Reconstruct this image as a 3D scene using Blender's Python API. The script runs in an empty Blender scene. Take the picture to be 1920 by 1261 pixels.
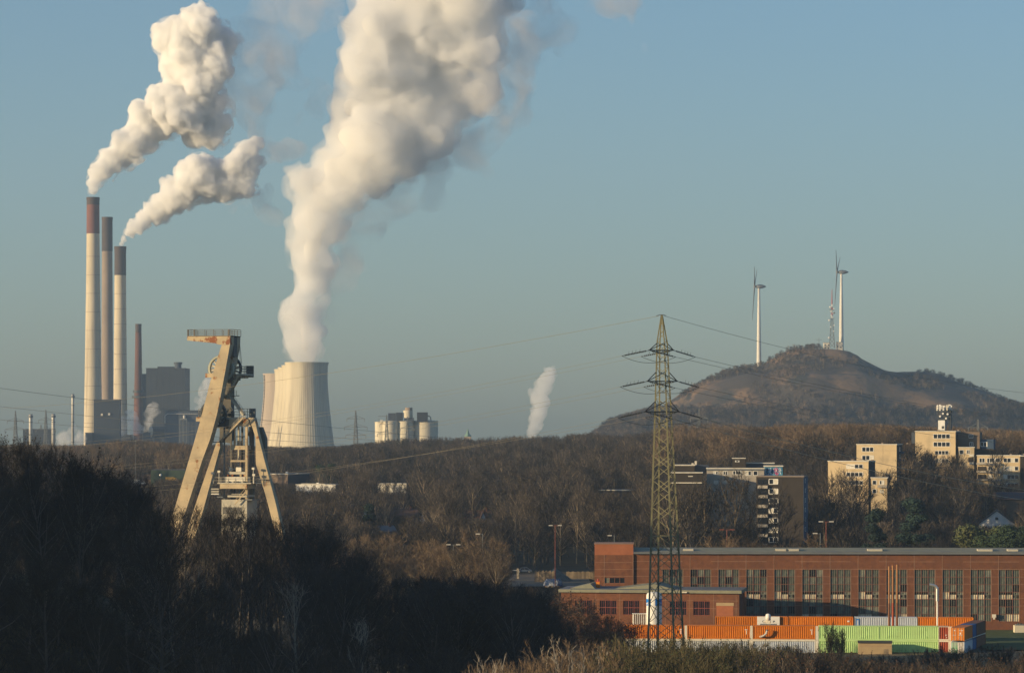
import bpy, bmesh, math, random
import numpy as np
from mathutils import Vector, Matrix, Euler

R = math.radians
rng = random.Random(7)
S = bpy.context.scene
C = S.collection

# ------------------------------------------------------------------ camera, light, exposure
F, CAMZ, HY = 6144.0, 44.0, 800.0          # focal length in photo pixels, eye height, horizon row
SUN_AZ, SUN_EL = 66.0, 10.0                # degrees left of straight behind the camera, elevation

cam_d = bpy.data.cameras.new("camera")
cam_d.sensor_fit = 'HORIZONTAL'
cam_d.sensor_width = 36.0
cam_d.lens = 36.0 * F / 1920.0
cam_d.shift_y = (HY - 630.5) / 1920.0
cam_d.clip_start, cam_d.clip_end = 1.0, 40000.0
cam = bpy.data.objects.new("camera", cam_d)
cam.location = (0, 0, CAMZ)
cam.rotation_euler = (R(90), 0, 0)
C.objects.link(cam)
S.camera = cam

to_sun = Vector((-math.sin(R(SUN_AZ)) * math.cos(R(SUN_EL)), -math.cos(R(SUN_AZ)) * math.cos(R(SUN_EL)), math.sin(R(SUN_EL))))
world = bpy.data.worlds.new("World")
S.world = world
world.use_nodes = True
wn = world.node_tree.nodes
wl = world.node_tree.links
sky = wn.new("ShaderNodeTexSky")
sky.sky_type = 'NISHITA'
sky.sun_disc = False
sky.sun_elevation = R(SUN_EL)
sky.sun_rotation = math.atan2(to_sun.x, to_sun.y) % (2 * math.pi)
sky.altitude = 100
sky.air_density = 1.0
sky.dust_density = 0.9
sky.ozone_density = 3.7
bg = wn["Background"]
bg.inputs['Strength'].default_value = 0.105
wl.new(sky.outputs[0], bg.inputs['Color'])

sun_d = bpy.data.lights.new("sun", 'SUN')
sun_d.energy = 5.0
sun_d.angle = R(0.5)
sun_d.color = (1.0, 0.755, 0.43)
sun = bpy.data.objects.new("sun", sun_d)
sun.rotation_euler = to_sun.to_track_quat('Z', 'Y').to_euler()
sun.location = to_sun * 500
C.objects.link(sun)

S.view_settings.view_transform = 'Standard'
S.view_settings.look = 'None'
S.view_settings.gamma = 1.0
S.view_settings.exposure = 0.5
S.view_settings.use_curve_mapping = False
S.render.engine = 'CYCLES'
cy = S.cycles
cy.max_bounces = 18
cy.diffuse_bounces = 4
cy.glossy_bounces = 2
cy.transmission_bounces = 6
cy.volume_bounces = 14
cy.transparent_max_bounces = 8
cy.use_denoising = True
cy.sample_clamp_indirect = 6.0
cy.caustics_reflective = False
cy.caustics_refractive = False

HAZE_DENSITY = 0.000066


# ------------------------------------------------------------------ helpers
def PX(x, D):
    return (x - 960.0) * D / F


def PZ(y, D):
    return CAMZ + (HY - y) * D / F


def P(x, y, D):
    return Vector((PX(x, D), D, PZ(y, D)))


def ss(a, b, x):
    t = np.clip((np.asarray(x, dtype=float) - a) / (b - a), 0, 1)
    return t * t * (3 - 2 * t)


def lerp_table(tab, x):
    return float(np.interp(x, [t[0] for t in tab], [t[1] for t in tab]))


class MB:
    """collects faces and links them as one mesh object"""
    def __init__(self):
        self.v, self.f, self.m = [], [], []

    def add(self, vs, fs, mi=0):
        o = len(self.v)
        self.v.extend([tuple(p) for p in vs])
        self.f.extend([tuple(i + o for i in f) for f in fs])
        self.m.extend([mi] * len(fs))
        return self

    def box(self, x0, x1, y0, y1, z0, z1, mi=0):
        vs = [(x0, y0, z0), (x1, y0, z0), (x1, y1, z0), (x0, y1, z0), (x0, y0, z1), (x1, y0, z1), (x1, y1, z1), (x0, y1, z1)]
        return self.add(vs, [(0, 3, 2, 1), (4, 5, 6, 7), (0, 1, 5, 4), (1, 2, 6, 5), (2, 3, 7, 6), (3, 0, 4, 7)], mi)

    def beam(self, p0, p1, w, h=None, mi=0, up=(0, 0, 1), w1=None, h1=None):
        p0, p1 = Vector(p0), Vector(p1)
        h = w if h is None else h
        w1 = w if w1 is None else w1
        h1 = h if h1 is None else h1
        d = (p1 - p0).normalized()
        u = Vector(up)
        if abs(d.dot(u)) > 0.98:
            u = Vector((0, 1, 0))
        s = d.cross(u).normalized()
        t = s.cross(d).normalized()
        vs = []
        for p, a, b in ((p0, w, h), (p1, w1, h1)):
            for i, j in ((-1, -1), (1, -1), (1, 1), (-1, 1)):
                vs.append(p + s * (a * .5 * i) + t * (b * .5 * j))
        return self.add(vs, [(3, 2, 1, 0), (4, 5, 6, 7), (0, 1, 5, 4), (1, 2, 6, 5), (2, 3, 7, 6), (3, 0, 4, 7)], mi)

    def tube(self, p0, p1, r0, r1=None, n=8, mi=0, cap=True):
        p0, p1 = Vector(p0), Vector(p1)
        r1 = r0 if r1 is None else r1
        d = (p1 - p0)
        if d.length < 1e-6:
            return self
        d.normalize()
        u = Vector((0, 0, 1)) if abs(d.z) < 0.95 else Vector((1, 0, 0))
        s = d.cross(u).normalized()
        t = s.cross(d)
        vs = []
        for p, r in ((p0, r0), (p1, r1)):
            for k in range(n):
                a = 2 * math.pi * k / n
                vs.append(p + s * (r * math.cos(a)) + t * (r * math.sin(a)))
        fs = [(k, (k + 1) % n, n + (k + 1) % n, n + k) for k in range(n)]
        if cap:
            fs += [tuple(range(n - 1, -1, -1)), tuple(range(n, 2 * n))]
        return self.add(vs, fs, mi)

    def path(self, pts, r, n=6, mi=0):
        for a, b in zip(pts[:-1], pts[1:]):
            self.tube(a, b, r, r, n, mi)
        return self

    def lathe(self, prof, n=32, c=(0, 0, 0), mi=0, cap0=True, cap1=True, rib=0.0, mis=None):
        vs, fs, ms = [], [], []
        for r, z in prof:
            for k in range(n):
                a = 2 * math.pi * k / n
                q = r + (rib if k % 2 else 0.0)
                vs.append((c[0] + q * math.cos(a), c[1] + q * math.sin(a), c[2] + z))
        for i in range(len(prof) - 1):
            for k in range(n):
                k2 = (k + 1) % n
                fs.append((i * n + k, i * n + k2, (i + 1) * n + k2, (i + 1) * n + k))
                ms.append(mi if mis is None else mis[i])
        if cap0:
            fs.append(tuple(range(n - 1, -1, -1))); ms.append(mi)
        if cap1:
            o = (len(prof) - 1) * n
            fs.append(tuple(range(o, o + n))); ms.append(mi if mis is None else mis[-1])
        o = len(self.v)
        self.v.extend(vs)
        self.f.extend([tuple(i + o for i in f) for f in fs])
        self.m.extend(ms)
        return self

    def prism(self, poly, y0, y1, mi=0):
        """poly: (x, z) outline, extruded along y"""
        n = len(poly)
        vs = [(x, y0, z) for x, z in poly] + [(x, y1, z) for x, z in poly]
        fs = [tuple(range(n)), tuple(range(2 * n - 1, n - 1, -1))]
        fs += [(i, i + n, (i + 1) % n + n, (i + 1) % n) for i in range(n)]
        return self.add(vs, fs, mi)

    def mesh(self, name, mats, smooth=False):
        me = bpy.data.meshes.new(name)
        me.from_pydata(self.v, [], self.f)
        for m in (mats if isinstance(mats, (list, tuple)) else [mats]):
            me.materials.append(m)
        if any(self.m):
            me.polygons.foreach_set("material_index", self.m)
        bm = bmesh.new()
        bm.from_mesh(me)
        bmesh.ops.recalc_face_normals(bm, faces=bm.faces)
        bm.to_mesh(me)
        bm.free()
        if smooth:
            me.polygons.foreach_set("use_smooth", [True] * len(me.polygons))
        me.update()
        return me

    def build(self, name, mats, parent=None, smooth=False):
        return link(name, self.mesh(name, mats, smooth), parent)


def link(name, me, parent=None, mw=None):
    o = bpy.data.objects.new(name, me)
    C.objects.link(o)
    if parent is not None:
        o.parent = parent
    if mw is not None:
        o.matrix_local = mw
    return o


def tag(o, label=None, cat=None, group=None, kind=None):
    if label: o['label'] = label
    if cat: o['category'] = cat
    if group: o['group'] = group
    if kind: o['kind'] = kind
    return o


def thing(name, label, cat, loc=(0, 0, 0), rz=0.0, group=None):
    o = bpy.data.objects.new(name, None)
    o.empty_display_size = 0.5
    C.objects.link(o)
    o.location = loc
    o.rotation_euler = (0, 0, rz)
    return tag(o, label, cat, group)


def copy_tree(o, parent=None):
    c = o.copy()
    C.objects.link(c)
    if parent is not None:
        c.parent = parent
    for ch in list(o.children):
        copy_tree(ch, c)
    return c


# ------------------------------------------------------------------ materials
def mat(name, c1, c2=None, scale=1.0, rough=0.85, bump=0.0, bscale=None, metal=0.0, stretch=(1, 1, 1), rnd=0.0, detail=5.0,
        lo=0.35, hi=0.65, c3=None, s3=None, lo3=0.55, hi3=0.6, spec=0.3, stretch3=(1, 1, 1)):
    m = bpy.data.materials.new(name)
    m.use_nodes = True
    nt = m.node_tree
    N, L = nt.nodes, nt.links
    b = N["Principled BSDF"]
    b.inputs['Roughness'].default_value = rough
    b.inputs['Metallic'].default_value = metal
    b.inputs['Specular IOR Level'].default_value = spec
    tc = N.new("ShaderNodeTexCoord")
    col = None
    rgb = N.new("ShaderNodeRGB")
    rgb.outputs[0].default_value = (*c1, 1)
    col = rgb.outputs[0]

    def noise_fac(scale, stretch, lo, hi, det):
        mp = N.new("ShaderNodeMapping")
        mp.inputs['Scale'].default_value = stretch
        L.new(tc.outputs['Object'], mp.inputs['Vector'])
        nz = N.new("ShaderNodeTexNoise")
        nz.inputs['Scale'].default_value = scale
        nz.inputs['Detail'].default_value = det
        nz.inputs['Roughness'].default_value = 0.6
        L.new(mp.outputs[0], nz.inputs['Vector'])
        mr = N.new("ShaderNodeMapRange")
        mr.inputs['From Min'].default_value = lo
        mr.inputs['From Max'].default_value = hi
        L.new(nz.outputs['Fac'], mr.inputs['Value'])
        return mr.outputs[0], nz.outputs['Fac']

    def mix(a, bcol, fac):
        mx = N.new("ShaderNodeMix")
        mx.data_type = 'RGBA'
        L.new(fac, mx.inputs['Factor'])
        L.new(a, mx.inputs['A'])
        mx.inputs['B'].default_value = (*bcol, 1)
        return mx.outputs['Result']

    if c2 is not None:
        fac, _ = noise_fac(scale, stretch, lo, hi, detail)
        col = mix(col, c2, fac)
    if c3 is not None:
        fac, _ = noise_fac(s3 or scale * 3, stretch3, lo3, hi3, 6.0)
        col = mix(col, c3, fac)
    if rnd > 0:
        oi = N.new("ShaderNodeObjectInfo")
        mr = N.new("ShaderNodeMapRange")
        mr.inputs['To Min'].default_value = 1 - rnd
        mr.inputs['To Max'].default_value = 1 + rnd
        L.new(oi.outputs['Random'], mr.inputs['Value'])
        hs = N.new("ShaderNodeHueSaturation")
        L.new(mr.outputs[0], hs.inputs['Value'])
        L.new(col, hs.inputs['Color'])
        col = hs.outputs[0]
    L.new(col, b.inputs['Base Color'])
    if bump > 0:
        _, nf = noise_fac(bscale or scale * 4, (1, 1, 1), 0, 1, 6.0)
        bp = N.new("ShaderNodeBump")
        bp.inputs['Strength'].default_value = 0.6
        bp.inputs['Distance'].default_value = bump
        L.new(nf, bp.inputs['Height'])
        L.new(bp.outputs[0], b.inputs['Normal'])
    return m


M = {}
M['concrete'] = mat('pale_concrete', (.60, .52, .38), (.50, .43, .31), .06, .9, stretch=(1, 1, .25), c3=(.36, .31, .23), s3=.22, lo3=.52, hi3=.72, stretch3=(1, 1, .05))
M['concrete_brown'] = mat('brown_concrete', (.30, .235, .18), (.24, .19, .15), .06, .9, stretch=(1, 1, .3))
M['concrete_pink'] = mat('pinkish_concrete', (.43, .35, .265), (.37, .30, .23), .05, .9, stretch=(1, 1, .2))
M['tower_shell'] = mat('cooling_tower_concrete', (.60, .53, .38), (.50, .44, .32), .05, .9, stretch=(3, 3, .12), c3=(.36, .31, .235), s3=.045, lo3=.5, hi3=.75, stretch3=(3, 3, .10))
M['red_band'] = mat('faded_red_paint', (.20, .085, .065), (.15, .07, .06), .08, .8, stretch=(1, 1, .3))
M['dark_band'] = mat('soot_brown_paint', (.085, .062, .055), (.06, .05, .046), .08, .8)
M['brick_stack'] = mat('old_red_brick', (.16, .075, .052), (.10, .055, .045), .10, .9, stretch=(1, 1, .2))
M['dark_clad'] = mat('shaded_grey_cladding', (.036, .043, .054), (.029, .035, .045), .08, .7, stretch=(1, 1, .1))  # shade on the plant fronts put into both cladding tones
M['blue_clad'] = mat('shaded_blue_cladding', (.055, .067, .088), (.044, .055, .074), .08, .7, stretch=(1, 1, .1))
M['steel'] = mat('bright_steel', (.55, .52, .46), (.45, .43, .39), .3, .45, metal=.3)
M['cream_silo'] = mat('cream_silo_paint', (.62, .56, .42), (.55, .49, .37), .05, .8, stretch=(3, 3, .1))
M['white'] = mat('white_paint', (.78, .76, .70), (.68, .66, .60), .5, .6)
M['nacelle'] = mat('grey_nacelle', (.20, .21, .22), (.16, .17, .18), .3, .6)
M['turbine'] = mat('off_white_turbine', (.66, .64, .58), (.60, .58, .52), .2, .6)
M['red'] = mat('signal_red', (.42, .06, .04), (.35, .06, .045), .5, .6)
M['grey_steel'] = mat('galvanised_grey', (.18, .19, .19), (.13, .14, .14), .6, .7)
M['frame_paint'] = mat('beige_frame_paint', (.51, .405, .25), (.35, .285, .19), .22, .75, bump=.02, bscale=1.2, c3=(.25, .10, .03), s3=.45, lo3=.585, hi3=.66)
M['frame_rust'] = mat('rust_blotched_paint', (.50, .395, .235), (.42, .33, .20), .35, .75, bump=.02, bscale=1.2, c3=(.24, .085, .03), s3=.5, lo3=.50, hi3=.56)
M['frame_dark'] = mat('dark_frame_steel', (.15, .14, .12), (.10, .095, .085), .4, .8)  # darker tone for railings, boxes and rear frame parts
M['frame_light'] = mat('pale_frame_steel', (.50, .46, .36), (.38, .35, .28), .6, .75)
M['sheave_lit'] = mat('sunlit_sheave_paint', (.42, .43, .34), (.30, .31, .25), .5, .6)  # paler copy carries the sunlight on the upper front wheel
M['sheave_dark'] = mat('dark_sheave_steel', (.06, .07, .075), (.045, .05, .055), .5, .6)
M['pylon'] = mat('yellow_green_pylon_paint', (.245, .225, .115), (.165, .155, .09), .25, .7, c3=(.12, .125, .09), s3=.8, lo3=.55, hi3=.65)
M['pylon_dark'] = mat('dark_arm_steel', (.035, .037, .036), (.025, .027, .027), 1.0, .6)
M['wire'] = mat('aluminium_wire', (.20, .18, .13), None, 1, .6)
M['brick'] = mat('red_brown_brick', (.215, .086, .040), (.125, .052, .030), .9, .92, bump=.03, bscale=2.5, detail=9, lo=.3, hi=.7, c3=(.12, .055, .034), s3=.10, lo3=.45, hi3=.72)
M['brick_bright'] = mat('new_orange_brick', (.37, .13, .06), (.30, .105, .05), .8, .9, bump=.02, bscale=2.5, detail=9)
M['mortar'] = mat('pale_steel_strip', (.36, .21, .13), (.27, .15, .10), .5, .8)
M['win_frame'] = mat('rusty_window_frame', (.25, .11, .075), (.18, .085, .06), 1.5, .8)
M['win_thin'] = mat('thin_pale_muntin', (.36, .34, .26), (.26, .24, .19), 1.5, .8)
M['red_frame'] = mat('red_window_frame', (.30, .085, .065), (.24, .07, .06), 1.5, .7)
M['glass_a'] = mat('dull_green_glass', (.125, .14, .108), (.06, .072, .06), .9, .35, rnd=.35, spec=.4)
M['glass_b'] = mat('dusty_pale_glass', (.23, .235, .175), (.13, .14, .11), 1.2, .5, rnd=.3, spec=.4)
M['glass_dark'] = mat('black_window_glass', (.012, .014, .018), (.02, .022, .026), .8, .2, spec=.5)
M['board'] = mat('cream_board_pane', (.78, .68, .48), (.52, .43, .28), 1.0, .8, rnd=.2)
M['hole'] = mat('broken_pane_dark', (.01, .011, .012), None, 1, .9)
M['roof_grey'] = mat('grey_green_roofing', (.27, .26, .18), (.21, .205, .15), .35, .9, c3=(.2, .2, .17), s3=.15)
M['fascia'] = mat('blue_grey_fascia', (.16, .17, .18), (.13, .14, .15), .3, .8)
M['skylight'] = mat('pale_skylight', (.50, .46, .36), None, 1, .5)
M['orange'] = mat('orange_container_paint', (.64, .20, .010), (.54, .155, .010), .5, .6, c3=(.36, .11, .03), s3=1.1, lo3=.60, hi3=.72, rnd=.12)
M['rust_red'] = mat('rust_red_container_paint', (.34, .072, .03), (.27, .06, .03), .6, .65)
M['lime'] = mat('lime_green_container_paint', (.52, .74, .31), (.46, .65, .265), .4, .6, c3=(.27, .44, .13), s3=.9, lo3=.6, hi3=.75)
M['pale_blue'] = mat('pale_blue_container_paint', (.52, .56, .60), (.46, .50, .55), .5, .6)
M['grey_white'] = mat('grey_white_container_paint', (.50, .52, .52), (.36, .38, .40), .8, .7)
M['blue'] = mat('blue_container_paint', (.03, .11, .28), (.025, .09, .23), .6, .6)
M['brown'] = mat('brown_container_paint', (.18, .075, .035), (.15, .065, .035), .6, .7)
M['cream'] = mat('cream_trim_paint', (.72, .67, .55), (.60, .55, .44), .7, .7)
M['logo_blue'] = mat('logo_blue_print', (.01, .17, .52), None, 1, .5)
M['rust_pipe'] = mat('rusty_orange_pipe', (.36, .18, .075), (.25, .12, .055), .6, .75)
M['inox'] = mat('stainless_flue', (.62, .62, .60), (.5, .5, .5), .8, .3, metal=.7)
M['tan_wall'] = mat('tan_shed_wall', (.42, .31, .17), (.36, .265, .15), .7, .9, bump=.02)
M['dark_roof'] = mat('dark_roof_edge', (.05, .053, .058), (.04, .042, .046), .5, .8)
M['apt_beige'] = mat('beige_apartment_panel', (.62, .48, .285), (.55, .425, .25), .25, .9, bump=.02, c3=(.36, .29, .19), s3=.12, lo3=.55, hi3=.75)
M['apt_dark'] = mat('shaded_slate_panel', (.050, .040, .031), (.040, .033, .027), .3, .9)  # dark panel, shade on fronts and end walls put into the colour
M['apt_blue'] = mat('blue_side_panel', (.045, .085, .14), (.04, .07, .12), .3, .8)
M['apt_pale'] = mat('pale_render', (.42, .38, .31), (.35, .31, .26), .3, .9)
M['apt_brown'] = mat('brown_render', (.20, .145, .10), (.165, .12, .085), .3, .9)
M['red_tile'] = mat('brown_roof_tiles', (.13, .075, .05), (.10, .06, .042), .8, .9)
M['solar'] = mat('solar_panel', (.015, .02, .035), None, 1, .4, spec=.3)
M['graf_cyan'] = mat('cyan_spray_paint', (.12, .42, .58), (.06, .22, .40), 1.2, .7, detail=2)
M['graf_white'] = mat('white_spray_paint', (.65, .68, .7), None, 1, .7)
M['graf_pink'] = mat('pink_spray_paint', (.48, .10, .22), None, 1, .7)
M['graf_dark'] = mat('dark_spray_paint', (.02, .03, .06), None, 1, .7)
M['red_pole'] = mat('red_brown_pole', (.24, .075, .05), (.19, .065, .05), 1, .7)
M['lamp_head'] = mat('pale_lamp_head', (.55, .52, .45), None, 1, .5)
M['yellow'] = mat('yellow_vehicle_paint', (.34, .21, .04), None, 1, .5)
M['car_grey'] = mat('grey_blue_car_paint', (.12, .15, .19), None, 1, .3, spec=.5)
M['tyre'] = mat('tyre_rubber', (.02, .02, .02), None, 1, .9)
M['tarp_blue'] = mat('blue_white_tarpaulin', (.045, .08, .17), (.36, .37, .38), .9, .6, lo=.5, hi=.58)
M['gravel'] = mat('grey_gravel', (.26, .24, .19), (.18, .165, .13), 1.2, .95, bump=.08, bscale=3)
M['wood'] = mat('weathered_wood', (.26, .20, .13), (.18, .14, .09), .8, .9, rnd=.3)
M['copper'] = mat('green_copper', (.16, .26, .21), None, 1, .7)
M['twig_dark'] = mat('dark_shaded_bark', (.036, .032, .030), (.025, .023, .022), .4, .95, rnd=.4)  # dark bark, with some of the woods' shade put into its tone
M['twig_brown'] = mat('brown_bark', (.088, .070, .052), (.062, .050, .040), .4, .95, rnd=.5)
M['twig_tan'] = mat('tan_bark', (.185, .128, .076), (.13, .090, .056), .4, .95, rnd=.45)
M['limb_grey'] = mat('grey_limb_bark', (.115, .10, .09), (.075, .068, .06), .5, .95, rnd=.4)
M['limb_tan'] = mat('tan_limb_bark', (.30, .235, .15), (.20, .155, .10), .5, .95, rnd=.4)
M['twig_pale'] = mat('pale_birch_bark', (.33, .29, .23), (.24, .21, .17), .6, .9, rnd=.15)
M['twig_olive'] = mat('olive_twig_bark', (.105, .088, .038), (.078, .064, .034), .4, .95, rnd=.35)
M['leaf_brown'] = mat('dead_brown_leaf', (.14, .062, .032), (.09, .045, .026), .4, .9, rnd=.3)
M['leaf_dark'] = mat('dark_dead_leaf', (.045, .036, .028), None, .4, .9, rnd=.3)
M['needle'] = mat('dark_evergreen', (.030, .050, .024), (.020, .035, .019), .6, .9, rnd=.25)
M['needle_blue'] = mat('blue_green_evergreen', (.022, .045, .036), (.018, .033, .027), .6, .9, rnd=.25)
M['bush_green'] = mat('dull_green_bush', (.055, .075, .028), (.07, .07, .03), .6, .9, rnd=.25)


# ------------------------------------------------------------------ the ground
def Hgt(X, Y):
    X = np.asarray(X, dtype=float)
    Y = np.asarray(Y, dtype=float)
    c = Y - 0.45 * X
    cam_hill = 42.2 * (1 - ss(5, 330, Y)) * (1 - ss(160, 480, np.abs(X))) * ss(-330, -60, Y)
    bank = 7.5 * np.exp(-((Y - 425) / 42.0) ** 2) * ss(-40, 0, X) * (1 - ss(160, 300, X))
    low = 22 * (1 - ss(-88, -15, X)) * ss(432, 480, c) * (1 - ss(556, 612, c))
    shade_ridge = 48 * (1 - ss(-165, -98, X)) * ss(-430, -330, X) * ss(426, 454, c) * (1 - ss(540, 582, c))  # unseen ridge added left of view, shaped to shade the dark wood
    low = low * ss(-470, -380, X)
    right = ss(-60, 160, X)
    mid = (15 * ss(1000, 2050, Y)) * (1 - right) + (22 * ss(900, 1400, Y)) * right
    mid = mid * (1 - ss(2350, 3100, Y))
    roll = 0.5 * np.sin(X * .031 + 1.3) * np.sin(Y * .027 + .4) * ss(480, 700, Y)
    return cam_hill + np.maximum(bank, 0) + low + shade_ridge + mid + roll - Y * Y / 1.2e7


def hz(X, Y):
    return float(Hgt(X, Y))


def axis(parts):
    out = []
    for a, b, s in parts:
        out.extend(np.arange(a, b, s).tolist())
    out.append(parts[-1][1])
    return np.array(out)


gx = axis([(-3500, -900, 200), (-900, -460, 40), (-460, 300, 7), (300, 900, 40), (900, 3500, 200)])
gy = axis([(-420, 360, 12), (360, 760, 7), (760, 1100, 14), (1100, 2700, 40), (2700, 9000, 210)])
GX, GY = np.meshgrid(gx, gy)
GZ = Hgt(GX, GY)
nx, ny = len(gx), len(gy)
gv = np.stack([GX.ravel(), GY.ravel(), GZ.ravel()], 1)
ii = (np.arange(ny - 1)[:, None] * nx + np.arange(nx - 1)[None, :]).ravel()
gf = np.stack([ii, ii + 1, ii + nx + 1, ii + nx], 1)
me = bpy.data.meshes.new("ground")
me.from_pydata(gv.tolist(), [], gf.tolist())
me.polygons.foreach_set("use_smooth", [True] * len(me.polygons))
M['ground'] = mat('winter_ground', (.105, .083, .045), (.055, .050, .030), .06, .95, bump=.25, bscale=.5, c3=(.16, .125, .065), s3=.03, lo3=.5, hi3=.7)
me.materials.append(M['ground'])
ground = tag(link("ground", me), "rough brown winter ground under the woods and works", kind='structure')

# lawn and yard sheets draped over the ground
def drape(name, x0, x1, y0, y1, lift, material, step=4.0, label=None, skew=0.0):
    nxx = max(2, int((x1 - x0) / step) + 1)
    nyy = max(2, int((y1 - y0) / step) + 1)
    vs, fs = [], []
    for j in range(nyy):
        for i in range(nxx):
            x = x0 + (x1 - x0) * i / (nxx - 1)
            y = y0 + (y1 - y0) * j / (nyy - 1)
            vs.append((x, y, hz(x, y) + lift))
    for j in range(nyy - 1):
        for i in range(nxx - 1):
            a = j * nxx + i
            fs.append((a, a + 1, a + nxx + 1, a + nxx))
    m_ = bpy.data.meshes.new(name)
    m_.from_pydata(vs, [], fs)
    m_.materials.append(material)
    return tag(link(name, m_), label, kind='structure')


M['lawn'] = mat('mown_lawn', (.075, .105, .028), (.055, .075, .022), .35, .95, bump=.05, bscale=3)
M['dry_grass'] = mat('dry_tan_grass', (.24, .175, .088), (.15, .105, .052), .35, .95, bump=.15, bscale=1.5)
M['yard'] = mat('pale_gravel_yard', (.24, .195, .14), (.17, .14, .10), .4, .95)
drape('lawn', 93, 140, 640, 714, .25, M['lawn'], label="green lawn beside the brick hall")
drape('dry_meadow', 55, 120, 560, 630, .22, M['dry_grass'], label="dry tan grass in front of the stacked containers")
drape('yard', -8, 22, 905, 962, .25, M['yard'], label="pale gravel yard left of the brick hall")

# ------------------------------------------------------------------ the spoil hill with the wind turbines
HD = 3970.0
hill_tab = [(900, 880), (1000, 868), (1080, 838), (1130, 812), (1165, 790), (1215, 776), (1262, 745), (1290, 728), (1318, 714), (1342, 701), (1368, 690), (1392, 686),
            (1420, 683), (1440, 670), (1470, 655), (1500, 649), (1545, 648), (1590, 655), (1620, 670), (1650, 685), (1668, 692), (1700, 690), (1740, 695), (1790, 708),
            (1830, 724), (1870, 742), (1920, 765), (1980, 800), (2060, 840), (2150, 880)]


def hill_z(X, Y):
    x = 960 + X * F / HD
    top = np.interp(x, [t[0] for t in hill_tab], [PZ(t[1], HD) for t in hill_tab])
    t = (Y - HD) / np.where(Y < HD, 430.0, 520.0)
    g = np.clip(1 - t * t, 0, None) ** 1.25
    tz = top * g
    ter = 5.0 * np.sin(tz * .13 + X * .008 + 1.5 * np.sin(X * .013)) * g * (1 - np.exp(-((Y - HD) / 60.0) ** 2))
    return tz + ter - 4 - 5 * (1 - g)


hx = axis([(-30, 780, 9), (780, 800, 20)])
hy = axis([(3530, 4060, 9), (4060, 4500, 40)])
HX, HYY = np.meshgrid(hx, hy)
nz1 = np.sin(HX * .05 + HYY * .031) + np.sin(HX * .021 - HYY * .06) + np.sin(HX * .11 + 2) * .5
HZ = hill_z(HX, HYY) + nz1 * 1.6 * np.clip(hill_z(HX, HYY) / 60, 0, 1) * (np.abs(HYY - HD) > 20)
nxh, nyh = len(hx), len(hy)
ii = (np.arange(nyh - 1)[:, None] * nxh + np.arange(nxh - 1)[None, :]).ravel()
me = bpy.data.meshes.new("spoil_hill")
me.from_pydata(np.stack([HX.ravel(), HYY.ravel(), HZ.ravel()], 1).tolist(), [], np.stack([ii, ii + 1, ii + nxh + 1, ii + nxh], 1).tolist())
me.polygons.foreach_set("use_smooth", [True] * len(me.polygons))
M['hill'] = mat('hill_grass_and_scrub', (.20, .128, .070), (.066, .054, .043), .013, .95, bump=2.5, bscale=.10, stretch=(1, .6, 2.6), detail=12, lo=.44, hi=.53, c3=(.038, .038, .034), s3=.022, lo3=.52, hi3=.60, stretch3=(1, .6, 2.2))
me.materials.append(M['hill'])
spoil = tag(link("spoil_hill", me), "brown terraced spoil hill carrying two wind turbines", kind='structure')


def on_hill(x, D=HD):
    X = PX(x, D)
    return Vector((X, D, float(hill_z(np.array(X), np.array(float(D))))))


def turbine(x, ybase, hx_, hy_, tips, label):
    D = HD
    s = D / F
    base = P(x, ybase, D)
    hub = P(hx_, hy_, D)
    hub.x, hub.y = base.x - 4.2, D - .6
    hub.z = PZ(hy_, D)
    t = thing('wind_turbine', label, 'wind turbine', base, 0, 'wind turbines on the spoil hill')
    H_ = hub.z - base.z - 2.0
    MB().lathe([(3.0, -6), (2.85, 2), (2.2, H_ * .5), (1.35, H_)], 24).build('tower', M['turbine'], t, True)
    m = MB()
    prof = [(0.05, -4.2), (1.3, -3.9), (2.1, -2.8), (2.6, -.5), (2.55, 1.5), (1.9, 4.5), (1.0, 7.0), (.05, 8.2)]
    n = 18
    vs, fs = [], []
    for r, u in prof:
        for k in range(n):
            a = 2 * math.pi * k / n
            vs.append((u + .6, r * math.cos(a), H_ + 2.0 + r * math.sin(a)))
    for i in range(len(prof) - 1):
        for k in range(n):
            fs.append((i * n + k, i * n + (k + 1) % n, (i + 1) * n + (k + 1) % n, (i + 1) * n + k))
    m.add(vs, fs)
    m.build('nacelle', M['nacelle'], t, True)
    hl = Vector((-5.4, -.3, H_ + 2.0))
    MB().tube(hl + Vector((-1.2, 0, 0)), hl + Vector((2.0, 0, 0)), .7, 1.5, 14).build('hub', M['nacelle'], t, True)
    for tx, ty, dy in tips:
        tip = Vector(((tx - hx_) * s - 5.4, dy, (hy_ - ty) * s + H_ + 2.0))
        d = (tip - hl)
        b = MB()
        side = Vector((0, 1, 0)) if abs(dy) < 5 else Vector((1, 0, 0)).cross(d).normalized()
        pr = [(0, 1.2, 1.1), (.08, 1.9, 1.0), (.2, 3.3, .8), (.5, 2.3, .6), (.8, 1.5, .45), (1, .6, .3)]
        pr = [(a_, b_, c_ * 1.7) for a_, b_, c_ in pr]
        side = Vector((.35, 1, 0)).normalized()
        vs, fs = [], []
        for q, w, th in pr:
            c0 = hl + d * q
            nn = d.normalized().cross(side).normalized()
            vs += [c0 - side * w * .5, c0 - nn * th * .5, c0 + side * w * .5, c0 + nn * th * .5]
        for i in range(len(pr) - 1):
            for k in range(4):
                fs.append((i * 4 + k, i * 4 + (k + 1) % 4, (i + 1) * 4 + (k + 1) % 4, (i + 1) * 4 + k))
        fs.append((0, 1, 2, 3))
        b.add(vs, fs).build('blade', M['nacelle'], t)
    return t


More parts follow.
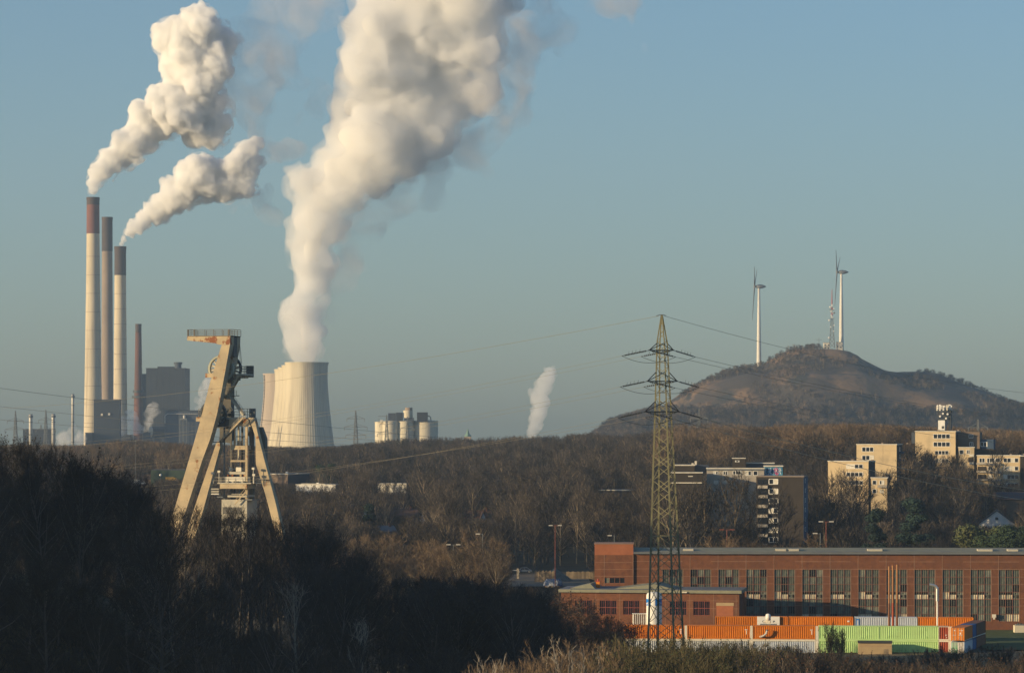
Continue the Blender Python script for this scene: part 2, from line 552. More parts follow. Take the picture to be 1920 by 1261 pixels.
turbine(1423, 683, 1414.5, 537, [(1410.5, 502, -34), (1423, 503, 34), (1410.5, 600, 0)], "wind turbine on the left flank of the hill, lit pale all down its tower")
turbine(1577.5, 650, 1570, 510, [(1563, 471, -34), (1581.5, 479, 34), (1566, 574, 0)], "wind turbine on top of the hill beside the radio mast")

def hill_path(pts, w_):
    vs, fs = [], []
    n = 60
    for i in range(n + 1):
        a = i / n * (len(pts) - 1)
        j = min(int(a), len(pts) - 2)
        X = pts[j][0] + (pts[j + 1][0] - pts[j][0]) * (a - j)
        Y = pts[j][1] + (pts[j + 1][1] - pts[j][1]) * (a - j)
        for d in (-w_, w_):
            vs.append((X, Y + d, float(hill_z(np.array(X), np.array(Y + d))) + 2.0))
    for i in range(n):
        fs.append((2 * i, 2 * i + 2, 2 * i + 3, 2 * i + 1))
    o = MB().add(vs, fs).build('hill_path', M['hill_track'])
    return tag(o, "pale track across the front of the spoil hill", kind='structure')


M['hill_track'] = mat('pale_hill_track', (.20, .15, .095), (.14, .11, .07), .2, .95)
hill_path([(285, 3905), (350, 3868), (430, 3850), (500, 3862), (560, 3880)], 1.6)
hill_path([(330, 3935), (380, 3915), (430, 3925), (480, 3915)], 1.3)

# radio mast and huts on the hilltop
b = on_hill(1560, HD - 12)
b.z = PZ(652, HD)
t = thing('radio_mast', "red and white lattice radio mast with dishes on the hilltop", 'radio mast', b)


def lattice(m, zs, rs, w, mis, rot=.6, brace=True):
    for i in range(len(zs) - 1):
        c0 = [(rs[i] * math.cos(rot + k * math.pi / 2), rs[i] * math.sin(rot + k * math.pi / 2), zs[i]) for k in range(4)]
        c1 = [(rs[i + 1] * math.cos(rot + k * math.pi / 2), rs[i + 1] * math.sin(rot + k * math.pi / 2), zs[i + 1]) for k in range(4)]
        for k in range(4):
            m.beam(c0[k], c1[k], w, mi=mis[i])
            if brace:
                m.beam(c0[k], c1[(k + 1) % 4], w * .7, mi=mis[i])
                m.beam(c0[(k + 1) % 4], c1[k], w * .7, mi=mis[i])
                m.beam(c1[k], c1[(k + 1) % 4], w * .7, mi=mis[i])


m = MB()
zs = [0, 5, 10, 15, 20, 25, 30, 35]
rs = [4.4, 4.0, 3.6, 3.2, 2.8, 2.4, 2.0, 1.7]
lattice(m, zs, rs, .38, [0, 0, 0, 0, 0, 0, 0])
m.build('lattice_shaft', M['grey_steel'], t)
m = MB()
lattice(m, [35, 38.5, 42, 45.5, 49, 52.5], [1.6, 1.5, 1.4, 1.2, 1.0, .9], .34, [0, 1, 0, 1, 0])
m.build('banded_section', [M['white'], M['red']], t)
MB().tube((0, 0, 52), (0, 0, 61), .7, .55, 10).tube((0, 0, 61), (0, 0, 70.5), .5, .3, 8).build('antenna_pole', M['red'], t)
for i, (u, z) in enumerate([(-3.6, 33), (1.8, 47), (-2, 44), (2.6, 42), (-1.8, 25), (1.7, 20), (-3.9, 12), (-1.2, 39), (2.2, 27), (-2.4, 49)]):
    MB().tube((u, -2.0, z), (u, -3.0, z), 1.15 if i % 3 == 0 else .8, .8, 12).build('dish', M['white'] if i != 3 else M['grey_steel'], t)
for z in (35.2, 45.6):
    MB().box(-2.9, 2.9, -2.9, 2.9, z, z + .35).build('platform', M['grey_steel'], t)


def hut(x0, x1, y0, y1, D, label, wins=()):
    a, c = P(x0, y1, D), P(x1, y0, D)
    t = thing('hilltop_hut', label, 'hut', ((a.x + c.x) / 2, D, a.z))
    w, h = c.x - a.x, c.z - a.z
    MB().box(-w / 2, w / 2, 0, 6, -5, h).build('wall', M['cream'], t)
    MB().box(-w / 2 - .3, w / 2 + .3, -.3, 6.3, h, h + .4).build('roof', M['roof_grey'], t)
    for (u, z) in wins:
        MB().box(u - .6, u + .6, -.12, .1, z - .8, z + .8).build('window', M['glass_dark'], t)
    return t


hut(1544.5, 1556, 642.5, 655, HD - 10, "cream two-storey hut left of the radio mast foot", [(-2, 5.5), (2, 5.5), (-2, 2), (2, 2)])
hut(1568.5, 1580, 641.5, 654, HD - 10, "cream hut between radio mast and wind turbine", [(-2.2, 3), (1.6, 2)])
hut(1551, 1561, 654.5, 659, HD - 26, "low white hut in front of the radio mast", [])
hut(1511, 1519, 701, 707, HD - 118, "small brown hut halfway down the hill", [])
b = on_hill(1526, HD - 110); b.z = PZ(705, HD - 110)
t = thing('marker_post', "thin white marker post below the hilltop", 'post', b)
MB().tube((0, 0, -3), (0, 0, 14), .35, .3, 8).build('post', M['white'], t)
MB().box(-.9, .9, -.3, .3, 5.4, 6.6).build('bracket', M['white'], t)
b = on_hill(1535.5, HD - 5); b.z = PZ(647, HD)
t = thing('summit_cross', "thin pole with cross arms on the hilltop left of the huts", 'cross', b)
MB().tube((0, 0, -3), (0, 0, 9), .3, .25, 8).build('post', M['grey_steel'], t)
MB().tube((-4, 0, 6.5), (4, 0, 6.5), .22, .22, 6).build('arm', M['grey_steel'], t)

# ------------------------------------------------------------------ the power station
def chimney(x, ytop, rt, rb, D, bands, body, label, yb=868):
    s = D / F
    base = Vector((PX(x, D), D, hz(PX(x, D), D)))
    t = thing('chimney', label, 'chimney', base, 0, 'tall chimneys of the power station')
    H_ = PZ(ytop, D) - base.z
    rt, rb = rt * s, rb * s

    def rad(z):
        q = z / H_
        return rb + (rt - rb) * (1 - (1 - q) ** 1.35)
    cuts = [PZ(y, D) - base.z for y, _ in bands]
    z0 = -2
    zc = cuts[-1]
    zz = [z0 + (zc - z0) * i / 10 for i in range(11)]
    MB().lathe([(rad(max(z, 0)), z) for z in zz], 40, cap1=False).build('shaft', body, t, True)
    for i, (y, mm) in enumerate(bands):
        za = cuts[i]
        zb = cuts[i - 1] if i else H_
        e = .12 if i else .25
        MB().lathe([(rad(za) + e, za), (rad((za + zb) / 2) + e, (za + zb) / 2), (rad(zb) + e, zb)], 40, cap0=False, cap1=False).build('painted_band', mm, t, True)
    MB().lathe([(rt + .5, H_ - 3.5), (rt + .55, H_), (rt - 1.0, H_), (rt - 1.0, H_ - 12)], 40, cap0=False, cap1=True).build('rim', M['dark_band'], t)
    for q in (.10, .18, .26, .34, .42, .50, .58, .66, .74, .82, .90):
        z = q * zc
        MB().lathe([(rad(z) + .2, z), (rad(z) + .2, z + .4), (rad(z), z + .5), (rad(z), z)], 40, cap0=False, cap1=False).build('ring', M['concrete_brown'], t)
    return t


chimney(174.5, 370, 11.6, 18.5, 3875, [(384, M['dark_band']), (438, M['red_band'])], M['concrete'], "tallest pale chimney, red banded top, thick steam leaving it")
chimney(201, 407, 9.6, 12.5, 4205, [(471, M['dark_band'])], M['concrete_brown'], "middle chimney of the three, brownish shaft and no steam")
chimney(225.5, 462, 10.6, 14.0, 4055, [(473, M['dark_band']), (516, M['dark_band'])], M['concrete'], "shortest of the three tall chimneys, cream with a dark top")

b = Vector((PX(259.5, 3950), 3950, hz(PX(259.5, 3950), 3950)))
t = thing('brick_chimney', "slender reddish brick chimney with a ring of platforms", 'brick chimney', b)
H_ = PZ(607, 3950) - b.z
MB().lathe([(6.9, -2), (6.3, 25), (5.4, 70), (4.3, 120), (3.5, H_)], 32).build('shaft', M['brick_stack'], t, True)
MB().lathe([(3.6, H_ - 18), (3.75, H_), (2.8, H_), (2.8, H_ - 4)], 32, cap0=False).build('rim', M['dark_band'], t)
zp = PZ(746, 3950) - b.z
for k, dz in enumerate((0, 6.5)):
    MB().lathe([(4.6, zp + dz), (7.6 - k, zp + dz), (7.6 - k, zp + dz + 3.0), (7.2 - k, zp + dz + 3.0), (7.2 - k, zp + dz + .5), (4.6, zp + dz + .5)], 24, cap0=False, cap1=False).build('platform', M['sheave_dark'], t)
MB().tube((5.6, -3.2, 0), (4.2, -2.6, zp + 40), .4, .4, 6).build('ladder', M['grey_steel'], t)


def plant(name, x0, x1, y0, D, label, material, depth=40, extras=(), yaw=0.0, cat='building'):
    """box building with a parapet; extras: (x0,x1,ytop,ybottom,material,part name, dy)"""
    s = D / F
    X0, X1 = PX(x0, D), PX(x1, D)
    g = hz((X0 + X1) / 2, D)
    t = thing(name, label, cat, ((X0 + X1) / 2, D, g), yaw)
    w = (X1 - X0) / 2
    top = PZ(y0, D) - g
    MB().box(-w, w, 0, depth, -2, top).build('wall', material, t)
    MB().box(-w - .3, w + .3, -.3, depth + .3, top, top + .9).build('roof', M['dark_roof'], t)
    for (a, c, ya, yb, mm, pn, dy) in extras:
        MB().box(PX(a, D) - t.location.x, PX(c, D) - t.location.x, dy, dy + max(3.0, (c - a) * s * .8), PZ(yb, D) - g, PZ(ya, D) - g).build(pn, mm, t)
    return t


t = plant('boiler_house', 274, 347, 691, 4050, "tall dark windowless boiler house behind the brick chimney", M['dark_clad'], 60,
          [(293, 325, 686.5, 691, M['dark_clad'], 'roof_block', 14), (262, 274, 700, 840, M['blue_clad'], 'stair_shaft', 18)])
g = t.location.z
MB().lathe([(4.2, 0), (4.2, 5.5), (5.2, 5.6), (5.2, 8)], 20, c=(PX(332, 4050) - t.location.x, 12, PZ(690.5, 4050) - g)).build('vent', M['blue_clad'], t)
for k in range(6):
    xx = PX(281 + k * 12, 4050) - t.location.x
    MB().box(xx - .2, xx + .2, -.25, 0, 0, PZ(693, 4050) - g).build('panel_joint', M['blue_clad'], t)

t = plant('turbine_hall', 309, 372, 770, 3850, "lower blue-grey plant building with a pale pipe along its roof edge", M['blue_clad'], 50,
          [(320, 334, 764, 770, M['dark_clad'], 'roof_block', 8), (336, 352, 767, 770, M['dark_clad'], 'roof_block', 12), (338, 351, 784, 787, M['grey_steel'], 'platform', -4)])
g = t.location.z
a = PX(312, 3850) - t.location.x
MB().path([(a - 1.5, -1, PZ(793, 3850) - g), (a - 1.5, -1, PZ(779, 3850) - g), (a + 1.5, -1, PZ(775.5, 3850) - g), (PX(371, 3850) - t.location.x, -1, PZ(775.5, 3850) - g)], .45, 8).build('roof_pipe', M['steel'], t)
for xx in (338, 344, 351):
    q = PX(xx, 3850) - t.location.x
    MB().tube((q, -3.5, 0), (q, -3.5, PZ(784, 3850) - g), .35, .35, 6).build('platform_post', M['grey_steel'], t)
MB().lathe([(1.6, 0), (1.6, 3.2), (.6, 4)], 12, c=(PX(346, 3850) - t.location.x, -2, PZ(783.9, 3850) - g)).build('vessel', M['steel'], t)

t = plant('filter_house', 176, 224, 750, 3820, "dark filter house at the foot of the tall chimneys", M['dark_clad'], 28, [(176, 182, 748, 750, M['grey_steel'], 'roof_block', 4)], yaw=.05)
g = t.location.z
for (xx, yy) in ((191, 777), (204.5, 776)):
    MB().box(PX(xx, 3820) - t.location.x - 1, PX(xx, 3820) - t.location.x + 1.2, -1.5, 0, PZ(yy + 2, 3820) - g, PZ(yy - 2, 3820) - g).build('vent', M['cream'], t)
plant('duct_house', 160, 172, 812, 3810, "low dark duct house left of the filter house", M['dark_clad'], 20, [])
plant('conveyor_house', 218, 244, 816, 3940, "low dark plant block behind the drifting ground steam", M['dark_clad'], 30, [])
plant('pump_house', 43, 97, 805, 3700, "low dark plant building between the two short steel stacks", M['dark_clad'], 30, [(74, 76, 796, 805, M['grey_steel'], 'roof_pole', 6)])
plant('switch_house', 268, 300, 812, 3900, "low grey shed with a sloping side beside the round tank", M['blue_clad'], 20, [])

D = 3900
b = Vector((PX(288, D), D, PZ(822, D)))
t = thing('gas_tank', "horizontal pale round-ended tank beside the brick chimney", 'tank', (b.x, D, hz(b.x, D)))
q = b.z - t.location.z
n = 20
MB().tube((-3, 0, q + 8), (20, 10, q + 8), 6.5, 6.5, 20).build('tank_shell', M['blue_clad'], t, False)
MB().tube((-3.6, -.3, q + 8), (-3, 0, q + 8), 6.9, 6.9, 20).build('end_ring', M['steel'], t)
for dx in (0, 14):
    MB().box(dx - 1, dx + 1, dx * .43 - 3, dx * .43 + 3, 0, q + 2.2).build('support', M['grey_steel'], t)


def stack(x, ytop, D, r, label):
    b = Vector((PX(x, D), D, hz(PX(x, D), D)))
    t = thing('steel_stack', label, 'steel stack', b, 0, 'thin steel stacks left of the chimneys')
    H_ = PZ(ytop, D) - b.z
    MB().lathe([(r, -2), (r, H_ - 4), (r, H_)], 20).build('shaft', M['steel'], t, True)
    MB().lathe([(r + .15, H_ - 3.4), (r + .7, H_ - 3.4), (r + .7, H_ - 1.2), (r + .15, H_ - 1.2)], 20, cap0=False, cap1=False).build('platform', M['grey_steel'], t)
    for q in (.35, .62, .85):
        MB().lathe([(r, H_ * q), (r + .3, H_ * q), (r + .3, H_ * q + .8), (r, H_ * q + .8)], 20, cap0=False, cap1=False).build('flange', M['grey_steel'], t)
    MB().lathe([(r + .25, H_), (r + .25, H_ + .6), (r - .5, H_ + .6)], 20, cap0=False).build('rim', M['grey_steel'], t)
    return t


stack(57.5, 777, 3600, 2.0, "leftmost short steel stack, in front of the low dark plant")
stack(100, 776.5, 3600, 2.0, "short steel stack at the right end of the low dark plant")
stack(136.5, 739.5, 3600, 1.5, "tallest thin steel stack, standing alone left of the chimneys")


def cooling_tower(x, ytop, D, label, shell, ladder=None, rt=40.0):
    b = Vector((PX(x, D), D, hz(PX(x, D), D)))
    t = thing('cooling_tower', label, 'cooling tower', b, 0, 'cooling towers of the power station')
    H_ = PZ(ytop, D) - b.z
    k = H_ / 122.0
    q = .635 * k
    prof = [(58, 0), (55.5, .08), (52.5, .16), (49.6, .26), (46.6, .38), (43.6, .52), (41.0, .66), (39.3, .78), (38.9, .86), (39.3, .94), (40.2, .985)]
    sc = rt / 40.0 * .635 * (D / 3900.0)
    pr = [(r * sc, z * H_) for r, z in prof]
    MB().lathe(pr, 132, cap0=False, cap1=False, rib=.16).build('shell', shell, t)
    MB().lathe([(pr[-1][0] + .6, H_ * .985), (pr[-1][0] + .75, H_), (pr[-1][0] - .9, H_), (pr[-1][0] - .9, H_ * .86), (pr[-1][0] - .9, H_ * .8)], 96, cap0=False, cap1=False).build('rim', shell, t)
    MB().lathe([(pr[-1][0] - 1.2, H_ * .93), (.1, H_ * .93)], 48, cap0=False, cap1=False).build('inner_fill', M['dark_band'], t)
    if ladder is not None:
        m = MB()
        pts = [(r, z) for r, z in pr]
        for (r0, z0), (r1, z1) in zip(pts[:-1], pts[1:]):
            a0 = ladder
            c0 = (math.cos(a0) * (r0 + .7), math.sin(a0) * (r0 + .7), z0)
            c1 = (math.cos(a0) * (r1 + .7), math.sin(a0) * (r1 + .7), z1)
            m.beam(c0, c1, .55)
            nn = max(1, int((z1 - z0) / 4.0))
            for j in range(nn):
                f = (j + .5) / nn
                rr, zz_ = r0 + (r1 - r0) * f + .8, z0 + (z1 - z0) * f
                m.box(math.cos(a0) * rr - .8, math.cos(a0) * rr + .8, math.sin(a0) * rr - .8, math.sin(a0) * rr + .8, zz_, zz_ + .8)
        m.build('ladder', M['sheave_dark'], t)
    return t


cooling_tower(575, 679, 3900, "nearest cream cooling tower, steaming at the top", M['tower_shell'])
cooling_tower(567.5, 684.5, 4075, "second cooling tower, mostly hidden behind the steaming one", M['tower_shell'], rt=38.6 * 3900 / 4075 * 1.045)
cooling_tower(560.5, 688.5, 4230, "third cooling tower in the row behind the steaming one", M['tower_shell'], rt=38.4 * 3900 / 4230 * 1.085)
cooling_tower(553, 692, 4370, "fourth cooling tower in the row behind the steaming one", M['tower_shell'], rt=38.2 * 3900 / 4370 * 1.12)
cooling_tower(528.5, 700, 4720, "farthest pinkish cooling tower at the left of the row", M['concrete_pink'], R(205), rt=34.5)

# ------------------------------------------------------------------ silos
D = 3000
t = thing('silo_group', "cream storage silos with dark boxes on their roof", 'silos', (PX(762, D), D, hz(PX(762, D), D)))
g = t.location.z
for (xc, r, yt, mm, dy) in ((717, 14.5, 792, 'cream_silo', 6), (732, 15, 791, 'cream_silo', 0), (760, 15.5, 791, 'cream_silo', 2), (797, 24, 790, 'cream_silo', 10)):
    H_ = PZ(yt, D) - g
    rr = r * D / F
    MB().lathe([(rr, -2), (rr, H_), (rr + .25, H_), (rr + .25, H_ + .7), (rr * .2, H_ + 1.6)], 48, c=(PX(xc, D) - t.location.x, dy, 0)).build('silo', M[mm], t)
for (a, c, ya, yb, mm) in ((728, 742, 774, 791, 'blue_clad'), (743, 755, 773, 791, 'dark_clad'), (782, 802, 772.5, 790, 'dark_clad'), (758, 776, 783, 790, 'blue_clad')):
    MB().box(PX(a, D) - t.location.x, PX(c, D) - t.location.x, -3, 6, PZ(yb, D) - g, PZ(ya, D) - g).build('roof_box', M[mm], t)
MB().lathe([(4.3, 0), (4.3, 6.8), (3.6, 7)], 20, c=(PX(765, D) - t.location.x, 0, PZ(783, D) - g)).build('drum', M['cream_silo'], t)
MB().lathe([(3.4, 0), (3.4, 3.2)], 20, c=(PX(766.5, D) - t.location.x, 0, PZ(769, D) - g - .6)).build('drum_cap', M['concrete_brown'], t)
MB().path([(PX(802, D) - t.location.x, 0, PZ(779, D) - g), (PX(807, D) - t.location.x, 0, PZ(781, D) - g), (PX(808.5, D) - t.location.x, 0, PZ(790, D) - g)], .5).build('pipe', M['grey_steel'], t)
MB().beam((PX(709, D) - t.location.x, -4, PZ(780, D) - g), (PX(728, D) - t.location.x, -4, PZ(780, D) - g), .5).beam((PX(711, D) - t.location.x, -4, PZ(792, D) - g), (PX(711, D) - t.location.x, -4, PZ(784, D) - g), .5).build('railing', M['grey_steel'], t)
MB().box(PX(713, D) - t.location.x, PX(718, D) - t.location.x, -4, -1, PZ(791, D) - g, PZ(787, D) - g).build('roof_hatch', M['cream'], t)

# church spire far beyond the wood
D = 2900
t = thing('church_spire', "tiny green copper spire above the wood in the distance", 'spire', (PX(877, D), D, hz(PX(877, D), D)))
g = t.location.z
MB().box(-3, 3, -3, 3, 0, PZ(818, D) - g).build('tower', M['concrete_pink'], t)
MB().lathe([(3.4, PZ(818, D) - g), (1.2, PZ(811, D) - g), (.2, PZ(803, D) - g)], 8).build('roof', M['copper'], t)


# ------------------------------------------------------------------ far transmission towers
def far_tower(x, ytop, D, label, arms, scale=1.0):
    b = Vector((PX(x, D), D, hz(PX(x, D), D)))
    t = thing('transmission_tower', label, 'pylon', b, 0, 'distant transmission towers')
    H_ = PZ(ytop, D) - b.z
    m = MB()
    zs = [H_ * q for q in (0, .14, .27, .39, .5, .6, .69, .77, .84, .9, 1.0)]
    rs = [H_ * .07 * (1 - q) ** .9 + .25 for q in (0, .14, .27, .39, .5, .6, .69, .77, .84, .9, 1.0)]
    lattice(m, zs, rs, .30 * scale, [0] * 10, rot=R(30))
    m.build('lattice_shaft', M['grey_steel'], t)
    for (q, half) in arms:
        z = H_ * q
        MB().beam((-half, 0, z), (half, 0, z), .38 * scale).beam((-half, 0, z), (0, 0, z + 2.4), .28 * scale).beam((half, 0, z), (0, 0, z + 2.4), .28 * scale).build('crossarm', M['grey_steel'], t)
        for s in (-1, 1):
            MB().tube((s * half, 0, z), (s * half, 0, z - 2.6), .22, .22, 5).build('insulator', M['grey_steel'], t)
    return t


far_tower(667, 769, 2600, "grey pylon between cooling towers and silos", [(.86, 7), (.72, 9), (.58, 8)])
far_tower(725, 777, 2850, "pylon in front of the lit left part of the silos", [(.84, 6), (.68, 8), (.52, 7)])
far_tower(764, 781, 2900, "pylon in front of the middle of the silos", [(.80, 6), (.62, 7)])
far_tower(29, 770, 2800, "leftmost distant pylon above the dark treetops", [(.84, 7), (.70, 9)])
far_tower(86, 768, 3000, "distant pylon behind the low dark plant", [(.84, 7), (.70, 9)])
far_tower(1311, 766, 1900, "small pylon against the foot of the hill right of the tall pylon", [(.84, 5), (.70, 6)])
far_tower(1834, 786, 1700, "small pylon behind the flat with the antennas", [(.84, 5), (.70, 6)])

# ------------------------------------------------------------------ the winding tower (headframe)
D = 868.0
s_ = D / F
YAW = R(15)
CY, SY = math.cos(YAW), math.sin(YAW)
hf_base = Vector((PX(420, D), D, 0.0))
hf = thing('winding_tower', "beige rust-stained steel winding tower with two pairs of wheels and a long top arm", 'winding tower', hf_base, -YAW)


def U(x, v):
    return ((x - 420) * s_ - v * SY) / CY


def ZH(y, v=0.0):
    return CAMZ + (HY - y) * (D + v * CY) / F


def poly(pts, v):
    return [(U(x, v), ZH(y, v)) for x, y in pts]


strut = [(415.5, 646), (393.5, 715), (373, 793), (313.5, 991), (284, 1090), (311, 1090), (341, 974), (361, 914), (379, 860), (393, 824), (406.5, 776), (415, 735), (423.7, 688), (431.5, 646)]
MB().prism(poly(strut, 0), 0, 2.9).build('strut', M['frame_paint'], hf)
head = [(349, 630), (349, 637.5), (403, 643), (409, 645.5), (415.5, 645.98), (431.5, 645.98), (431.8, 630)]
MB().prism(poly(head, 0), 0, 2.9).build('top_arm', M['frame_rust'], hf)
# second head and its strut, farther back
off = 5.6
head2 = [(353, 630), (353, 637.5), (403, 643), (415, 646), (431.5, 646), (431.8, 630)]
MB().prism([(u, z) for u, z in poly(head2, 0)], off, off + 2.4).build('top_arm', M['frame_paint'], hf)
up2 = [(415.5, 646.1), (405, 680), (394, 715), (392, 722), (411, 722), (415, 735), (423.7, 688), (431.5, 646.1)]
MB().prism([(u, z) for u, z in poly([(415.5, 646.1), (403, 684), (398, 700), (421.6, 700), (431.5, 646.1)], 0)], off, off + 2.4).build('strut', M['frame_paint'], hf)
a0 = Vector((U(409.5, 0), off + 1.2, ZH(700)))
a1 = Vector((U(388, 0), 15.0, ZH(826)))
MB().beam(a0, a1, 3.2, 2.4, up=(0, 1, 0)).build('strut', M['frame_dark'], hf)
leg2 = [(397, 826.5), (354, 948), (306, 1090), (327, 1090), (371, 953), (403, 838), (402, 827)]
MB().prism(poly(leg2, 14), 14, 16.4).build('strut', M['frame_paint'], hf)
# dark box tying both heads together with its panel
MB().box(U(417, 0), U(431.6, 0), 2.95, off - .05, ZH(668), ZH(631)).build('head_box', M['frame_dark'], hf)
MB().box(U(418, 0), U(429, 0), 2.95, off - .05, ZH(681), ZH(669.5)).build('tie_panel', M['frame_paint'], hf)
MB().box(U(349.5, 0), U(433, 0), 0, off + 2.4, ZH(630) + .02, ZH(630) + .22).build('top_deck', M['frame_dark'], hf)


def railing(pts, h, parent, material, step=2.2, t_=.11, rows=3):
    """posts and rails along a polyline of deck-edge points, one mesh per run"""
    m = MB()
    for p, q in zip(pts[:-1], pts[1:]):
        p, q = Vector(p), Vector(q)
        n = max(1, int((q - p).length / step))
        for i in range(n + 1):
            c = p + (q - p) * i / n
            m.beam(c, c + Vector((0, 0, h)), t_)
        for r in range(rows):
            dz = Vector((0, 0, h * (r + 1) / rows))
            m.beam(p + dz, q + dz, t_ * .9)
    return m.build('railing', material, parent)


zt = ZH(630) + .2
railing([(U(433, 0), .1, zt), (U(349.5, 0), .1, zt)], 1.6, hf, M['frame_dark'])
railing([(U(349.5, 0), .1, zt), (U(349.5, 0), off + 2.3, zt)], 1.6, hf, M['frame_dark'])
railing([(U(349.5, 0), off + 2.3, zt), (U(433, 0), off + 2.3, zt)], 1.6, hf, M['frame_dark'])
railing([(U(433, 0), off + 2.3, zt), (U(433, 0), .1, zt)], 1.6, hf, M['frame_dark'])
MB().box(U(349.3, 0), U(351.5, 0), .05, .5, zt, zt + 1.6).build('arm_end_post', M['frame_dark'], hf)
MB().box(U(361, 0), U(363.5, 0), .05, .5, zt, zt + 1.6).build('arm_end_post', M['frame_dark'], hf)
MB().box(U(427, 0), U(430, 0), .05, .5, zt, zt + 1.6).build('arm_end_post', M['frame_dark'], hf)


def sheave(x, y, v, r, rim_m, spoke_m, n=14):
    c = Vector((U(x, v), v, ZH(y, v)))
    w = thing('sheave_wheel', None, None, c)
    w.parent = hf
    m = MB()
    N = 48
    vs, fs = [], []
    for rr, y0 in ((r, -.5), (r, .5), (r * .86, .5), (r * .86, -.5)):
        for k in range(N):
            a = 2 * math.pi * k / N
            vs.append((rr * math.cos(a), y0, rr * math.sin(a)))
    for i in range(4):
        for k in range(N):
            j = (i + 1) % 4
            fs.append((i * N + k, i * N + (k + 1) % N, j * N + (k + 1) % N, j * N + k))
    m.add(vs, fs).build('rim', rim_m, w)
    for k in range(n):
        a = 2 * math.pi * (k + .3) / n
        d = Vector((math.cos(a), 0, math.sin(a)))
        MB().beam(d * .4, d * r * .88, .46, .4, up=(0, 1, 0)).build('spoke', spoke_m, w)
    MB().tube((0, -1.0, 0), (0, 1.0, 0), .85, .85, 16).build('hub', rim_m, w)
    return w


sheave(412, 691, 3.9, 25 * s_, M['sheave_lit'], M['frame_light'])
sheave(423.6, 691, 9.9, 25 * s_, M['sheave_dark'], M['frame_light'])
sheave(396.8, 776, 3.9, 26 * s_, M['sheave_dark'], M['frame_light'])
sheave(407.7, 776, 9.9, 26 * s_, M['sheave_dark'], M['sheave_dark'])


def deck(x0, y0, x1, v0, v1, name, th, material, rail_h=1.7, rail=True):
    """deck whose front left corner shows at x0 and back right corner at x1"""
    z = ZH(y0)
    u0, u1 = U(x0, v0), U(x1, v1)
    o = MB().box(u0, u1, v0, v1, z - th, z).build(name, material, hf)
    if rail:
        e = .08
        railing([(u0 + e, v0 + e, z), (u1 - e, v0 + e, z)], rail_h, hf, M['frame_dark'])
        railing([(u1 - e, v0 + e, z), (u1 - e, v1 - e, z)], rail_h, hf, M['frame_dark'])
        railing([(u0 + e, v1 - e, z), (u1 - e, v1 - e, z)], rail_h, hf, M['frame_dark'])
        railing([(u0 + e, v0 + e, z), (u0 + e, v1 - e, z)], rail_h, hf, M['frame_light'])
    return u0, u1, z


# upper wheel platform
u0, u1, z = deck(385, 700, 470, 5.2, 11.8, 'platform', .45, M['frame_light'], 2.0)
MB().box(u0 + .1, U(400, 3.2), 3.1, 5.2, ZH(707), ZH(699)).build('platform_beam', M['frame_paint'], hf)
MB().box(U(419, 5), U(434, 5), 5.0, 11.0, ZH(712), ZH(703.2)).build('platform_box', M['frame_dark'], hf)
MB().box(U(434, 4.9), U(450, 4.9), 4.9, 10.5, ZH(708), ZH(701.2)).build('platform_beam', M['frame_paint'], hf)
MB().box(U(456, 11.7), U(470, 11.7), 11.4, 11.78, ZH(706), ZH(684)).build('wind_screen', M['frame_dark'], hf)
MB().tube((U(445, 8), 8, ZH(640)), (U(449, 8), 8, ZH(680)), .07, .07, 5).tube((U(444, 8), 8, ZH(640)), (U(447, 8), 8, ZH(690)), .06, .06, 5).build('cable', M['sheave_dark'], hf)
MB().box(U(442, 8) - 2.2, U(443, 8), 7.8, 8.2, ZH(640), ZH(638)).build('cable_arm', M['frame_dark'], hf)
# lower wheel platform and box girder
u0, u1, z = deck(367, 782, 474, 5.2, 11.8, 'platform', .5, M['frame_light'], 2.3)
MB().box(u0 + .1, U(378, 3.2), 3.1, 5.2, ZH(789.5), ZH(781.4)).build('platform_beam', M['frame_paint'], hf)
MB().box(U(406, 5), U(427, 5), 5.0, 11.0, ZH(800), ZH(785.6)).build('platform_box', M['frame_dark'], hf)
MB().prism(poly([(427, 785.6), (464, 785.6), (468, 799), (426, 799)], 4.8), 4.8, 10.8).build('box_girder', M['frame_paint'], hf)
MB().box(U(462, 11.7), U(474, 11.7), 11.35, 11.75, ZH(783), ZH(765)).build('wind_screen', M['grey_steel'], hf)
MB().prism(poly([(416, 740), (426.5, 739), (426, 746), (421, 748), (416, 745)], 3.5), 3.5, 7.0).build('landing', M['frame_paint'], hf)
MB().box(U(424, 4), U(442, 4), 4.0, 6.0, ZH(742), ZH(740.6)).build('landing', M['frame_dark'], hf)
railing([(U(427, 4), 4.05, ZH(740.6)), (U(441.5, 4), 4.05, ZH(740.6))], 1.3, hf, M['frame_dark'], 1.2, .08)


def stairs(xa, ya, xb, yb, v, material, wd=1.5):
    p, q = Vector((U(xa, v), v, ZH(ya, v))), Vector((U(xb, v), v, ZH(yb, v)))
    st = thing('staircase', None, None, (0, 0, 0))
    st.parent = hf
    for dv in (0, wd):
        o = Vector((0, dv, 0))
        MB().beam(p + o, q + o, .14, .42).build('stringer', material, st)
        m = MB()
        n = 5
        for i in range(n + 1):
            c = p + (q - p) * i / n + o
            m.beam(c, c + Vector((0, 0, 1.15)), .07)
        for h in (.6, 1.15):
            m.beam(p + o + Vector((0, 0, h)), q + o + Vector((0, 0, h)), .07)
        m.build('railing', M['frame_light'], st)
    m = MB()
    n = int(abs(p.z - q.z) / .3)
    for i in range(1, n):
        c = p + (q - p) * i / n
        m.box(c.x - .14, c.x + .14, v + .1, v + wd - .1, c.z - .02, c.z + .03)
    m.build('treads', M['frame_dark'], st)['kind'] = 'stuff'
    return st


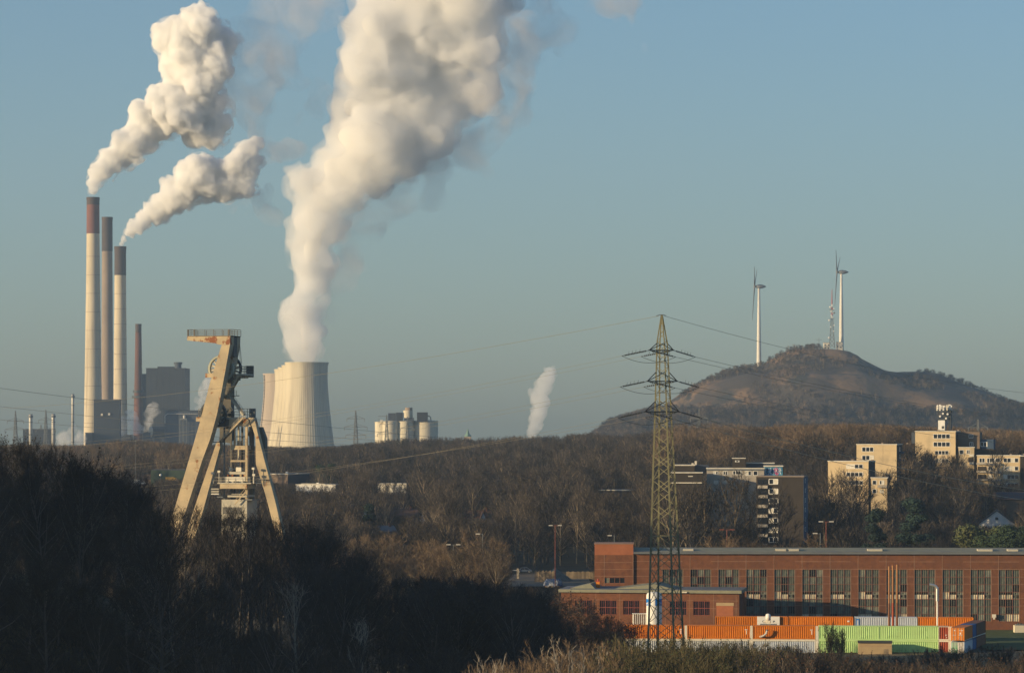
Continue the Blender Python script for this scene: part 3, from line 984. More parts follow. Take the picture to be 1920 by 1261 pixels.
stairs(446, 704, 424, 741, 3.9, M['frame_paint'])
stairs(428, 743, 454, 779, 3.9, M['frame_light'])
stairs(455, 782, 410.5, 827.5, 3.0, M['frame_paint'], 1.7)
stairs(472, 801, 460, 817, 7.0, M['frame_dark'])
MB().box(U(393, 3), U(411, 3), 2.95, 6, ZH(829.5), ZH(827.8)).build('landing', M['grey_steel'], hf)
railing([(U(398, 3), 3.0, ZH(827.8)), (U(409, 3), 3.0, ZH(827.8))], 1.3, hf, M['frame_light'], 1.2, .07)

# right legs
rleg = [(463, 782.5), (474.5, 782.5), (478.5, 798), (484, 822), (494, 860), (515, 938), (546, 1066), (552, 1090), (531, 1090), (523, 1025), (496, 925), (478, 869), (477.3, 820), (471, 800)]
MB().prism(poly(rleg, 5.0), 5.0, 7.0).build('strut', M['frame_paint'], hf)
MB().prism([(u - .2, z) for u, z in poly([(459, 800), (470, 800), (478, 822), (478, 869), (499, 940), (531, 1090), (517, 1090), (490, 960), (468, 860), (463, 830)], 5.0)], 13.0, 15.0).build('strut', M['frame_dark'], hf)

# guide tower in the middle
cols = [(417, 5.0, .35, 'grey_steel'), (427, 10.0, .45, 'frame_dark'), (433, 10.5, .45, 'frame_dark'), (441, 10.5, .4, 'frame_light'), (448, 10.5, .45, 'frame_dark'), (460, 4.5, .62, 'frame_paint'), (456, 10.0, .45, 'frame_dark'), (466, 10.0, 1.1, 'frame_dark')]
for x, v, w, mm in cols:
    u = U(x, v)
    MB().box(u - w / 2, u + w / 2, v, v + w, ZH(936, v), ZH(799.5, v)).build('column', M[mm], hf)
for (x0, x1, y0, y1, v, dv, mm) in ((430, 457.5, 835, 842.5, 4.6, 5.0, 'frame_paint'), (437, 459, 817, 819, 9, .5, 'frame_light'), (426, 457.5, 862, 865.5, 4.7, .7, 'frame_paint'), (424, 457.5, 884, 888.5, 4.6, .9, 'frame_light'),
                                    (426, 457, 878, 880, 9.5, .5, 'frame_light'), (410, 462, 906.5, 915.5, 3.2, 7.0, 'frame_paint'), (432, 460, 925, 926, 3.4, .2, 'frame_light'), (424, 462, 928, 931.5, 4.0, 6.0, 'frame_light'),
                                    (405, 470, 904.5, 906.4, 3.0, 8.0, 'frame_light'), (404, 416, 930.5, 932, 3, 5, 'grey_steel'), (458, 472, 935, 937, 3.4, 5, 'grey_steel')):
    MB().box(U(x0, v), U(x1, v), v, v + dv, ZH(y1, v), ZH(y0, v)).build('cross_beam', M[mm], hf)
MB().box(U(419, 4.4), U(461, 4.4) - .5, 4.4, 8.5, ZH(904.3, 4.4), ZH(893.5, 4.4)).build('machine_cover', M['cream'], hf)
for x in (424, 436, 442, 454):
    MB().box(U(x, 4), U(x, 4) + .5, 3.9, 4.4, ZH(904.3, 4), ZH(901.6, 4)).build('buffer', M['sheave_dark'], hf)
railing([(U(398, 3), 3.05, ZH(906.4)), (U(468, 3), 3.05, ZH(906.4))], 1.6, hf, M['frame_light'], 1.8, .1, 2)
railing([(U(468, 3), 3.05, ZH(906.4)), (U(468, 3), 10.9, ZH(906.4))], 1.6, hf, M['frame_dark'], 1.8, .1, 2)
railing([(U(430, 3.4), 4.5, ZH(835)), (U(459, 3.4), 4.5, ZH(835))], 1.7, hf, M['frame_dark'], .55, .08, 2)
MB().box(U(442, 5), U(449, 5), 5, 6, ZH(835), ZH(826)).build('motor', M['sheave_dark'], hf)
MB().box(U(426, 6), U(430, 6), 6, 7, ZH(883), ZH(876)).box(U(439, 6), U(449, 6), 6, 7, ZH(884), ZH(876)).build('panel', M['cream'], hf)
for x in (423, 431, 447, 454):
    MB().box(U(x, 4.9), U(x + 3.5, 4.9), 4.9, 5.6, ZH(893), ZH(888.6)).build('panel', M['frame_rust'], hf)
for i in range(3):
    MB().box(U(393, 3), U(408, 3), 3, 5, ZH(918 + i * 4.6), ZH(915.6 + i * 4.6)).build('cable_rack', M['lamp_head' if i == 2 else 'frame_light'], hf)
for (x, y) in ((396, 889), (408, 886), (474, 880), (475, 892)):
    MB().tube((U(x, 3), 3.2, ZH(906)), (U(x, 3), 3.2, ZH(y)), .08, .08, 6).box(U(x, 3) - .35, U(x, 3) + .35, 2.9, 3.5, ZH(y), ZH(y - 4)).build('floodlight', M['cream'], hf)
MB().box(U(484, 3.5), U(494.5, 3.5), 3.6, 4.9, ZH(899), ZH(898)).build('bracket', M['grey_steel'], hf)
railing([(U(480, 3.5), 3.7, ZH(910)), (U(497, 3.5), 3.7, ZH(910))], 1.9, hf, M['grey_steel'], 2.0, .1, 3)
# shaft house hidden in the twigs
v = 3.6
MB().box(U(413, v), U(462, v), v, v + 8, -.5, ZH(936, v)).build('shaft_house', M['frame_light'], hf)
for k in range(6):
    yy = 950 + k * 22
    for x in (415, 434):
        MB().box(U(x, v), U(x + 17, v), v - .12, v + .2, ZH(yy + 13, v), ZH(yy, v)).build('louvre', M['frame_dark'], hf)
p, q = Vector((U(440, 3), 2.6, ZH(945))), Vector((U(461, 3), 2.6, ZH(921)))
MB().beam(p, q, .2, .3).beam(p + Vector((0, 0, 1)), q + Vector((0, 0, 1)), .1).build('stair_rail', M['frame_paint'], hf)
bpy.context.view_layer.update()

# ------------------------------------------------------------------ the tall pylon
D = 560.0
s_p = D / F
pb = Vector((PX(1249.5, D), D, hz(PX(1249.5, D), D)))
py = thing('transmission_pylon', "tall lattice pylon with three levels of crossarms, yellow above and dark green below", 'pylon', pb)
py.rotation_euler = (0, -.0125, 0)
PYI = Matrix.Translation(-pb)
gz = pb.z
Rtab = [(0, 3.60), (8, 3.25), (25.8, 2.5), (46.5, 1.5), (57.1, 1.02), (58.4, .95), (63.1, .09)]
ROT = R(21.5)


def prad(Z):
    return lerp_table(Rtab, Z)


def corner(k, Z):
    a = ROT + k * math.pi / 2
    r = prad(Z)
    return Vector((r * math.cos(a), r * math.sin(a), Z - gz))


cuts = [gz, 8, 25.8, 46.5, 58.4, 63.1]
for k in range(4):
    m = MB()
    for a, b in zip(cuts[:-1], cuts[1:]):
        wa, wb = np.interp([a, b], [0, 63], [.36, .20])
        m.beam(corner(k, a), corner(k, b), wa, wa, up=(1, 0, 0), w1=wb, h1=wb)
    m.build('leg', M['pylon'], py)
unit = MB().box(-.5, .5, -.5, .5, -.5, .5).mesh('brace_bar', M['pylon'])


def bar(p0, p1, w, parent, name='brace', mesh=None):
    d = p1 - p0
    q = d.to_track_quat('Z', 'Y').to_matrix().to_4x4()
    link(name, mesh or unit, parent, Matrix.Translation((p0 + p1) * .5) @ q @ Matrix.Diagonal((w, w, d.length, 1)))


z = gz + .2
lev = [z]
while z < 62:
    z += max(1.05, prad(z) * 1.02)
    lev.append(min(z, 62.6))
for i, (za, zb) in enumerate(zip(lev[:-1], lev[1:])):
    w = .085 if za < 45 else .07
    for k in range(4):
        if za < 58 or k % 2 == 0:
            if (i + k) % 2 == 0 or za < 40:
                bar(corner(k, za), corner((k + 1) % 4, zb), w, py)
            if (i + k) % 2 == 1 or za < 24:
                bar(corner((k + 1) % 4, za), corner(k, zb), w, py)
        if i % 9 == 8 and za < 50:
            bar(corner(k, za), corner((k + 1) % 4, za), w, py, 'strut')

dark_unit = MB().box(-.5, .5, -.5, .5, -.5, .5).mesh('arm_bar', M['pylon_dark'])
ends = {}
LEV = [(656.5, 643, 1217, 1263, (1166, 667), (1202, 668), (1267, 669), (1304, 669)),
       (714.5, 697, 1213.5, 1270, (1163, 725), (1207, 725), (1266, 727), (1311, 726)),
       (771.5, 752, 1209, 1273.5, (1159, 783), (1210, 782.5), (1262, 785), (1317, 784))]
rot_inv = Euler(py.rotation_euler).to_matrix().to_4x4().inverted()


def to_py(p):
    return rot_inv @ (p - pb)


for li, (ya, yb, xA, xB, la, lb, ra, rb) in enumerate(LEV):
    A, B = P(xA, ya, 557.0), P(xB, ya, 563.0)
    A, B = to_py(A), to_py(B)
    arm = MB()
    d = (B - A).normalized()
    sd = d.cross(Vector((0, 0, 1))).normalized()
    for sgn in (-1, 1):
        arm.beam(A + sd * .1 * sgn, A + (B - A) * .3 + sd * .8 * sgn, .16).beam(A + (B - A) * .3 + sd * .8 * sgn, A + (B - A) * .7 + sd * .8 * sgn, .16).beam(A + (B - A) * .7 + sd * .8 * sgn, B + sd * .1 * sgn, .16)
    for q in (.15, .3, .45, .6, .75, .88):
        wq = .8 if .3 <= q <= .7 else .8 * min(q, 1 - q) / .3
        arm.beam(A + (B - A) * q - sd * wq, A + (B - A) * q + sd * wq, .09)
    arm.build('crossarm', M['pylon_dark'], py)
    zt_ = PZ(yb, D)
    for k in range(4):
        c = corner(k, zt_)
        tgt = A if (c - A).length < (c - B).length else B
        bar(c, tgt, .11, py, 'arm_stay', dark_unit)
    for nm, a_, tip, Dt in (('la', A, la, 556.0), ('lb', B, lb, 564.0), ('ra', A, ra, 557.5), ('rb', B, rb, 563.5)):
        T = to_py(P(tip[0], tip[1], Dt))
        d = T - a_
        m = MB()
        p1, p2 = a_ + d * .12, a_ + d * .92
        m.tube(a_, p1, .05, .05, 5)
        nd = 14
        for i in range(nd):
            q0 = p1 + (p2 - p1) * (i / nd)
            q1 = p1 + (p2 - p1) * ((i + .7) / nd)
            m.tube(q0, q1, .15, .10, 8)
        m.tube(p2, T, .05, .05, 5)
        for q in (.35, .5, .63, .76):
            c = a_ + d * q
            m.beam(c, c + Vector((.12, 0, .55)), .05)
        m.build('insulator_string', M['pylon_dark'], py)
        ends[(li, nm)] = (P(tip[0], tip[1], Dt), T)
    for a_, b_, sag in (('la', 'ra', 1.1), ('lb', 'rb', 1.1)):
        t0, t1 = ends[(li, a_)][1], ends[(li, b_)][1]
        pts = [t0 + (t1 - t0) * q + Vector((0, 0, -sag * 4 * q * (1 - q))) for q in [i / 12 for i in range(13)]]
        MB().path(pts, .035, 4).build('jumper_wire', M['pylon_dark'], py)
top = P(1240, 590.5, D)
tp = to_py(top)
MB().beam(tp + Vector((-.85, 0, -.12)), tp + Vector((-.3, 0, .05)), .09).beam(tp + Vector((-.3, 0, .05)), tp + Vector((.3, 0, .05)), .09).beam(tp + Vector((.3, 0, .05)), tp + Vector((.85, 0, -.12)), .09).build('earth_wire_clamp', M['pylon_dark'], py)
for k in range(4):
    c = corner(k, gz + .05)
    MB().box(c.x - .5, c.x + .5, c.y - .5, c.y + .5, -1.2, .35).build('footing', M['concrete'], py)


M['wire_lit'] = mat('sunlit_wire', (.45, .36, .22), None, 1, .5)  # sunlight on the lowest right-hand wires put into a paler colour


def wire(label, p0, p1, sag, r, group, material='wire'):
    n = 28
    pts = [p0 + (p1 - p0) * (i / n) + Vector((0, 0, -sag * 4 * (i / n) * (1 - i / n))) for i in range(n + 1)]
    o = MB().path(pts, r, 4).build('power_line', M[material])
    return tag(o, label, 'power line', group)


GL, GRR = "power lines running left from the pylon", "power lines running right from the pylon"
wire("single earth wire from the pylon's very top running left", P(1235.5, 592, D), P(-60, 768, 1000), 3.0, .03, GL)
wire("single earth wire from the pylon's very top running right", P(1245, 592, D), P(1985, 742, 900), 2.2, .03, GRR)
lab = ["top", "middle", "lowest"]
tl = [((838, 845), (792, 790)), ((886, 893), (838, 830)), ((938, 924), (946, 926))]
for li in range(3):
    (ya_, yb_), (yc_, yd_) = tl[li]
    wire(f"nearer wire of the {lab[li]} crossarm running left", ends[(li, 'la')][0], P(-60, ya_, 985), 3.6, .019, GL)
    wire(f"farther wire of the {lab[li]} crossarm running left", ends[(li, 'lb')][0], P(-60, yb_, 1010), 3.6, .019, GL)
    wire(f"nearer wire of the {lab[li]} crossarm running right", ends[(li, 'ra')][0], P(1985, yc_, 890), 1.6, .030 if li < 2 else .05, GRR, 'wire' if li < 2 else 'wire_lit')
    wire(f"farther wire of the {lab[li]} crossarm running right", ends[(li, 'rb')][0], P(1985, yd_, 905), 1.6, .030 if li < 2 else .05, GRR, 'wire' if li < 2 else 'wire_lit')
GD = "thin far power lines crossing the left sky"
wire("thin wire sloping down right across the sky left of the chimneys", P(-40, 722, 2400), P(1150, 846, 2700), 4, .13, GD)
wire("thin wire crossing low behind the steel stacks", P(-40, 757, 2500), P(1180, 850, 2600), 5, .13, GD)
wire("lowest thin wire crossing behind the steel stacks", P(-40, 783, 2500), P(1200, 856, 2600), 4, .12, GD)

# ------------------------------------------------------------------ the brick hall
D = 720.0
sh = D / F
HY_ = R(2.0)
hall = thing('brick_hall', "long red brick industrial hall with a row of tall many-paned windows", 'industrial hall', (PX(1500, D), D, hz(PX(1500, D), D)), -HY_)
hg = hall.location.z


def hu(x):
    return (x - 1500) * sh / math.cos(HY_)


def hzz(y):
    return PZ(y, D) - hg


win_x = [1242.5 + 52.35 * i for i in range(15)]           # left edges in photo columns
WW = 38.5
ztop, zsill, zeave = hzz(1067), hzz(1163.5), hzz(1038)
uL, uT, uR = hu(1115), hu(1188), hu(2040)
depth = 17.0
wall = MB()
wall.box(uT, uR, 0, .5, ztop, zeave)                       # band above the windows
wall.box(uT, uR, 0, .5, -1, zsill)                         # band below
prev = uT
for x in win_x:
    wall.box(prev, hu(x), 0, .5, zsill, ztop)
    prev = hu(x + WW)
wall.box(prev, uR, 0, .5, zsill, ztop)
wall.box(uR - .5, uR, .5, depth, -1, zeave)
wall.box(uT, uR, depth, depth + .5, -1, zeave)
wall.build('wall', M['brick'], hall)
# left stair tower of the hall
tw = MB()
zt2 = hzz(1020)
zb0, zb1 = hzz(1093.5), hzz(1082)
tw.box(uL, hu(1134), -.35, 0, -1, hzz(1040)).box(hu(1134), hu(1172), -.35, 0, -1, zb0).box(hu(1134), hu(1172), -.35, 0, zb1, hzz(1040)).box(hu(1172), uT, -.35, 0, -1, hzz(1040))
tw.box(uL, uT, 0.02, 9, -1, hzz(1040))
tw.build('tower_wall', M['brick'], hall)
MB().box(uL + .03, uT - .03, -.3, 9, hzz(1040), zt2).build('tower_parapet', M['brick_bright'], hall)
MB().box(uL - .1, uT + .1, -.45, 9.1, zt2, zt2 + .16).build('coping', M['mortar'], hall)
w = MB()
for k in range(5):
    a = hu(1134) + (hu(1172) - hu(1134)) * k / 4
    w.box(a - .06, a + .06, -.3, -.1, zb0, zb1)
w.box(hu(1134), hu(1172), -.3, -.1, zb0, zb0 + .1).box(hu(1134), hu(1172), -.3, -.1, zb1 - .1, zb1)
wf = w.build('tower_window', M['win_frame'], hall)
for k in range(4):
    a = hu(1134) + (hu(1172) - hu(1134)) * k / 4
    b_ = hu(1134) + (hu(1172) - hu(1134)) * (k + 1) / 4
    MB().box(a + .07, b_ - .07, -.16, -.06, zb0 + .1, zb1 - .1).build('pane', M['glass_b'] if k == 0 else M['glass_dark'], wf)
# roof: slab, fascia, skylights
MB().box(uT + .02, uR + .4, -.75, depth + 1, zeave, zeave + .42).build('fascia', M['fascia'], hall)
rz0, rz1 = zeave + .425, zeave + 1.05
rf = MB()
rf.add([(uT + .02, -.8, rz0), (uR + .5, -.8, rz0), (uR + .5, depth * .62, rz1), (uT + .02, depth * .62, rz1), (uR + .5, depth + 1.1, rz0 + .1), (uT + .02, depth + 1.1, rz0 + .1)],
       [(0, 1, 2, 3), (3, 2, 4, 5)])
roof_o = rf.build('roof', M['roof_grey'], hall)
for x in (1282, 1456, 1480, 1628, 1834, 1890):
    a = hu(x)
    ww = 3.2 if x in (1628, 1834) else 2.2
    y0 = 2.2
    z0 = rz0 + (rz1 - rz0) * (y0 + .8) / (depth * .62 + .8)
    MB().box(a, a + ww, y0, y0 + 2.6, z0 - .02, z0 + .42).build('skylight', M['skylight'], hall)
# thin pale steel strips of the brick infill
zl = [hzz(1052), hzz(1067) + .12, hzz(1080), hzz(1093.5), hzz(1107)]
piers = [(uT, hu(win_x[0]))] + [(hu(a + WW), hu(b)) for a, b in zip(win_x[:-1], win_x[1:])]
for zz_, full in ((zl[0], False), (zl[1], True)):
    for i, (a, b) in enumerate(zip([uT] + [hu(x + WW) for x in win_x[:-1]], [hu(x + WW) for x in win_x])):
        if full or (i % 3 != 1):
            MB().box(a, b - .05, -.03, .02, zz_ - .045, zz_ + .045).build('steel_strip', M['mortar'], hall)
for i, (a, b) in enumerate(piers):
    for zz_ in zl[2:4] + [hzz(1120), hzz(1134)]:
        MB().box(a + .08, b - .08, -.03, .02, zz_ - .035, zz_ + .035).build('steel_strip', M['mortar'], hall)
    MB().box(b - .1, b + .0, -.035, .02, zsill, zeave - .1).build('steel_strip', M['mortar'], hall)
    MB().box(a + .0, a + .1, -.035, .02, zsill, zl[1] - .1).build('steel_strip', M['mortar'], hall)
for zz_ in (hzz(1054), hzz(1067), hzz(1080)):
    MB().box(uL + .05, uT - .05, -.385, -.34, zz_ - .035, zz_ + .035).build('steel_strip', M['mortar'], hall)
for x in (1133, 1187):
    MB().box(hu(x), hu(x) + .1, -.39, -.34, 0, hzz(1040)).build('steel_strip', M['mortar'], hall)

rows = 7
rng2 = random.Random(5)
pane_meshes = {}
pw = WW * sh / math.cos(HY_) / 3
ph = (ztop - zsill) / rows
for nm in ('glass_a', 'glass_b', 'glass_dark', 'board', 'hole'):
    pane_meshes[nm] = MB().box(.06, pw - .06, .22, .26, .05, ph - .05).mesh('pane', M[nm])
half_board = MB().box(.06, pw - .06, .215, .25, .05, ph * .62).box(.06, pw - .06, .27, .30, ph * .62, ph - .05, 1).mesh('pane', [M['board'], M['hole']])
holes = MB().box(.06, pw - .06, .22, .26, .05, ph - .05).box(pw * .1, pw * .38, .2, .218, ph * .25, ph * .55, 1).box(pw * .55, pw * .9, .2, .218, ph * .2, ph * .6, 1).box(pw * .3, pw * .5, .2, .218, ph * .72, ph * .92, 1).mesh('pane', [M['glass_b'], M['hole']])
wm = MB()
for i in range(4):
    a = pw * i
    wm.box(a - .05, a + .05, .08, .3, 0, ztop - zsill)
for j in range(rows + 1):
    wm.box(0, pw * 3, .1, .29, ph * j - .045, ph * j + .045)
for i in range(3):
    for q in (1 / 3, 2 / 3):
        wm.box(pw * (i + q) - .022, pw * (i + q) + .022, .13, .24, 0, ztop - zsill, 1)
frame_mesh = wm.mesh('window', [M['win_frame'], M['win_thin']])
for wi, x in enumerate(win_x):
    wo = link('window', frame_mesh, hall, Matrix.Translation((hu(x), 0, zsill)))
    for j in range(rows):
        for i in range(3):
            r_ = rng2.random()
            nm = 'glass_a' if r_ < .80 else ('glass_b' if r_ < .90 else 'glass_dark')
            msh = pane_meshes[nm]
            if j == 3 and wi >= 3:
                if i == 2:
                    msh = holes
                elif i == 0 and wi % 3 == 1:
                    msh = pane_meshes['board']
                else:
                    msh = half_board
            elif j == 0 and wi in (5, 7, 8, 12, 13):
                msh = pane_meshes['board'] if (i + wi) % 3 else pane_meshes['glass_b']
            elif j == 1 and wi in (7, 9) and i > 0:
                msh = pane_meshes['glass_b']
            elif wi == 0 and j == 4:
                msh = holes
            o = link('pane', msh, wo, Matrix.Translation((pw * i, 0, ph * j)))
# wall lamp
t = thing('wall_lamp', "pale box lamp on the brick pier between the last two windows", 'lamp', hall.matrix_basis @ Vector((hu(1861.5), -.45, hzz(1160))), -HY_)
MB().box(-.1, .1, 0, .42, .4, .55).build('bracket', M['cream'], t)
MB().box(-.42, .42, -.25, .15, .5, 1.2).box(-.2, .2, -.2, .1, .1, .5).build('housing', M['cream'], t)

# ------------------------------------------------------------------ the annex in front of the hall
D = 700.0
sa = D / F
AY = R(9.0)
annex = thing('brick_annex', "low flat-roofed brick annex in front of the hall with small red-framed windows", 'annex', (PX(1230, D), D, hz(PX(1230, D), D)), -AY)
ag = annex.location.z


def au(x):
    return (x - 1230) * sa / (math.cos(AY) + math.sin(AY) * (x - 960) / F)


def az(y):
    return PZ(y, D) - ag


a0_, a1_ = au(1052), au(1386)
zea = az(1110.5)
wins = [(1078, 1110), (1124.5, 1156), (1168.5, 1199), (1256, 1287), (1300, 1331)]
wz0, wz1 = az(1152), az(1125.5)
m = MB()
m.box(a0_, a1_, 0, .4, wz1, zea).box(a0_, a1_, 0, .4, -1, wz0)
prev = a0_
for a, b in wins:
    m.box(prev, au(a), 0, .4, wz0, wz1)
    prev = au(b)
m.box(prev, a1_, 0, .4, wz0, wz1)
m.box(a1_ - .4, a1_, .4, 13.5, -1, zea).box(a0_, a0_ + .4, .4, 13.5, -1, zea)
m.build('wall', M['brick'], annex)
MB().box(a0_ - .5, a1_ + .55, -.7, 13.9, zea, zea + .62).build('roof', M['roof_grey'], annex)
MB().box(a0_ - .45, a1_ + .5, -.65, 13.85, zea + .625, zea + .68).build('roof_felt', M['fascia'], annex)
# two low roof monitors, their right slopes out of the sun
for xa, xm, xb in ((1066, 1104, 1113), (1150, 1226, 1262)):
    MB().prism([(au(xa), zea + .69), (au(xm), zea + 1.75), (au(xb), zea + .69)], 2.2, 13.6).build('roof_monitor', M['roof_grey'], annex)
for a, b in wins:
    ww = (au(b) - au(a))
    hh = wz1 - wz0
    m = MB()
    for i in range(4):
        m.box(ww * i / 3 - .05, ww * i / 3 + .05, .05, .25, 0, hh)
    for j in range(3):
        m.box(0, ww, .06, .24, hh * j / 2 - .05, hh * j / 2 + .05)
    for i in range(3):
        for q in (1 / 3, 2 / 3):
            m.box(ww * (i + q) / 3 - .02, ww * (i + q) / 3 + .02, .1, .2, 0, hh)
    wo = m.build('window', M['red_frame'], annex)
    wo.location = (au(a), 0, wz0)
    for i in range(3):
        for j in range(2):
            MB().box(ww * i / 3 + .05, ww * (i + 1) / 3 - .05, .17, .22, hh * j / 2 + .05, hh * (j + 1) / 2 - .05).build('pane', M['glass_dark'], wo)
MB().box(au(1343.5), au(1375), -.04, .02, az(1166), az(1134)).build('bricked_up_door', M['brick_bright'], annex)
MB().box(au(1343), au(1376), -.06, .02, az(1133.8), az(1128)).build('lintel', M['tan_wall'], annex)
for x in (1117, 1162, 1206, 1248, 1293, 1338, 1380):
    MB().box(au(x), au(x) + .07, -.03, .01, 0, zea - .02).build('steel_strip', M['mortar'], annex)
for yy in (1124.5, 1139):
    for i, (x0, x1) in enumerate(((1055, 1078), (1111, 1124), (1157, 1168), (1200, 1255), (1288, 1300), (1332, 1384))):
        MB().box(au(x0), au(x1), -.03, .01, az(yy) - .03, az(yy) + .03).build('steel_strip', M['mortar'], annex)
t = thing('roof_lamp', "small pale lamp lying at the annex roof edge right of the pylon", 'lamp', annex.matrix_basis @ Vector((au(1281), -.9, zea + .2)), -AY)
MB().box(-.3, .9, -.12, .16, -.12, .1).build('housing', M['cream'], t)
MB().box(-.1, .1, .16, .24, -.08, .06).build('bracket', M['grey_steel'], t)
t = thing('orange_vent', "small orange vent box on the left end of the annex roof", 'vent', annex.matrix_basis @ Vector((au(1114.5), 6, zea + .69)), -AY)
MB().box(-.4, .4, -.4, .4, 0, 1.3).build('housing', M['orange'], t)
MB().box(-.5, .5, -.5, .5, 1.3, 1.42).tube((0, 0, 1.42), (0, 0, 1.9), .15).build('cap', M['red'], t)

# white gas tank and its vaporiser in front of the annex
D = 676.0
t = thing('gas_tank', "upright white tank with blue printed panels behind the pylon", 'tank', (PX(1226.5, D), D, hz(PX(1226.5, D), D)))
g = t.location.z
rr = 14.6 * D / F
H_ = PZ(1109, D) - g
MB().lathe([(rr * .9, .8), (rr, 1.2), (rr, H_ - .7), (rr * .92, H_ - .3), (rr * .6, H_), (.05, H_ + .1)], 40, cap1=False).build('tank_shell', M['white'], t, True)
for k in range(4):
    a = R(45 + 90 * k)
    MB().box(rr * .8 * math.cos(a) - .15, rr * .8 * math.cos(a) + .15, rr * .8 * math.sin(a) - .15, rr * .8 * math.sin(a) + .15, 0, 1.0).build('leg', M['grey_steel'], t)


def patch(a0, a1, z0, z1, r, mm, name, par, n=10):
    vs, fs = [], []
    for i in range(n + 1):
        a = a0 + (a1 - a0) * i / n
        for z in (z0, z1):
            vs.append((r * math.cos(a), r * math.sin(a), z))
    for i in range(n):
        fs.append((2 * i, 2 * i + 2, 2 * i + 3, 2 * i + 1))
    return MB().add(vs, fs).build(name, mm, par)


zb, zt_ = PZ(1134, D) - g, PZ(1121.5, D) - g
# left panel: blue with a white wave and white characters; right panel: blue with a white wave
patch(R(180), R(242), zb, zt_, rr + .012, M['logo_blue'], 'printed_panel', t)
patch(R(275), R(350), zb, zt_, rr + .012, M['logo_blue'], 'printed_panel', t, 14)
for (a0d, a1d, zlo, zhi) in ((184, 214, .28, .36), (200, 236, .40, .46), (190, 205, .14, .22), (214, 234, .12, .20), (296, 322, .42, .48), (318, 345, .34, .40), (300, 338, .14, .18)):
    patch(R(a0d), R(a1d), zb + (zt_ - zb) * zlo, zb + (zt_ - zb) * zhi, rr + .022, M['white'], 'printed_wave', t, 5)
D = 677.0
t = thing('vaporiser', "white finned vaporiser left of the upright tank", 'vaporiser', (PX(1199, D), D, hz(PX(1199, D), D)))
g = t.location.z
for i in range(7):
    x = -1.25 + i * .42
    MB().box(x - .05, x + .05, -.6, .6, .3, PZ(1150, D) - g).box(x - .16, x + .16, -.04, .04, .3, PZ(1151, D) - g).build('fin_tube', M['white'], t)
MB().box(-1.5, 1.5, -.65, .65, PZ(1150, D) - g, PZ(1149, D) - g).build('header', M['white'], t)
MB().box(-1.5, 1.5, -.65, .65, 0, .3).build('base', M['grey_steel'], t)

# ------------------------------------------------------------------ shipping containers
CYAW = R(4.0)


def corrugated(m, u0, u1, z0, z1, v, out=-1, pitch=.36, dep=.11, mi=0):
    """trapezoid corrugated sheet along u at depth v"""
    n = max(1, int((u1 - u0) / pitch))
    p = (u1 - u0) / n
    us = []
    for i in range(n):
        a = u0 + p * i
        us += [(a, 0), (a + p * .28, 0), (a + p * .5, dep), (a + p * .78, dep)]
    us.append((u1, 0))
    vs = []
    for u, d in us:
        vs += [(u, v - out * d * 1.0, z0), (u, v - out * d * 1.0, z1)]
    fs = [(2 * i, 2 * i + 2, 2 * i + 3, 2 * i + 1) for i in range(len(us) - 1)]
    m.add(vs, fs, mi)


def container(u0, u1, zb, body, trim, label, frame_origin, yaw, v0=0.0, group=None, doors=None, left_post=False, right_post=False, W=2.44, H=2.6, marks=(), door_mats=None):
    """a container lying along u; its front long side at v0, parts relative to the base corner"""
    L_ = u1 - u0
    loc = frame_origin + Matrix.Rotation(-yaw, 3, 'Z') @ Vector((u0, v0, zb))
    t = thing('shipping_container', label, 'container', loc, -yaw, group)
    m = MB()
    corrugated(m, .12, L_ - .12, .16, H - .12, .05)
    m.build('side_panel', body, t)
    m = MB()
    corrugated(m, .12, L_ - .12, .16, H - .12, W - .05, out=1)
    m.build('side_panel', body, t)
    MB().box(.1, L_ - .1, .08, W - .08, H - .06, H - .02).build('roof_panel', body, t)
    MB().box(.1, L_ - .1, .08, W - .08, .04, .10).build('floor_panel', M['grey_steel'], t)
    for v in (0, W - .1):
        MB().box(.1, L_ - .1, v, v + .1, 0, .15).build('bottom_rail', trim, t)
        MB().box(.1, L_ - .1, v, v + .1, H - .11, H).build('top_rail', trim if zb > 1 else body, t)
    for u in (0, L_ - .11):
        for v in (-.004, W - .11):
            MB().box(u, u + .11, v, v + .11, 0, H + .004).build('corner_post', trim, t)
    for u in (0.02, L_ - .08):
        MB().box(u, u + .06, .12, W - .12, .1, H - .05).build('end_wall', body, t)
    for (mu, mz, mw, mh) in marks:
        MB().box(mu, mu + mw, -.015, .0, mz, mz + mh).build('printed_mark', M['white'], t)
    return t


def cframe(x0, D):
    return Vector((PX(x0, D), D, 0)), lambda x: (x - x0) * D / F / math.cos(CYAW)


o1, cu = cframe(1500, 640)
o1.z = hz(o1.x, o1.y) - .1
GF, GB = "stacked shipping containers of the front row", "shipping containers of the back row"
up = 2.78
# front row, upper storey
fr = [(1172, 1284, 'orange', 'cream', "orange container behind the pylon legs, left end of the front row's upper storey"),
      (1289.5, 1406.5, 'orange', 'cream', "orange container right of the pylon, second in the front row's upper storey"),
      (1412, 1528.5, 'orange', 'cream', "orange container touching the lime green ones, upper storey"),
      (1535, 1646, 'lime', 'lime', "left lime green container of the upper storey"),
      (1646.3, 1757, 'lime', 'lime', "right lime green container of the upper storey, below the rusty pipes"),
      (1757.5, 1776.5, 'rust_red', 'cream', "short rust red container between lime green and the orange end, upper storey")]
for x0, x1, c_, tr, lb in fr:
    mk = [(cu(x1) - cu(x0) - 1.0, 1.75, .5, .14), (cu(x1) - cu(x0) - .75, .9, .14, .75)] if c_ == 'orange' else ([(1.35, .75, .16, .3), (1.5, .35, .12, .2)] if c_ == 'rust_red' else [])
    container(cu(x0), cu(x1), up, M[c_], M[tr] if c_ != 'orange' else M['orange'], lb, o1, CYAW, group=GF, marks=mk)
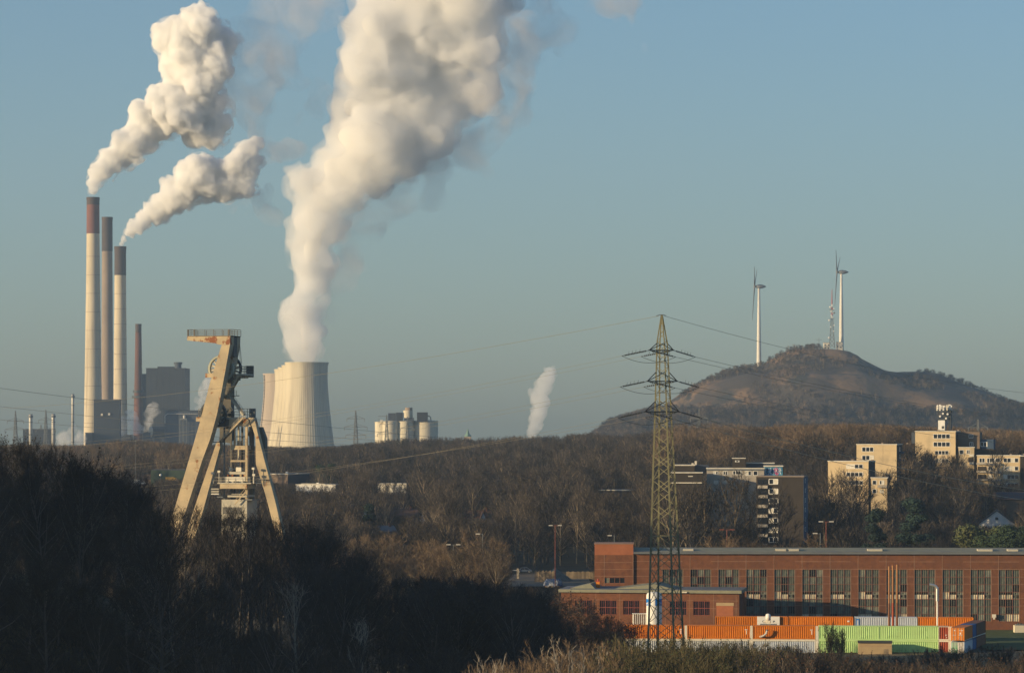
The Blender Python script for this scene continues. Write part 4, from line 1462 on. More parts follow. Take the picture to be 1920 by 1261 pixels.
lo_ = [(1172, 1284, 'grey_white', "grey white container below orange, leftmost of the lower storey"),
       (1289.5, 1406.5, 'grey_white', "grey white container below the second orange one"),
       (1412, 1528.5, 'pale_blue', "pale blue grey container below the third orange one, half hidden by scrub"),
       (1535, 1646, 'lime', "left lime green container of the lower storey, behind the willow bush"),
       (1646.3, 1757, 'lime', "right lime green container of the lower storey with the shed before it"),
       (1757.5, 1776.5, 'rust_red', "short rust red container of the lower storey")]
for x0, x1, c_, lb in lo_:
    container(cu(x0), cu(x1), 0, M[c_], M['cream'] if c_ != 'lime' else M['lime'], lb, o1, CYAW, group=GF)
for x in (1284.3, 1406.9, 1529.0, 1777.0):
    wq = .5 if x < 1700 else .58
    uu = cu(x)
    t = thing('white_post', f"white post between the containers {'right of the rust red one' if x > 1700 else ('left of lime green' if x > 1500 else ('right behind the pylon' if x < 1300 else 'amid the orange ones'))}", 'post',
              o1 + Matrix.Rotation(-CYAW, 3, 'Z') @ Vector((uu, -.03, 0)), -CYAW, 'white posts between containers')
    MB().box(0.01, wq - .01, 0, .5, 0, 2.62).build('lower_panel', M['cream'], t)
    MB().box(0.01, wq - .01, 0, .5, 2.66, 5.36).build('upper_panel', M['cream'], t)
for (x0, x1, mm, lb) in ((1172, 1529, 'cream', "long pale beam under the upper orange containers"), (1535, 1757, 'lime', "lime green beam between the two lime storeys"), (1757.5, 1777, 'cream', "short white beam between the rust red containers")):
    t = thing('floor_beam', lb, 'beam', o1 + Matrix.Rotation(-CYAW, 3, 'Z') @ Vector((cu(x0), -.05, 2.6)), -CYAW, 'beams between the container storeys')
    MB().box(0, cu(x1) - cu(x0), .0, 1.2, -.22, .172).build('web', M[mm], t)
    MB().box(0, cu(x1) - cu(x0), -.08, .0, .13, .17).build('flange', M[mm], t)

# back row, upper storey shows above the front row
o2 = Vector((PX(1500, 668), 668, hz(PX(1500, 668), 668) - .1))
cb = lambda x: (x - 1500) * 668 / F / math.cos(CYAW)
bk = [(1342, 1477, 'orange', "orange container of the back row behind the white roof machine"),
      (1479, 1599, 'orange', "orange container of the back row left of the pale blue one"),
      (1602, 1718, 'pale_blue', "pale blue container of the back row with a dark blue panel at its left end"),
      (1719.5, 1822, 'orange', "orange container of the back row, right end beyond the flue")]
for x0, x1, c_, lb in bk:
    container(cb(x0), cb(x1), up + .1, M[c_], M[c_], lb, o2, CYAW, group=GB, marks=[(cb(x1) - cb(x0) - 1.2, 1.6, .45, .3)] if x0 in (1479,) else [])
    container(cb(x0), cb(x1), 0.05, M['grey_white'], M['grey_white'], {1342: "plain grey container hidden behind the front row, leftmost", 1479: "plain grey container hidden behind the front row, second from left", 1602: "plain grey container hidden below the pale blue one", 1719.5: "plain grey container hidden below the rightmost back orange one"}[x0], o2, CYAW, group=GB)
t = thing('blue_panel', "dark blue upright panel with lighter stripes on the pale blue container", 'panel', o2 + Matrix.Rotation(-CYAW, 3, 'Z') @ Vector((cb(1604.5), -.06, up + .35)), -CYAW)
MB().box(0, .6, 0, .04, 0, 2.0).build('board', M['logo_blue'], t)
MB().box(.12, .48, -.01, 0, .25, 1.75).build('printed_stripe', M['pale_blue'], t)

# right wing, seen from its door end; its long side turned away from the sun
WY = R(17.5)
o3 = Vector((PX(1783.2, 634.8), 634.8, o1.z))


def wing(v0, v1, zb, body, label, front=None, H=2.6):
    loc = o3 + Matrix.Rotation(-WY, 3, 'Z') @ Vector((0, v0, zb))
    t = thing('shipping_container', label, 'container', loc, -WY, 'containers of the right wing')
    W, L_ = 2.56, v1 - v0
    for u in (0.02, W - .02):
        n = int(L_ / .34)
        vs = []
        for i in range(n + 1):
            a = .1 + (L_ - .2) * i / n
            d = .05 if (i % 2) else 0
            vs += [(u - (d if u > 1 else -d), a, .15), (u - (d if u > 1 else -d), a, H - .1)]
        MB().add(vs, [(2 * i, 2 * i + 2, 2 * i + 3, 2 * i + 1) for i in range(n)]).build('side_panel', body, t)
        MB().box(u - .05, u + .05, .08, L_ - .08, 0, .15).build('bottom_rail', M['cream'] if zb > 1 else body, t)
        MB().box(u - .05, u + .05, .08, L_ - .08, H - .1, H).build('top_rail', body, t)
    MB().box(.05, W - .05, .06, L_ - .06, H - .06, H - .01).build('roof_panel', body, t)
    for u in (-.02, W - .1):
        for v in (0, L_ - .12):
            MB().box(u, u + .12, v, v + .12, 0, H + .003).build('corner_post', body, t)
    MB().box(.1, W - .1, L_ - .1, L_ - .04, .05, H - .1).build('end_wall', body, t)
    mats = front or (body, body)
    for k in range(2):
        a = .1 + k * (W - .2) / 2
        b_ = a + (W - .2) / 2 - .03
        dr = MB().box(a, b_, .02, .09, .12, H - .1).build('door', mats[k], t)
        for q in (.3, .72):
            x = a + (b_ - a) * q
            MB().tube((x, -.03, .15), (x, -.03, H - .12), .03, .03, 6).build('lock_bar', M['steel'], dr)
        MB().box(a + .2, b_ - .2, -.045, -.01, 1.1, 1.18).build('handle', M['steel'], dr)
    if front is None and zb > 1:
        for (a, z, w_, h_) in ((1.55, 2.0, .25, .12), (1.95, 2.0, .4, .1), (1.6, 1.3, .3, .35), (.62, 1.95, .18, .2), (2.0, .8, .22, .3)):
            MB().box(a, a + w_, .005, .018, z, z + h_).build('printed_mark', M['white'] if a != 2.0 else M['yellow'], t)
    return t


wing(0, 9.6, up, M['orange'], "orange container showing its door end, upper right corner")
wing(9.75, 14.2, up, M['blue'], "blue container between orange and brown in the right wing, upper storey")
wing(14.35, 25.5, up, M['brown'], "brown container at the far end of the right wing, upper storey")
wing(0, 9.6, 0, M['pale_blue'], "container with green and white doors, lower right corner", (mat('faded_green_door', (.12, .38, .17), (.35, .42, .34), 1.2, .7), mat('faded_white_door', (.55, .52, .48), (.40, .34, .28), 1.0, .7)))
wing(9.75, 14.2, 0, M['blue'], "blue container of the right wing's lower storey")
wing(14.35, 25.5, 0, M['brown'], "brown container of the right wing's lower storey")

# things on and in front of the containers
rotC = Matrix.Rotation(-CYAW, 3, 'Z')
roofz = up + 2.6
for i, (x, yt) in enumerate(((1666.5, 1061), (1673.5, 1059.5), (1681.5, 1058))):
    b = o1 + rotC @ Vector((cu(x), 1.6 + .1 * i, roofz))
    t = thing('rusty_pipe', ["left and shortest of the three rusty pipes on the containers", "middle one of the three rusty pipes on the containers", "right and tallest of the three rusty pipes on the containers"][i], 'pipe', b, -CYAW, 'three rusty upright pipes')
    H_ = PZ(yt, b.y) - b.z
    MB().tube((0, 0, 0), (0, 0, H_), .20, .20, 14).build('pipe_body', M['rust_pipe'], t, False)
    MB().tube((0, 0, 0), (0, 0, H_ * .38), .235, .235, 14).build('lower_sleeve', M['rust_red'] if i == 1 else M['brown'], t)
    MB().tube((0, 0, H_ - .4), (0, 0, H_ + .02), .225, .225, 14).build('rim', M['rust_pipe'], t)
b = o1 + rotC @ Vector((cu(1757), 3.2, roofz))
t = thing('steel_flue', "shiny steel flue with a bent top on the containers", 'flue', b, -CYAW)
za, zb_, zc = PZ(1126, b.y) - b.z, PZ(1103, b.y) - b.z, PZ(1096, b.y) - b.z
MB().tube((0, 0, 0), (0, 0, za), .17, .17, 12).build('lower_pipe', M['white'], t)
MB().tube((0, 0, za), (0, 0, zb_), .30, .30, 14).build('insulated_pipe', M['inox'], t)
MB().path([(0, 0, zb_ - .15), (-.12, 0, zb_ + .35), (-.45, 0, zb_ + .62), (-1.05, 0, zc + .02), (-1.5, 0, zc + .08)], .27, 14).build('bend', M['inox'], t)
for q in (.25, .55, .85):
    z = za + (zb_ - za) * q
    MB().tube((0, 0, z), (0, 0, z + .08), .33, .33, 14).build('clamp', M['steel'], t)
MB().beam((0, 0, zb_ - .6), (.45, 0, zb_ - 1.4), .06).build('stay', M['steel'], t)

b = o1 + rotC @ Vector((cu(1441), 4.0, roofz - .05))
t = thing('roof_fan', "white domed roof fan with ducts before a white panel", 'roof fan', b, -CYAW)
MB().lathe([(.5, .9), (.52, 1.75), (.46, 2.0), (.28, 2.16), (.02, 2.2)], 20).build('dome', M['white'], t, True)
MB().tube((-1.0, 0, .55), (.55, 0, .62), .26, .26, 12).build('duct', M['cream'], t)
MB().tube((-1.1, 0, .75), (-.7, 0, .45), .2, .2, 10).tube((1.0, 0, .75), (1.2, 0, .55), .22, .22, 10).build('duct_end', M['grey_steel'], t)
MB().box(-1.6, 1.7, -.5, .5, .0, .16).build('base', M['grey_steel'], t)
MB().box(-.35, .45, -.35, .35, .1, .95).build('motor_box', M['cream'], t)
b = o2 + rotC @ Vector((cb(1420), -.35, up + .05))
t = thing('white_screen', "flat white screen standing behind the domed roof fan", 'screen', b, -CYAW)
MB().box(0, cb(1462) - cb(1420), 0, .12, .55, 2.72).build('panel', M['white'], t)
for u in (.1, cb(1462) - cb(1420) - .2):
    MB().box(u, u + .1, .02, .1, 0, .55).build('leg', M['grey_steel'], t)
b = o1 + rotC @ Vector((cu(1426), -.7, 2.9))
t = thing('vent_elbow', "grey elbow pipe sticking out of the orange container front", 'vent pipe', b, -CYAW)
MB().path([(0, .75, .35), (.2, .0, .4), (.7, -.1, .6), (1.15, -.1, 1.0), (1.3, -.1, 1.6)], .2, 10).build('pipe_body', M['steel'], t)
MB().tube((1.3, -.1, 1.55), (1.33, -.1, 1.78), .24, .24, 12).build('rim', M['grey_steel'], t)

D = 634.0
b = Vector((PX(1641, D), D, hz(PX(1641, D), D)))
t = thing('tan_shed', "small tan shed with a flat dark roof in front of the lime green containers", 'shed', b, -CYAW)
w_ = 31 * D / F
zt_ = PZ(1205, D) - b.z
MB().box(-w_, w_, 0, 2.6, -.6, zt_).build('wall', M['tan_wall'], t)
MB().box(-w_ - .12, w_ + .12, -.18, 2.75, zt_, zt_ + .36).build('roof', M['dark_roof'], t)
MB().box(w_ - 1.6, w_ - .7, -.03, .0, 0, 1.0).build('door', M['wood'], t)
MB().box(-w_ + .2, w_ - .2, -.02, .0, zt_ - .55, zt_ - .5).build('steel_strip', M['mortar'], t)

D = 703.0
b = Vector((PX(1922, D), D, hz(PX(1922, D), D)))
t = thing('concrete_enclosure', "pale concrete enclosure on the lawn by the right end of the hall", 'enclosure', b)
MB().box(-2.2, 3.5, 0, 2.2, -.4, 1.75).build('wall', M['cream_silo'], t)
MB().box(-1.9, 3.2, .3, 1.9, 1.75, 1.98).build('lid', M['grey_steel'], t)
for u in (-1.5, -.9, .2, .9):
    MB().box(u, u + .3, .6, 1.1, 1.98, 2.25).build('valve_box', M['sheave_dark'], t)

# ------------------------------------------------------------------ flats and houses
def block(name, label, x0, x1, ytop, D, depth, yaw, wall_m, side_m, wins=(), side_wins=(), balconies=(), extras=(), cat='apartment block', roof_m='cream', group=None, vents=()):
    """a flat-roofed building: wins = (x0, x1, ytop, ybottom, columns) in photo measure on the front"""
    s = D / F
    cyw, syw = math.cos(yaw), math.sin(yaw)
    X0 = PX(x0, D)
    g = hz(PX((x0 + x1) / 2, D), D)
    t = thing(name, label, cat, (X0, D, g), -yaw, group)

    def u(x, v=0.0):
        return ((x - x0) * s - v * syw) / cyw

    def z(y):
        return PZ(y, D) - g
    L_ = u(x1)
    H_ = z(ytop)
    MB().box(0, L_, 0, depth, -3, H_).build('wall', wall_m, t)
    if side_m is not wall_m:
        MB().box(L_ + .002, L_ + .06, .0, depth, -3, H_ - .01).build('shaded_side', side_m, t)  # thin sheet that puts the end wall's shade into its colour
    MB().box(-.18, L_ + .22, -.18, depth + .2, H_ + .002, H_ + .3).build('roof', M[roof_m], t)
    MB().box(.2, L_ - .2, .2, depth - .2, H_ + .3, H_ + .34).build('roof_felt', M['fascia'], t)
    for (a, c, ya, yb, n) in wins:
        ua, uc, za, zb = u(a), u(c), z(yb), z(ya)
        m = MB()
        m.box(ua, uc, -.07, .02, zb - .16, zb).box(ua, uc, -.07, .02, za, za + .16)
        p = (uc - ua) / n
        for i in range(n + 1):
            xx = ua + p * i
            m.box(xx - .1, xx + .1, -.068, .02, za + .16, zb - .16)
        wo = m.build('window', M['white'], t)
        for i in range(n):
            MB().box(ua + p * i + .1, ua + p * (i + 1) - .1, -.03, .01, za + .16, zb - .16).build('pane', M['cream'] if rng.random() < .22 else M['glass_dark'], wo)
    for (va, vc, ya, yb) in side_wins:
        za, zb = z(yb), z(ya)
        m = MB()
        m.box(L_ + .06, L_ + .13, va, vc, za, za + .14).box(L_ + .06, L_ + .13, va, vc, zb - .14, zb)
        for vv in (va, (va + vc) / 2, vc):
            m.box(L_ + .06, L_ + .128, vv - .07, vv + .07, za + .14, zb - .14)
        wo = m.build('window', M['white'], t)
        MB().box(L_ + .06, L_ + .09, va + .07, vc - .07, za + .14, zb - .14).build('pane', M['glass_dark'], wo)
    for (a, c, ya, yb, mm) in balconies:
        ua, uc, za, zb = u(a), u(c), z(yb), z(ya)
        bo = MB().box(ua, uc, -.9, -.8, za, zb).box(ua, ua + .08, -.8, 0, za, zb).box(uc - .08, uc, -.8, 0, za, zb).build('balcony', M[mm], t)
        MB().box(ua, uc, -.8, 0, za, za + .12).build('floor_slab', M['concrete_brown'], bo)
    for (a, c, ya, yb, va, vb, mm, pn) in extras:
        MB().box(u(a), u(c), va, vb, z(yb), z(ya)).build(pn, M[mm], t)
    for (a, ya, v_) in vents:
        MB().box(u(a) - .35, u(a) + .35, v_, v_ + .8, H_ + .3, z(ya)).build('roof_vent', M['concrete_brown'], t)
    return t, u, z


# dark tower block in the middle
D = 960
fl = [899 + 18.15 * i for i in range(7)]
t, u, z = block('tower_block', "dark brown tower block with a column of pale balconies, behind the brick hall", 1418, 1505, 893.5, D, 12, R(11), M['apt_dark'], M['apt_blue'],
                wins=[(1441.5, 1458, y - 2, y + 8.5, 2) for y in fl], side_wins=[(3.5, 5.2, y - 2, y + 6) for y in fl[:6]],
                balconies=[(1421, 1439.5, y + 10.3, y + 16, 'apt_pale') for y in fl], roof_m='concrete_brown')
for y in fl:
    MB().box(u(1421), u(1439.5), -.03, .01, z(y + 9), z(y - 1)).build('balcony_door', M['glass_dark'], t)
# paler slab behind it with penthouses and the painted wall
D = 975
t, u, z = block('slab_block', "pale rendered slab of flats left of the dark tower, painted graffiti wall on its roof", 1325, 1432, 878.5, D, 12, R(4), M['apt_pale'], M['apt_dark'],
                wins=[(1338, 1346, 882.5, 889.5, 2), (1356, 1364, 882.5, 890, 2), (1374, 1389, 881.5, 889.5, 3), (1397, 1408, 882, 891, 2), (1412, 1420, 882, 891, 1)] +
                     [(x, x + 7, 900 + 18 * i, 907 + 18 * i, 1) for i in range(5) for x in (1339, 1357)],
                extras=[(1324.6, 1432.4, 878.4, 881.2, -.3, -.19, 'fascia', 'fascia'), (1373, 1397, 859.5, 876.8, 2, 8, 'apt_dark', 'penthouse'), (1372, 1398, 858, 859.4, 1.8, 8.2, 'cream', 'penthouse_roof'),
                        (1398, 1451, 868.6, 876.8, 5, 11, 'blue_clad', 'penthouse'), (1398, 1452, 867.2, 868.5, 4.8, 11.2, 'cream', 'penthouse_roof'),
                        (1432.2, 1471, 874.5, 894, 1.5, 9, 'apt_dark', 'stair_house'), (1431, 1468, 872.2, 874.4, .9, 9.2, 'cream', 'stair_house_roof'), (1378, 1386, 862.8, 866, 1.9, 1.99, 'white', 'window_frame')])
MB().box(u(1380), u(1384), 1.86, 1.895, z(865.4), z(863.4)).build('pane', M['glass_dark'], t)
gw = MB().box(u(1432), u(1466.5), 1.36, 1.48, z(890.5), z(874.6)).build('painted_wall', M['graf_cyan'], t)
r2 = random.Random(3)


def stroke(mm, pts, w_):
    m = MB()
    for p, q in zip(pts[:-1], pts[1:]):
        m.beam((u(p[0]), 1.352 - r2.random() * .006, z(p[1])), (u(q[0]), 1.352 - r2.random() * .006, z(q[1])), .012, w_, up=(0, 0, 1))
    m.build('spray_stroke', M[mm], gw)


for i in range(7):
    x = 1434 + i * 4.5
    col = 'graf_pink' if i in (4, 5) else ('graf_dark' if i % 2 else 'graf_white')
    ox = r2.uniform(-1, 1)
    stroke(col, [(x + ox, 877), (x + 2 + ox, 880), (x - 1 + ox, 884), (x + 2.5, 888), (x + 3.4, 883), (x + 1, 879)], .26)
    stroke('graf_white' if col != 'graf_white' else 'graf_dark', [(x + 1.5, 889), (x + 3.6, 885), (x + 2, 877.5)], .16)
stroke('graf_pink', [(1451, 881), (1454, 877), (1457, 879), (1456, 884), (1453, 888), (1458, 889)], .42)
stroke('graf_white', [(1452, 884), (1455, 881), (1457, 885)], .2)
# low dark blocks at its left
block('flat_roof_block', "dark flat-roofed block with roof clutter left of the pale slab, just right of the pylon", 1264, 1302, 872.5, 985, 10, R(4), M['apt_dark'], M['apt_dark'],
      extras=[(1292, 1328, 871.5, 886, 3, 11, 'blue_clad', 'roof_house'), (1302, 1306, 864, 872, 4, 5, 'cream', 'roof_vent'), (1296, 1300, 868, 872, 4, 5, 'cream', 'roof_vent'), (1268, 1290, 870.5, 872, 2, 4, 'cream', 'roof_duct')])
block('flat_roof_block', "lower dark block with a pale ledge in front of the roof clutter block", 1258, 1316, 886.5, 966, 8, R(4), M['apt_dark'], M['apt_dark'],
      extras=[(1258, 1316, 903.5, 905.5, -.5, -.19, 'cream', 'ledge'), (1281, 1308, 888.5, 903, -.06, -.01, 'apt_dark', 'recess_shade'), (1290, 1299, 891.5, 893, -.12, -.07, 'cream', 'sign_board')])
# beige flats on the right
block('beige_flats', "nearest beige block of flats with white windows, its shaded end wall to the right", 1552.5, 1626, 865, 1100, 13, R(16), M['apt_beige'], M['apt_dark'],
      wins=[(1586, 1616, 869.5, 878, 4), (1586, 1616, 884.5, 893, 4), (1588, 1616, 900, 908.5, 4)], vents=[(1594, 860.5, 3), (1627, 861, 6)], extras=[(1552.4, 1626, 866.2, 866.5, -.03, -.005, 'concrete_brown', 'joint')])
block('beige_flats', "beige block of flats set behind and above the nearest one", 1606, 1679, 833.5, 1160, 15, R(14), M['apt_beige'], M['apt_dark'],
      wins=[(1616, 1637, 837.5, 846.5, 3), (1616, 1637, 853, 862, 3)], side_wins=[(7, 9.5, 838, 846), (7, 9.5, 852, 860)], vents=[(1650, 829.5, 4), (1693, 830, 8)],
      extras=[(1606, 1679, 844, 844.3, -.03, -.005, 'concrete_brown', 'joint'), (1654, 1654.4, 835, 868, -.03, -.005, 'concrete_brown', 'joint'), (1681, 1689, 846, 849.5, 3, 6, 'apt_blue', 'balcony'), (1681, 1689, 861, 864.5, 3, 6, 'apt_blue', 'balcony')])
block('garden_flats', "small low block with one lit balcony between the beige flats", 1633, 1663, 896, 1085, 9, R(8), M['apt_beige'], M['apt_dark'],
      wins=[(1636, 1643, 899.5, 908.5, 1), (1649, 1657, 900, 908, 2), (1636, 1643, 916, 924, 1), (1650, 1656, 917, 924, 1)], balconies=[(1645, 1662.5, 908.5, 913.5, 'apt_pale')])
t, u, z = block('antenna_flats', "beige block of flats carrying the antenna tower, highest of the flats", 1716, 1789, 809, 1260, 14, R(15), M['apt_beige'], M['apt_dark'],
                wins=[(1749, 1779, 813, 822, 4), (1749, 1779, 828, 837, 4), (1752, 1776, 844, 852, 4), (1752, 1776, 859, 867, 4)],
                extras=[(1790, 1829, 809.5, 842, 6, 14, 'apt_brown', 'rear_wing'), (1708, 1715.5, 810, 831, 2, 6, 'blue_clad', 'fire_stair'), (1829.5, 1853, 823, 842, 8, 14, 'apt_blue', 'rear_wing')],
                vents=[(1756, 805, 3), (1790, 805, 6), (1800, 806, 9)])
for (a, c, ya, yb) in ((1817, 1825, 813.5, 821), (1818, 1825, 828.5, 836)):
    wo = MB().box(u(a, 6), u(c, 6), 5.9, 5.98, z(yb), z(ya)).build('window', M['white'], t)
    MB().box(u(a, 6) + .2, (u(a, 6) + u(c, 6)) / 2 - .1, 5.86, 5.89, z(yb) + .2, z(ya) - .2).box((u(a, 6) + u(c, 6)) / 2 + .1, u(c, 6) - .2, 5.86, 5.89, z(yb) + .2, z(ya) - .2).build('pane', M['glass_dark'], wo)
wo = MB().box(u(1834, 8), u(1852, 8), 7.9, 7.98, z(837), z(828)).build('window', M['white'], t)
for i in range(3):
    a = u(1834, 8) + i * 1.18
    MB().box(a + .2, a + 1.0, 7.86, 7.89, z(836), z(829)).build('pane', M['glass_dark'], wo)
ab = t
# antenna tower on its roof
D = 1266
b = Vector((PX(1771, D), D, PZ(806, D)))
t = thing('antenna_tower', "white cabin with a dark frame and a ring of tall panel antennas on the roof", 'antenna tower', b, -R(15))
s = D / F
MB().box(-2.5, .5, -1.4, 2.0, 0, 18.5 * s).build('cabin', M['white'], t)
MB().box(-.9, .0, -1.45, -1.41, .6, 1.6).build('hatch', M['sheave_dark'], t)
m = MB()
for (x, y) in ((-2.4, -1.3), (.4, -1.3), (2.4, -1.0), (2.4, 2.0), (.4, 2.2), (-2.4, 2.2)):
    m.beam((x, y, 0), (x, y, 38 * s), .22)
for q in (19, 24, 29, 34, 38):
    for (p0, p1) in (((-2.4, -1.3), (2.4, -1.0)), ((2.4, -1.0), (2.4, 2.0)), ((2.4, 2.0), (-2.4, 2.2)), ((-2.4, 2.2), (-2.4, -1.3))):
        m.beam((*p0, q * s), (*p1, q * s), .18)
for q in (19, 24, 29):
    m.beam((-2.4, -1.3, q * s), (2.4, -1.0, (q + 5) * s), .12).beam((2.4, -1.0, q * s), (2.4, 2.0, (q + 5) * s), .12)
m.build('frame', M['sheave_dark'], t)
MB().box(1.6, 2.5, -.9, 2.2, 0, 37 * s).build('dark_screen', M['dark_clad'], t)
for i in range(11):
    a = R(180 + i * 30)
    x, y = 2.75 * math.cos(a) - .2, 2.4 * math.sin(a) + .4
    hgt = (9.5 + (i % 3)) * s
    MB().box(x - .28, x + .28, y - .16, y + .16, 36.5 * s, 36.5 * s + hgt).build('panel_antenna', M['white'] if i % 4 else M['cream'], t)
for i, (x, q) in enumerate(((-1.5, 26), (.8, 22), (1.4, 30), (-.4, 31))):
    MB().tube((x, -1.6, q * s), (x, -2.0, q * s), .42, .36, 12).build('dish', M['white'], t)
for x in (-1.2, .3, 1.3):
    MB().tube((x, .5, 38 * s), (x, .5, 50 * s), .07, .05, 5).build('whip_antenna', M['grey_steel'], t)
block('stepped_flats', "narrow lit block with dark balconies left of the long flats", 1797, 1826, 839, 1235, 9, R(8), M['apt_beige'], M['apt_dark'],
      wins=[(1799, 1806, 842.5, 851, 1), (1812, 1818, 842.5, 851, 2)], balconies=[(1817, 1825.5, 851, 855.5, 'cream'), (1817, 1825.5, 866, 870, 'cream')],
      extras=[(1827, 1860, 841, 853, 5, 9, 'apt_dark', 'rear_wing'), (1815, 1825, 857, 866, -.05, -.01, 'apt_dark', 'recess_shade')])  # dark sheet painted where a recess would lie in shade
block('long_flats', "long lit block of flats with rows of white windows at the right edge", 1832, 1911, 854, 1200, 12, R(12), M['apt_beige'], M['apt_dark'],
      wins=[(1880, 1907, 858 + 15.4 * i, 866.5 + 15.4 * i, 4) for i in range(4)] + [(1850, 1864, 858, 867, 3), (1836, 1846, 858, 867, 2), (1852, 1860, 874, 882, 2), (1852, 1860, 889, 897, 2), (1866, 1874, 858, 866, 1)],
      balconies=[(1831, 1851, 867 + 15 * i, 870.5 + 15 * i, 'apt_pale') for i in range(3)] + [(1853, 1876, 868 + 15 * i, 871.5 + 15 * i, 'apt_pale') for i in range(3)], vents=[(1892, 850, 4), (1915, 850, 7)],
      extras=[(1833, 1849, 874, 882, -.04, -.01, 'apt_dark', 'recess_shade'), (1833, 1849, 889, 897, -.04, -.01, 'apt_dark', 'recess_shade')])  # flat dark sheets stand in for shade in the balcony recesses
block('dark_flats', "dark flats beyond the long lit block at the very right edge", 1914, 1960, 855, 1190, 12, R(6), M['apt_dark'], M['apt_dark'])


def house(x0, x1, yapex, yeave, D, label, wall_m, roof_m, yaw=0.0, depth=10.0, windows=True, ridge_across=False):
    s = D / F
    xm = (x0 + x1) / 2
    g = hz(PX(xm, D), D)
    t = thing('gabled_house', label, 'house', (PX(xm, D), D, g), yaw)
    w = (x1 - x0) * s / 2
    ze, za = PZ(yeave, D) - g, PZ(yapex, D) - g
    if not ridge_across:
        MB().prism([(-w, -3), (w, -3), (w, ze), (0, za), (-w, ze)], 0, depth).build('wall', wall_m, t)
        for sgn in (-1, 1):
            MB().prism([(0, za + .02), (sgn * (w + .5), ze - .5 * (za - ze) / w + .02), (sgn * (w + .5), ze - .5 * (za - ze) / w + .3), (0, za + .32)], -.3, depth + .3).build('roof', roof_m, t)
        if windows:
            wo = MB().box(-.6, .6, -.06, .02, ze + (za - ze) * .3, ze + (za - ze) * .3 + 1.1).build('window', M['white'], t)
            MB().box(-.48, .48, -.08, -.061, ze + (za - ze) * .3 + .1, ze + (za - ze) * .3 + 1.0).build('pane', M['glass_dark'], wo)
    else:
        MB().box(-w, w, 0, depth, -3, ze).build('wall', wall_m, t)
        m = MB()
        m.add([(-w - .4, -.5, ze), (w + .4, -.5, ze), (w + .4, depth / 2, za), (-w - .4, depth / 2, za), (w + .4, depth + .5, ze), (-w - .4, depth + .5, ze)], [(0, 1, 2, 3), (3, 2, 4, 5), (1, 4, 2), (0, 3, 5)])
        m.build('roof', roof_m, t)
    MB().box(w * .4, w * .4 + .8, depth * .4, depth * .4 + .8, ze, za + .9).build('chimney_stack', M['brick_stack'], t)
    return t


house(1836, 1902, 957.5, 982, 1080, "white gabled house with a dark tiled roof at the right, above the evergreens", M['white'], M['dark_roof'], R(-8), 11)
house(1624, 1648, 945, 962, 1120, "white gable end half hidden in the wood left of the tall conifer", M['white'], M['dark_roof'], R(20), 9)
house(787, 798, 962, 975, 1300, "tiny sunlit white gable among the trees left of centre", M['white'], M['red_tile'], R(-10), 8, False)
house(736, 784, 953, 968, 1320, "long brown tiled roof left of the tiny sunlit gable", M['apt_brown'], M['red_tile'], R(8), 9, ridge_across=True)
house(870, 924, 956, 972, 1320, "brown tiled roof right of the tiny sunlit gable", M['apt_brown'], M['red_tile'], R(-6), 9, ridge_across=True)
house(901, 911, 960, 973, 1290, "little white gable before the right brown roof", M['white'], M['red_tile'], R(5), 6, False)
house(673, 693, 962, 984, 1260, "dark gable with white bargeboards amid the trees", M['apt_dark'], M['white'], R(0), 7, False)
house(716, 746, 985, 1000, 1150, "grey roofed house behind the tan shrubs", M['apt_pale'], M['fascia'], R(25), 8, ridge_across=True)
t = thing('solar_roof', "roof slope covered with dark solar panels below the long flats", 'solar roof', (PX(1900, 1110), 1110, hz(PX(1900, 1110), 1110)))
g = t.location.z
za, zb = PZ(936, 1110) - g, PZ(922, 1110) - g
MB().box(-5.5, 9, 1, 9, -2, za).build('wall', M['apt_brown'], t)
MB().prism([(0, 0), (1, 0), (1, 1), (0, 1)], 0, 0.01)
m = MB(); m.add([(-6, 0, za), (9.5, 0, za), (9.5, 5.5, zb), (-6, 5.5, zb), (9.5, 10, za), (-6, 10, za)], [(0, 1, 2, 3), (3, 2, 4, 5), (1, 4, 2), (0, 3, 5)]); m.build('roof', M['red_tile'], t)
for i in range(7):
    for j in range(2):
        a = -5.2 + i * 2.0
        q0, q1 = .12 + j * .42, .12 + j * .42 + .38
        MB().add([(a, 5.5 * q0, za + (zb - za) * q0 + .08), (a + 1.85, 5.5 * q0, za + (zb - za) * q0 + .08), (a + 1.85, 5.5 * q1, za + (zb - za) * q1 + .08), (a, 5.5 * q1, za + (zb - za) * q1 + .08)], [(0, 1, 2, 3)]).build('solar_panel', M['solar'], t)

# low buildings in the wood left of centre
block('low_warehouse', "long low white building right of the winding tower, behind bare trees", 555, 630, 908.5, 1450, 18, R(17), M['white'], M['apt_dark'], cat='warehouse',
      extras=[(560, 605, 906, 907.5, 3, 4, 'cream', 'roof_duct'), (588, 592, 904.5, 908, 4, 5, 'white', 'roof_vent')])
block('low_warehouse', "short cream building in the middle of the bare wood", 708.5, 763, 906.5, 1480, 14, R(13), M['cream'], M['apt_dark'], cat='warehouse', extras=[(708.4, 763, 908, 908.6, -.05, -.01, 'concrete_brown', 'joint')])
block('brown_building', "brown flat-roofed building directly right of the winding tower's leg", 497, 541, 888.5, 1550, 22, R(24), M['apt_brown'], M['dark_clad'], cat='building',
      extras=[(533, 536, 883.5, 887.5, 2, 3, 'white', 'roof_vent'), (548, 553, 886.5, 887.5, 4, 8, 'cream', 'roof_duct')])
block('long_low_block', "long low roof edge glinting above the wood right of centre", 1122, 1180, 919, 1250, 12, R(10), M['apt_dark'], M['apt_dark'], cat='building')
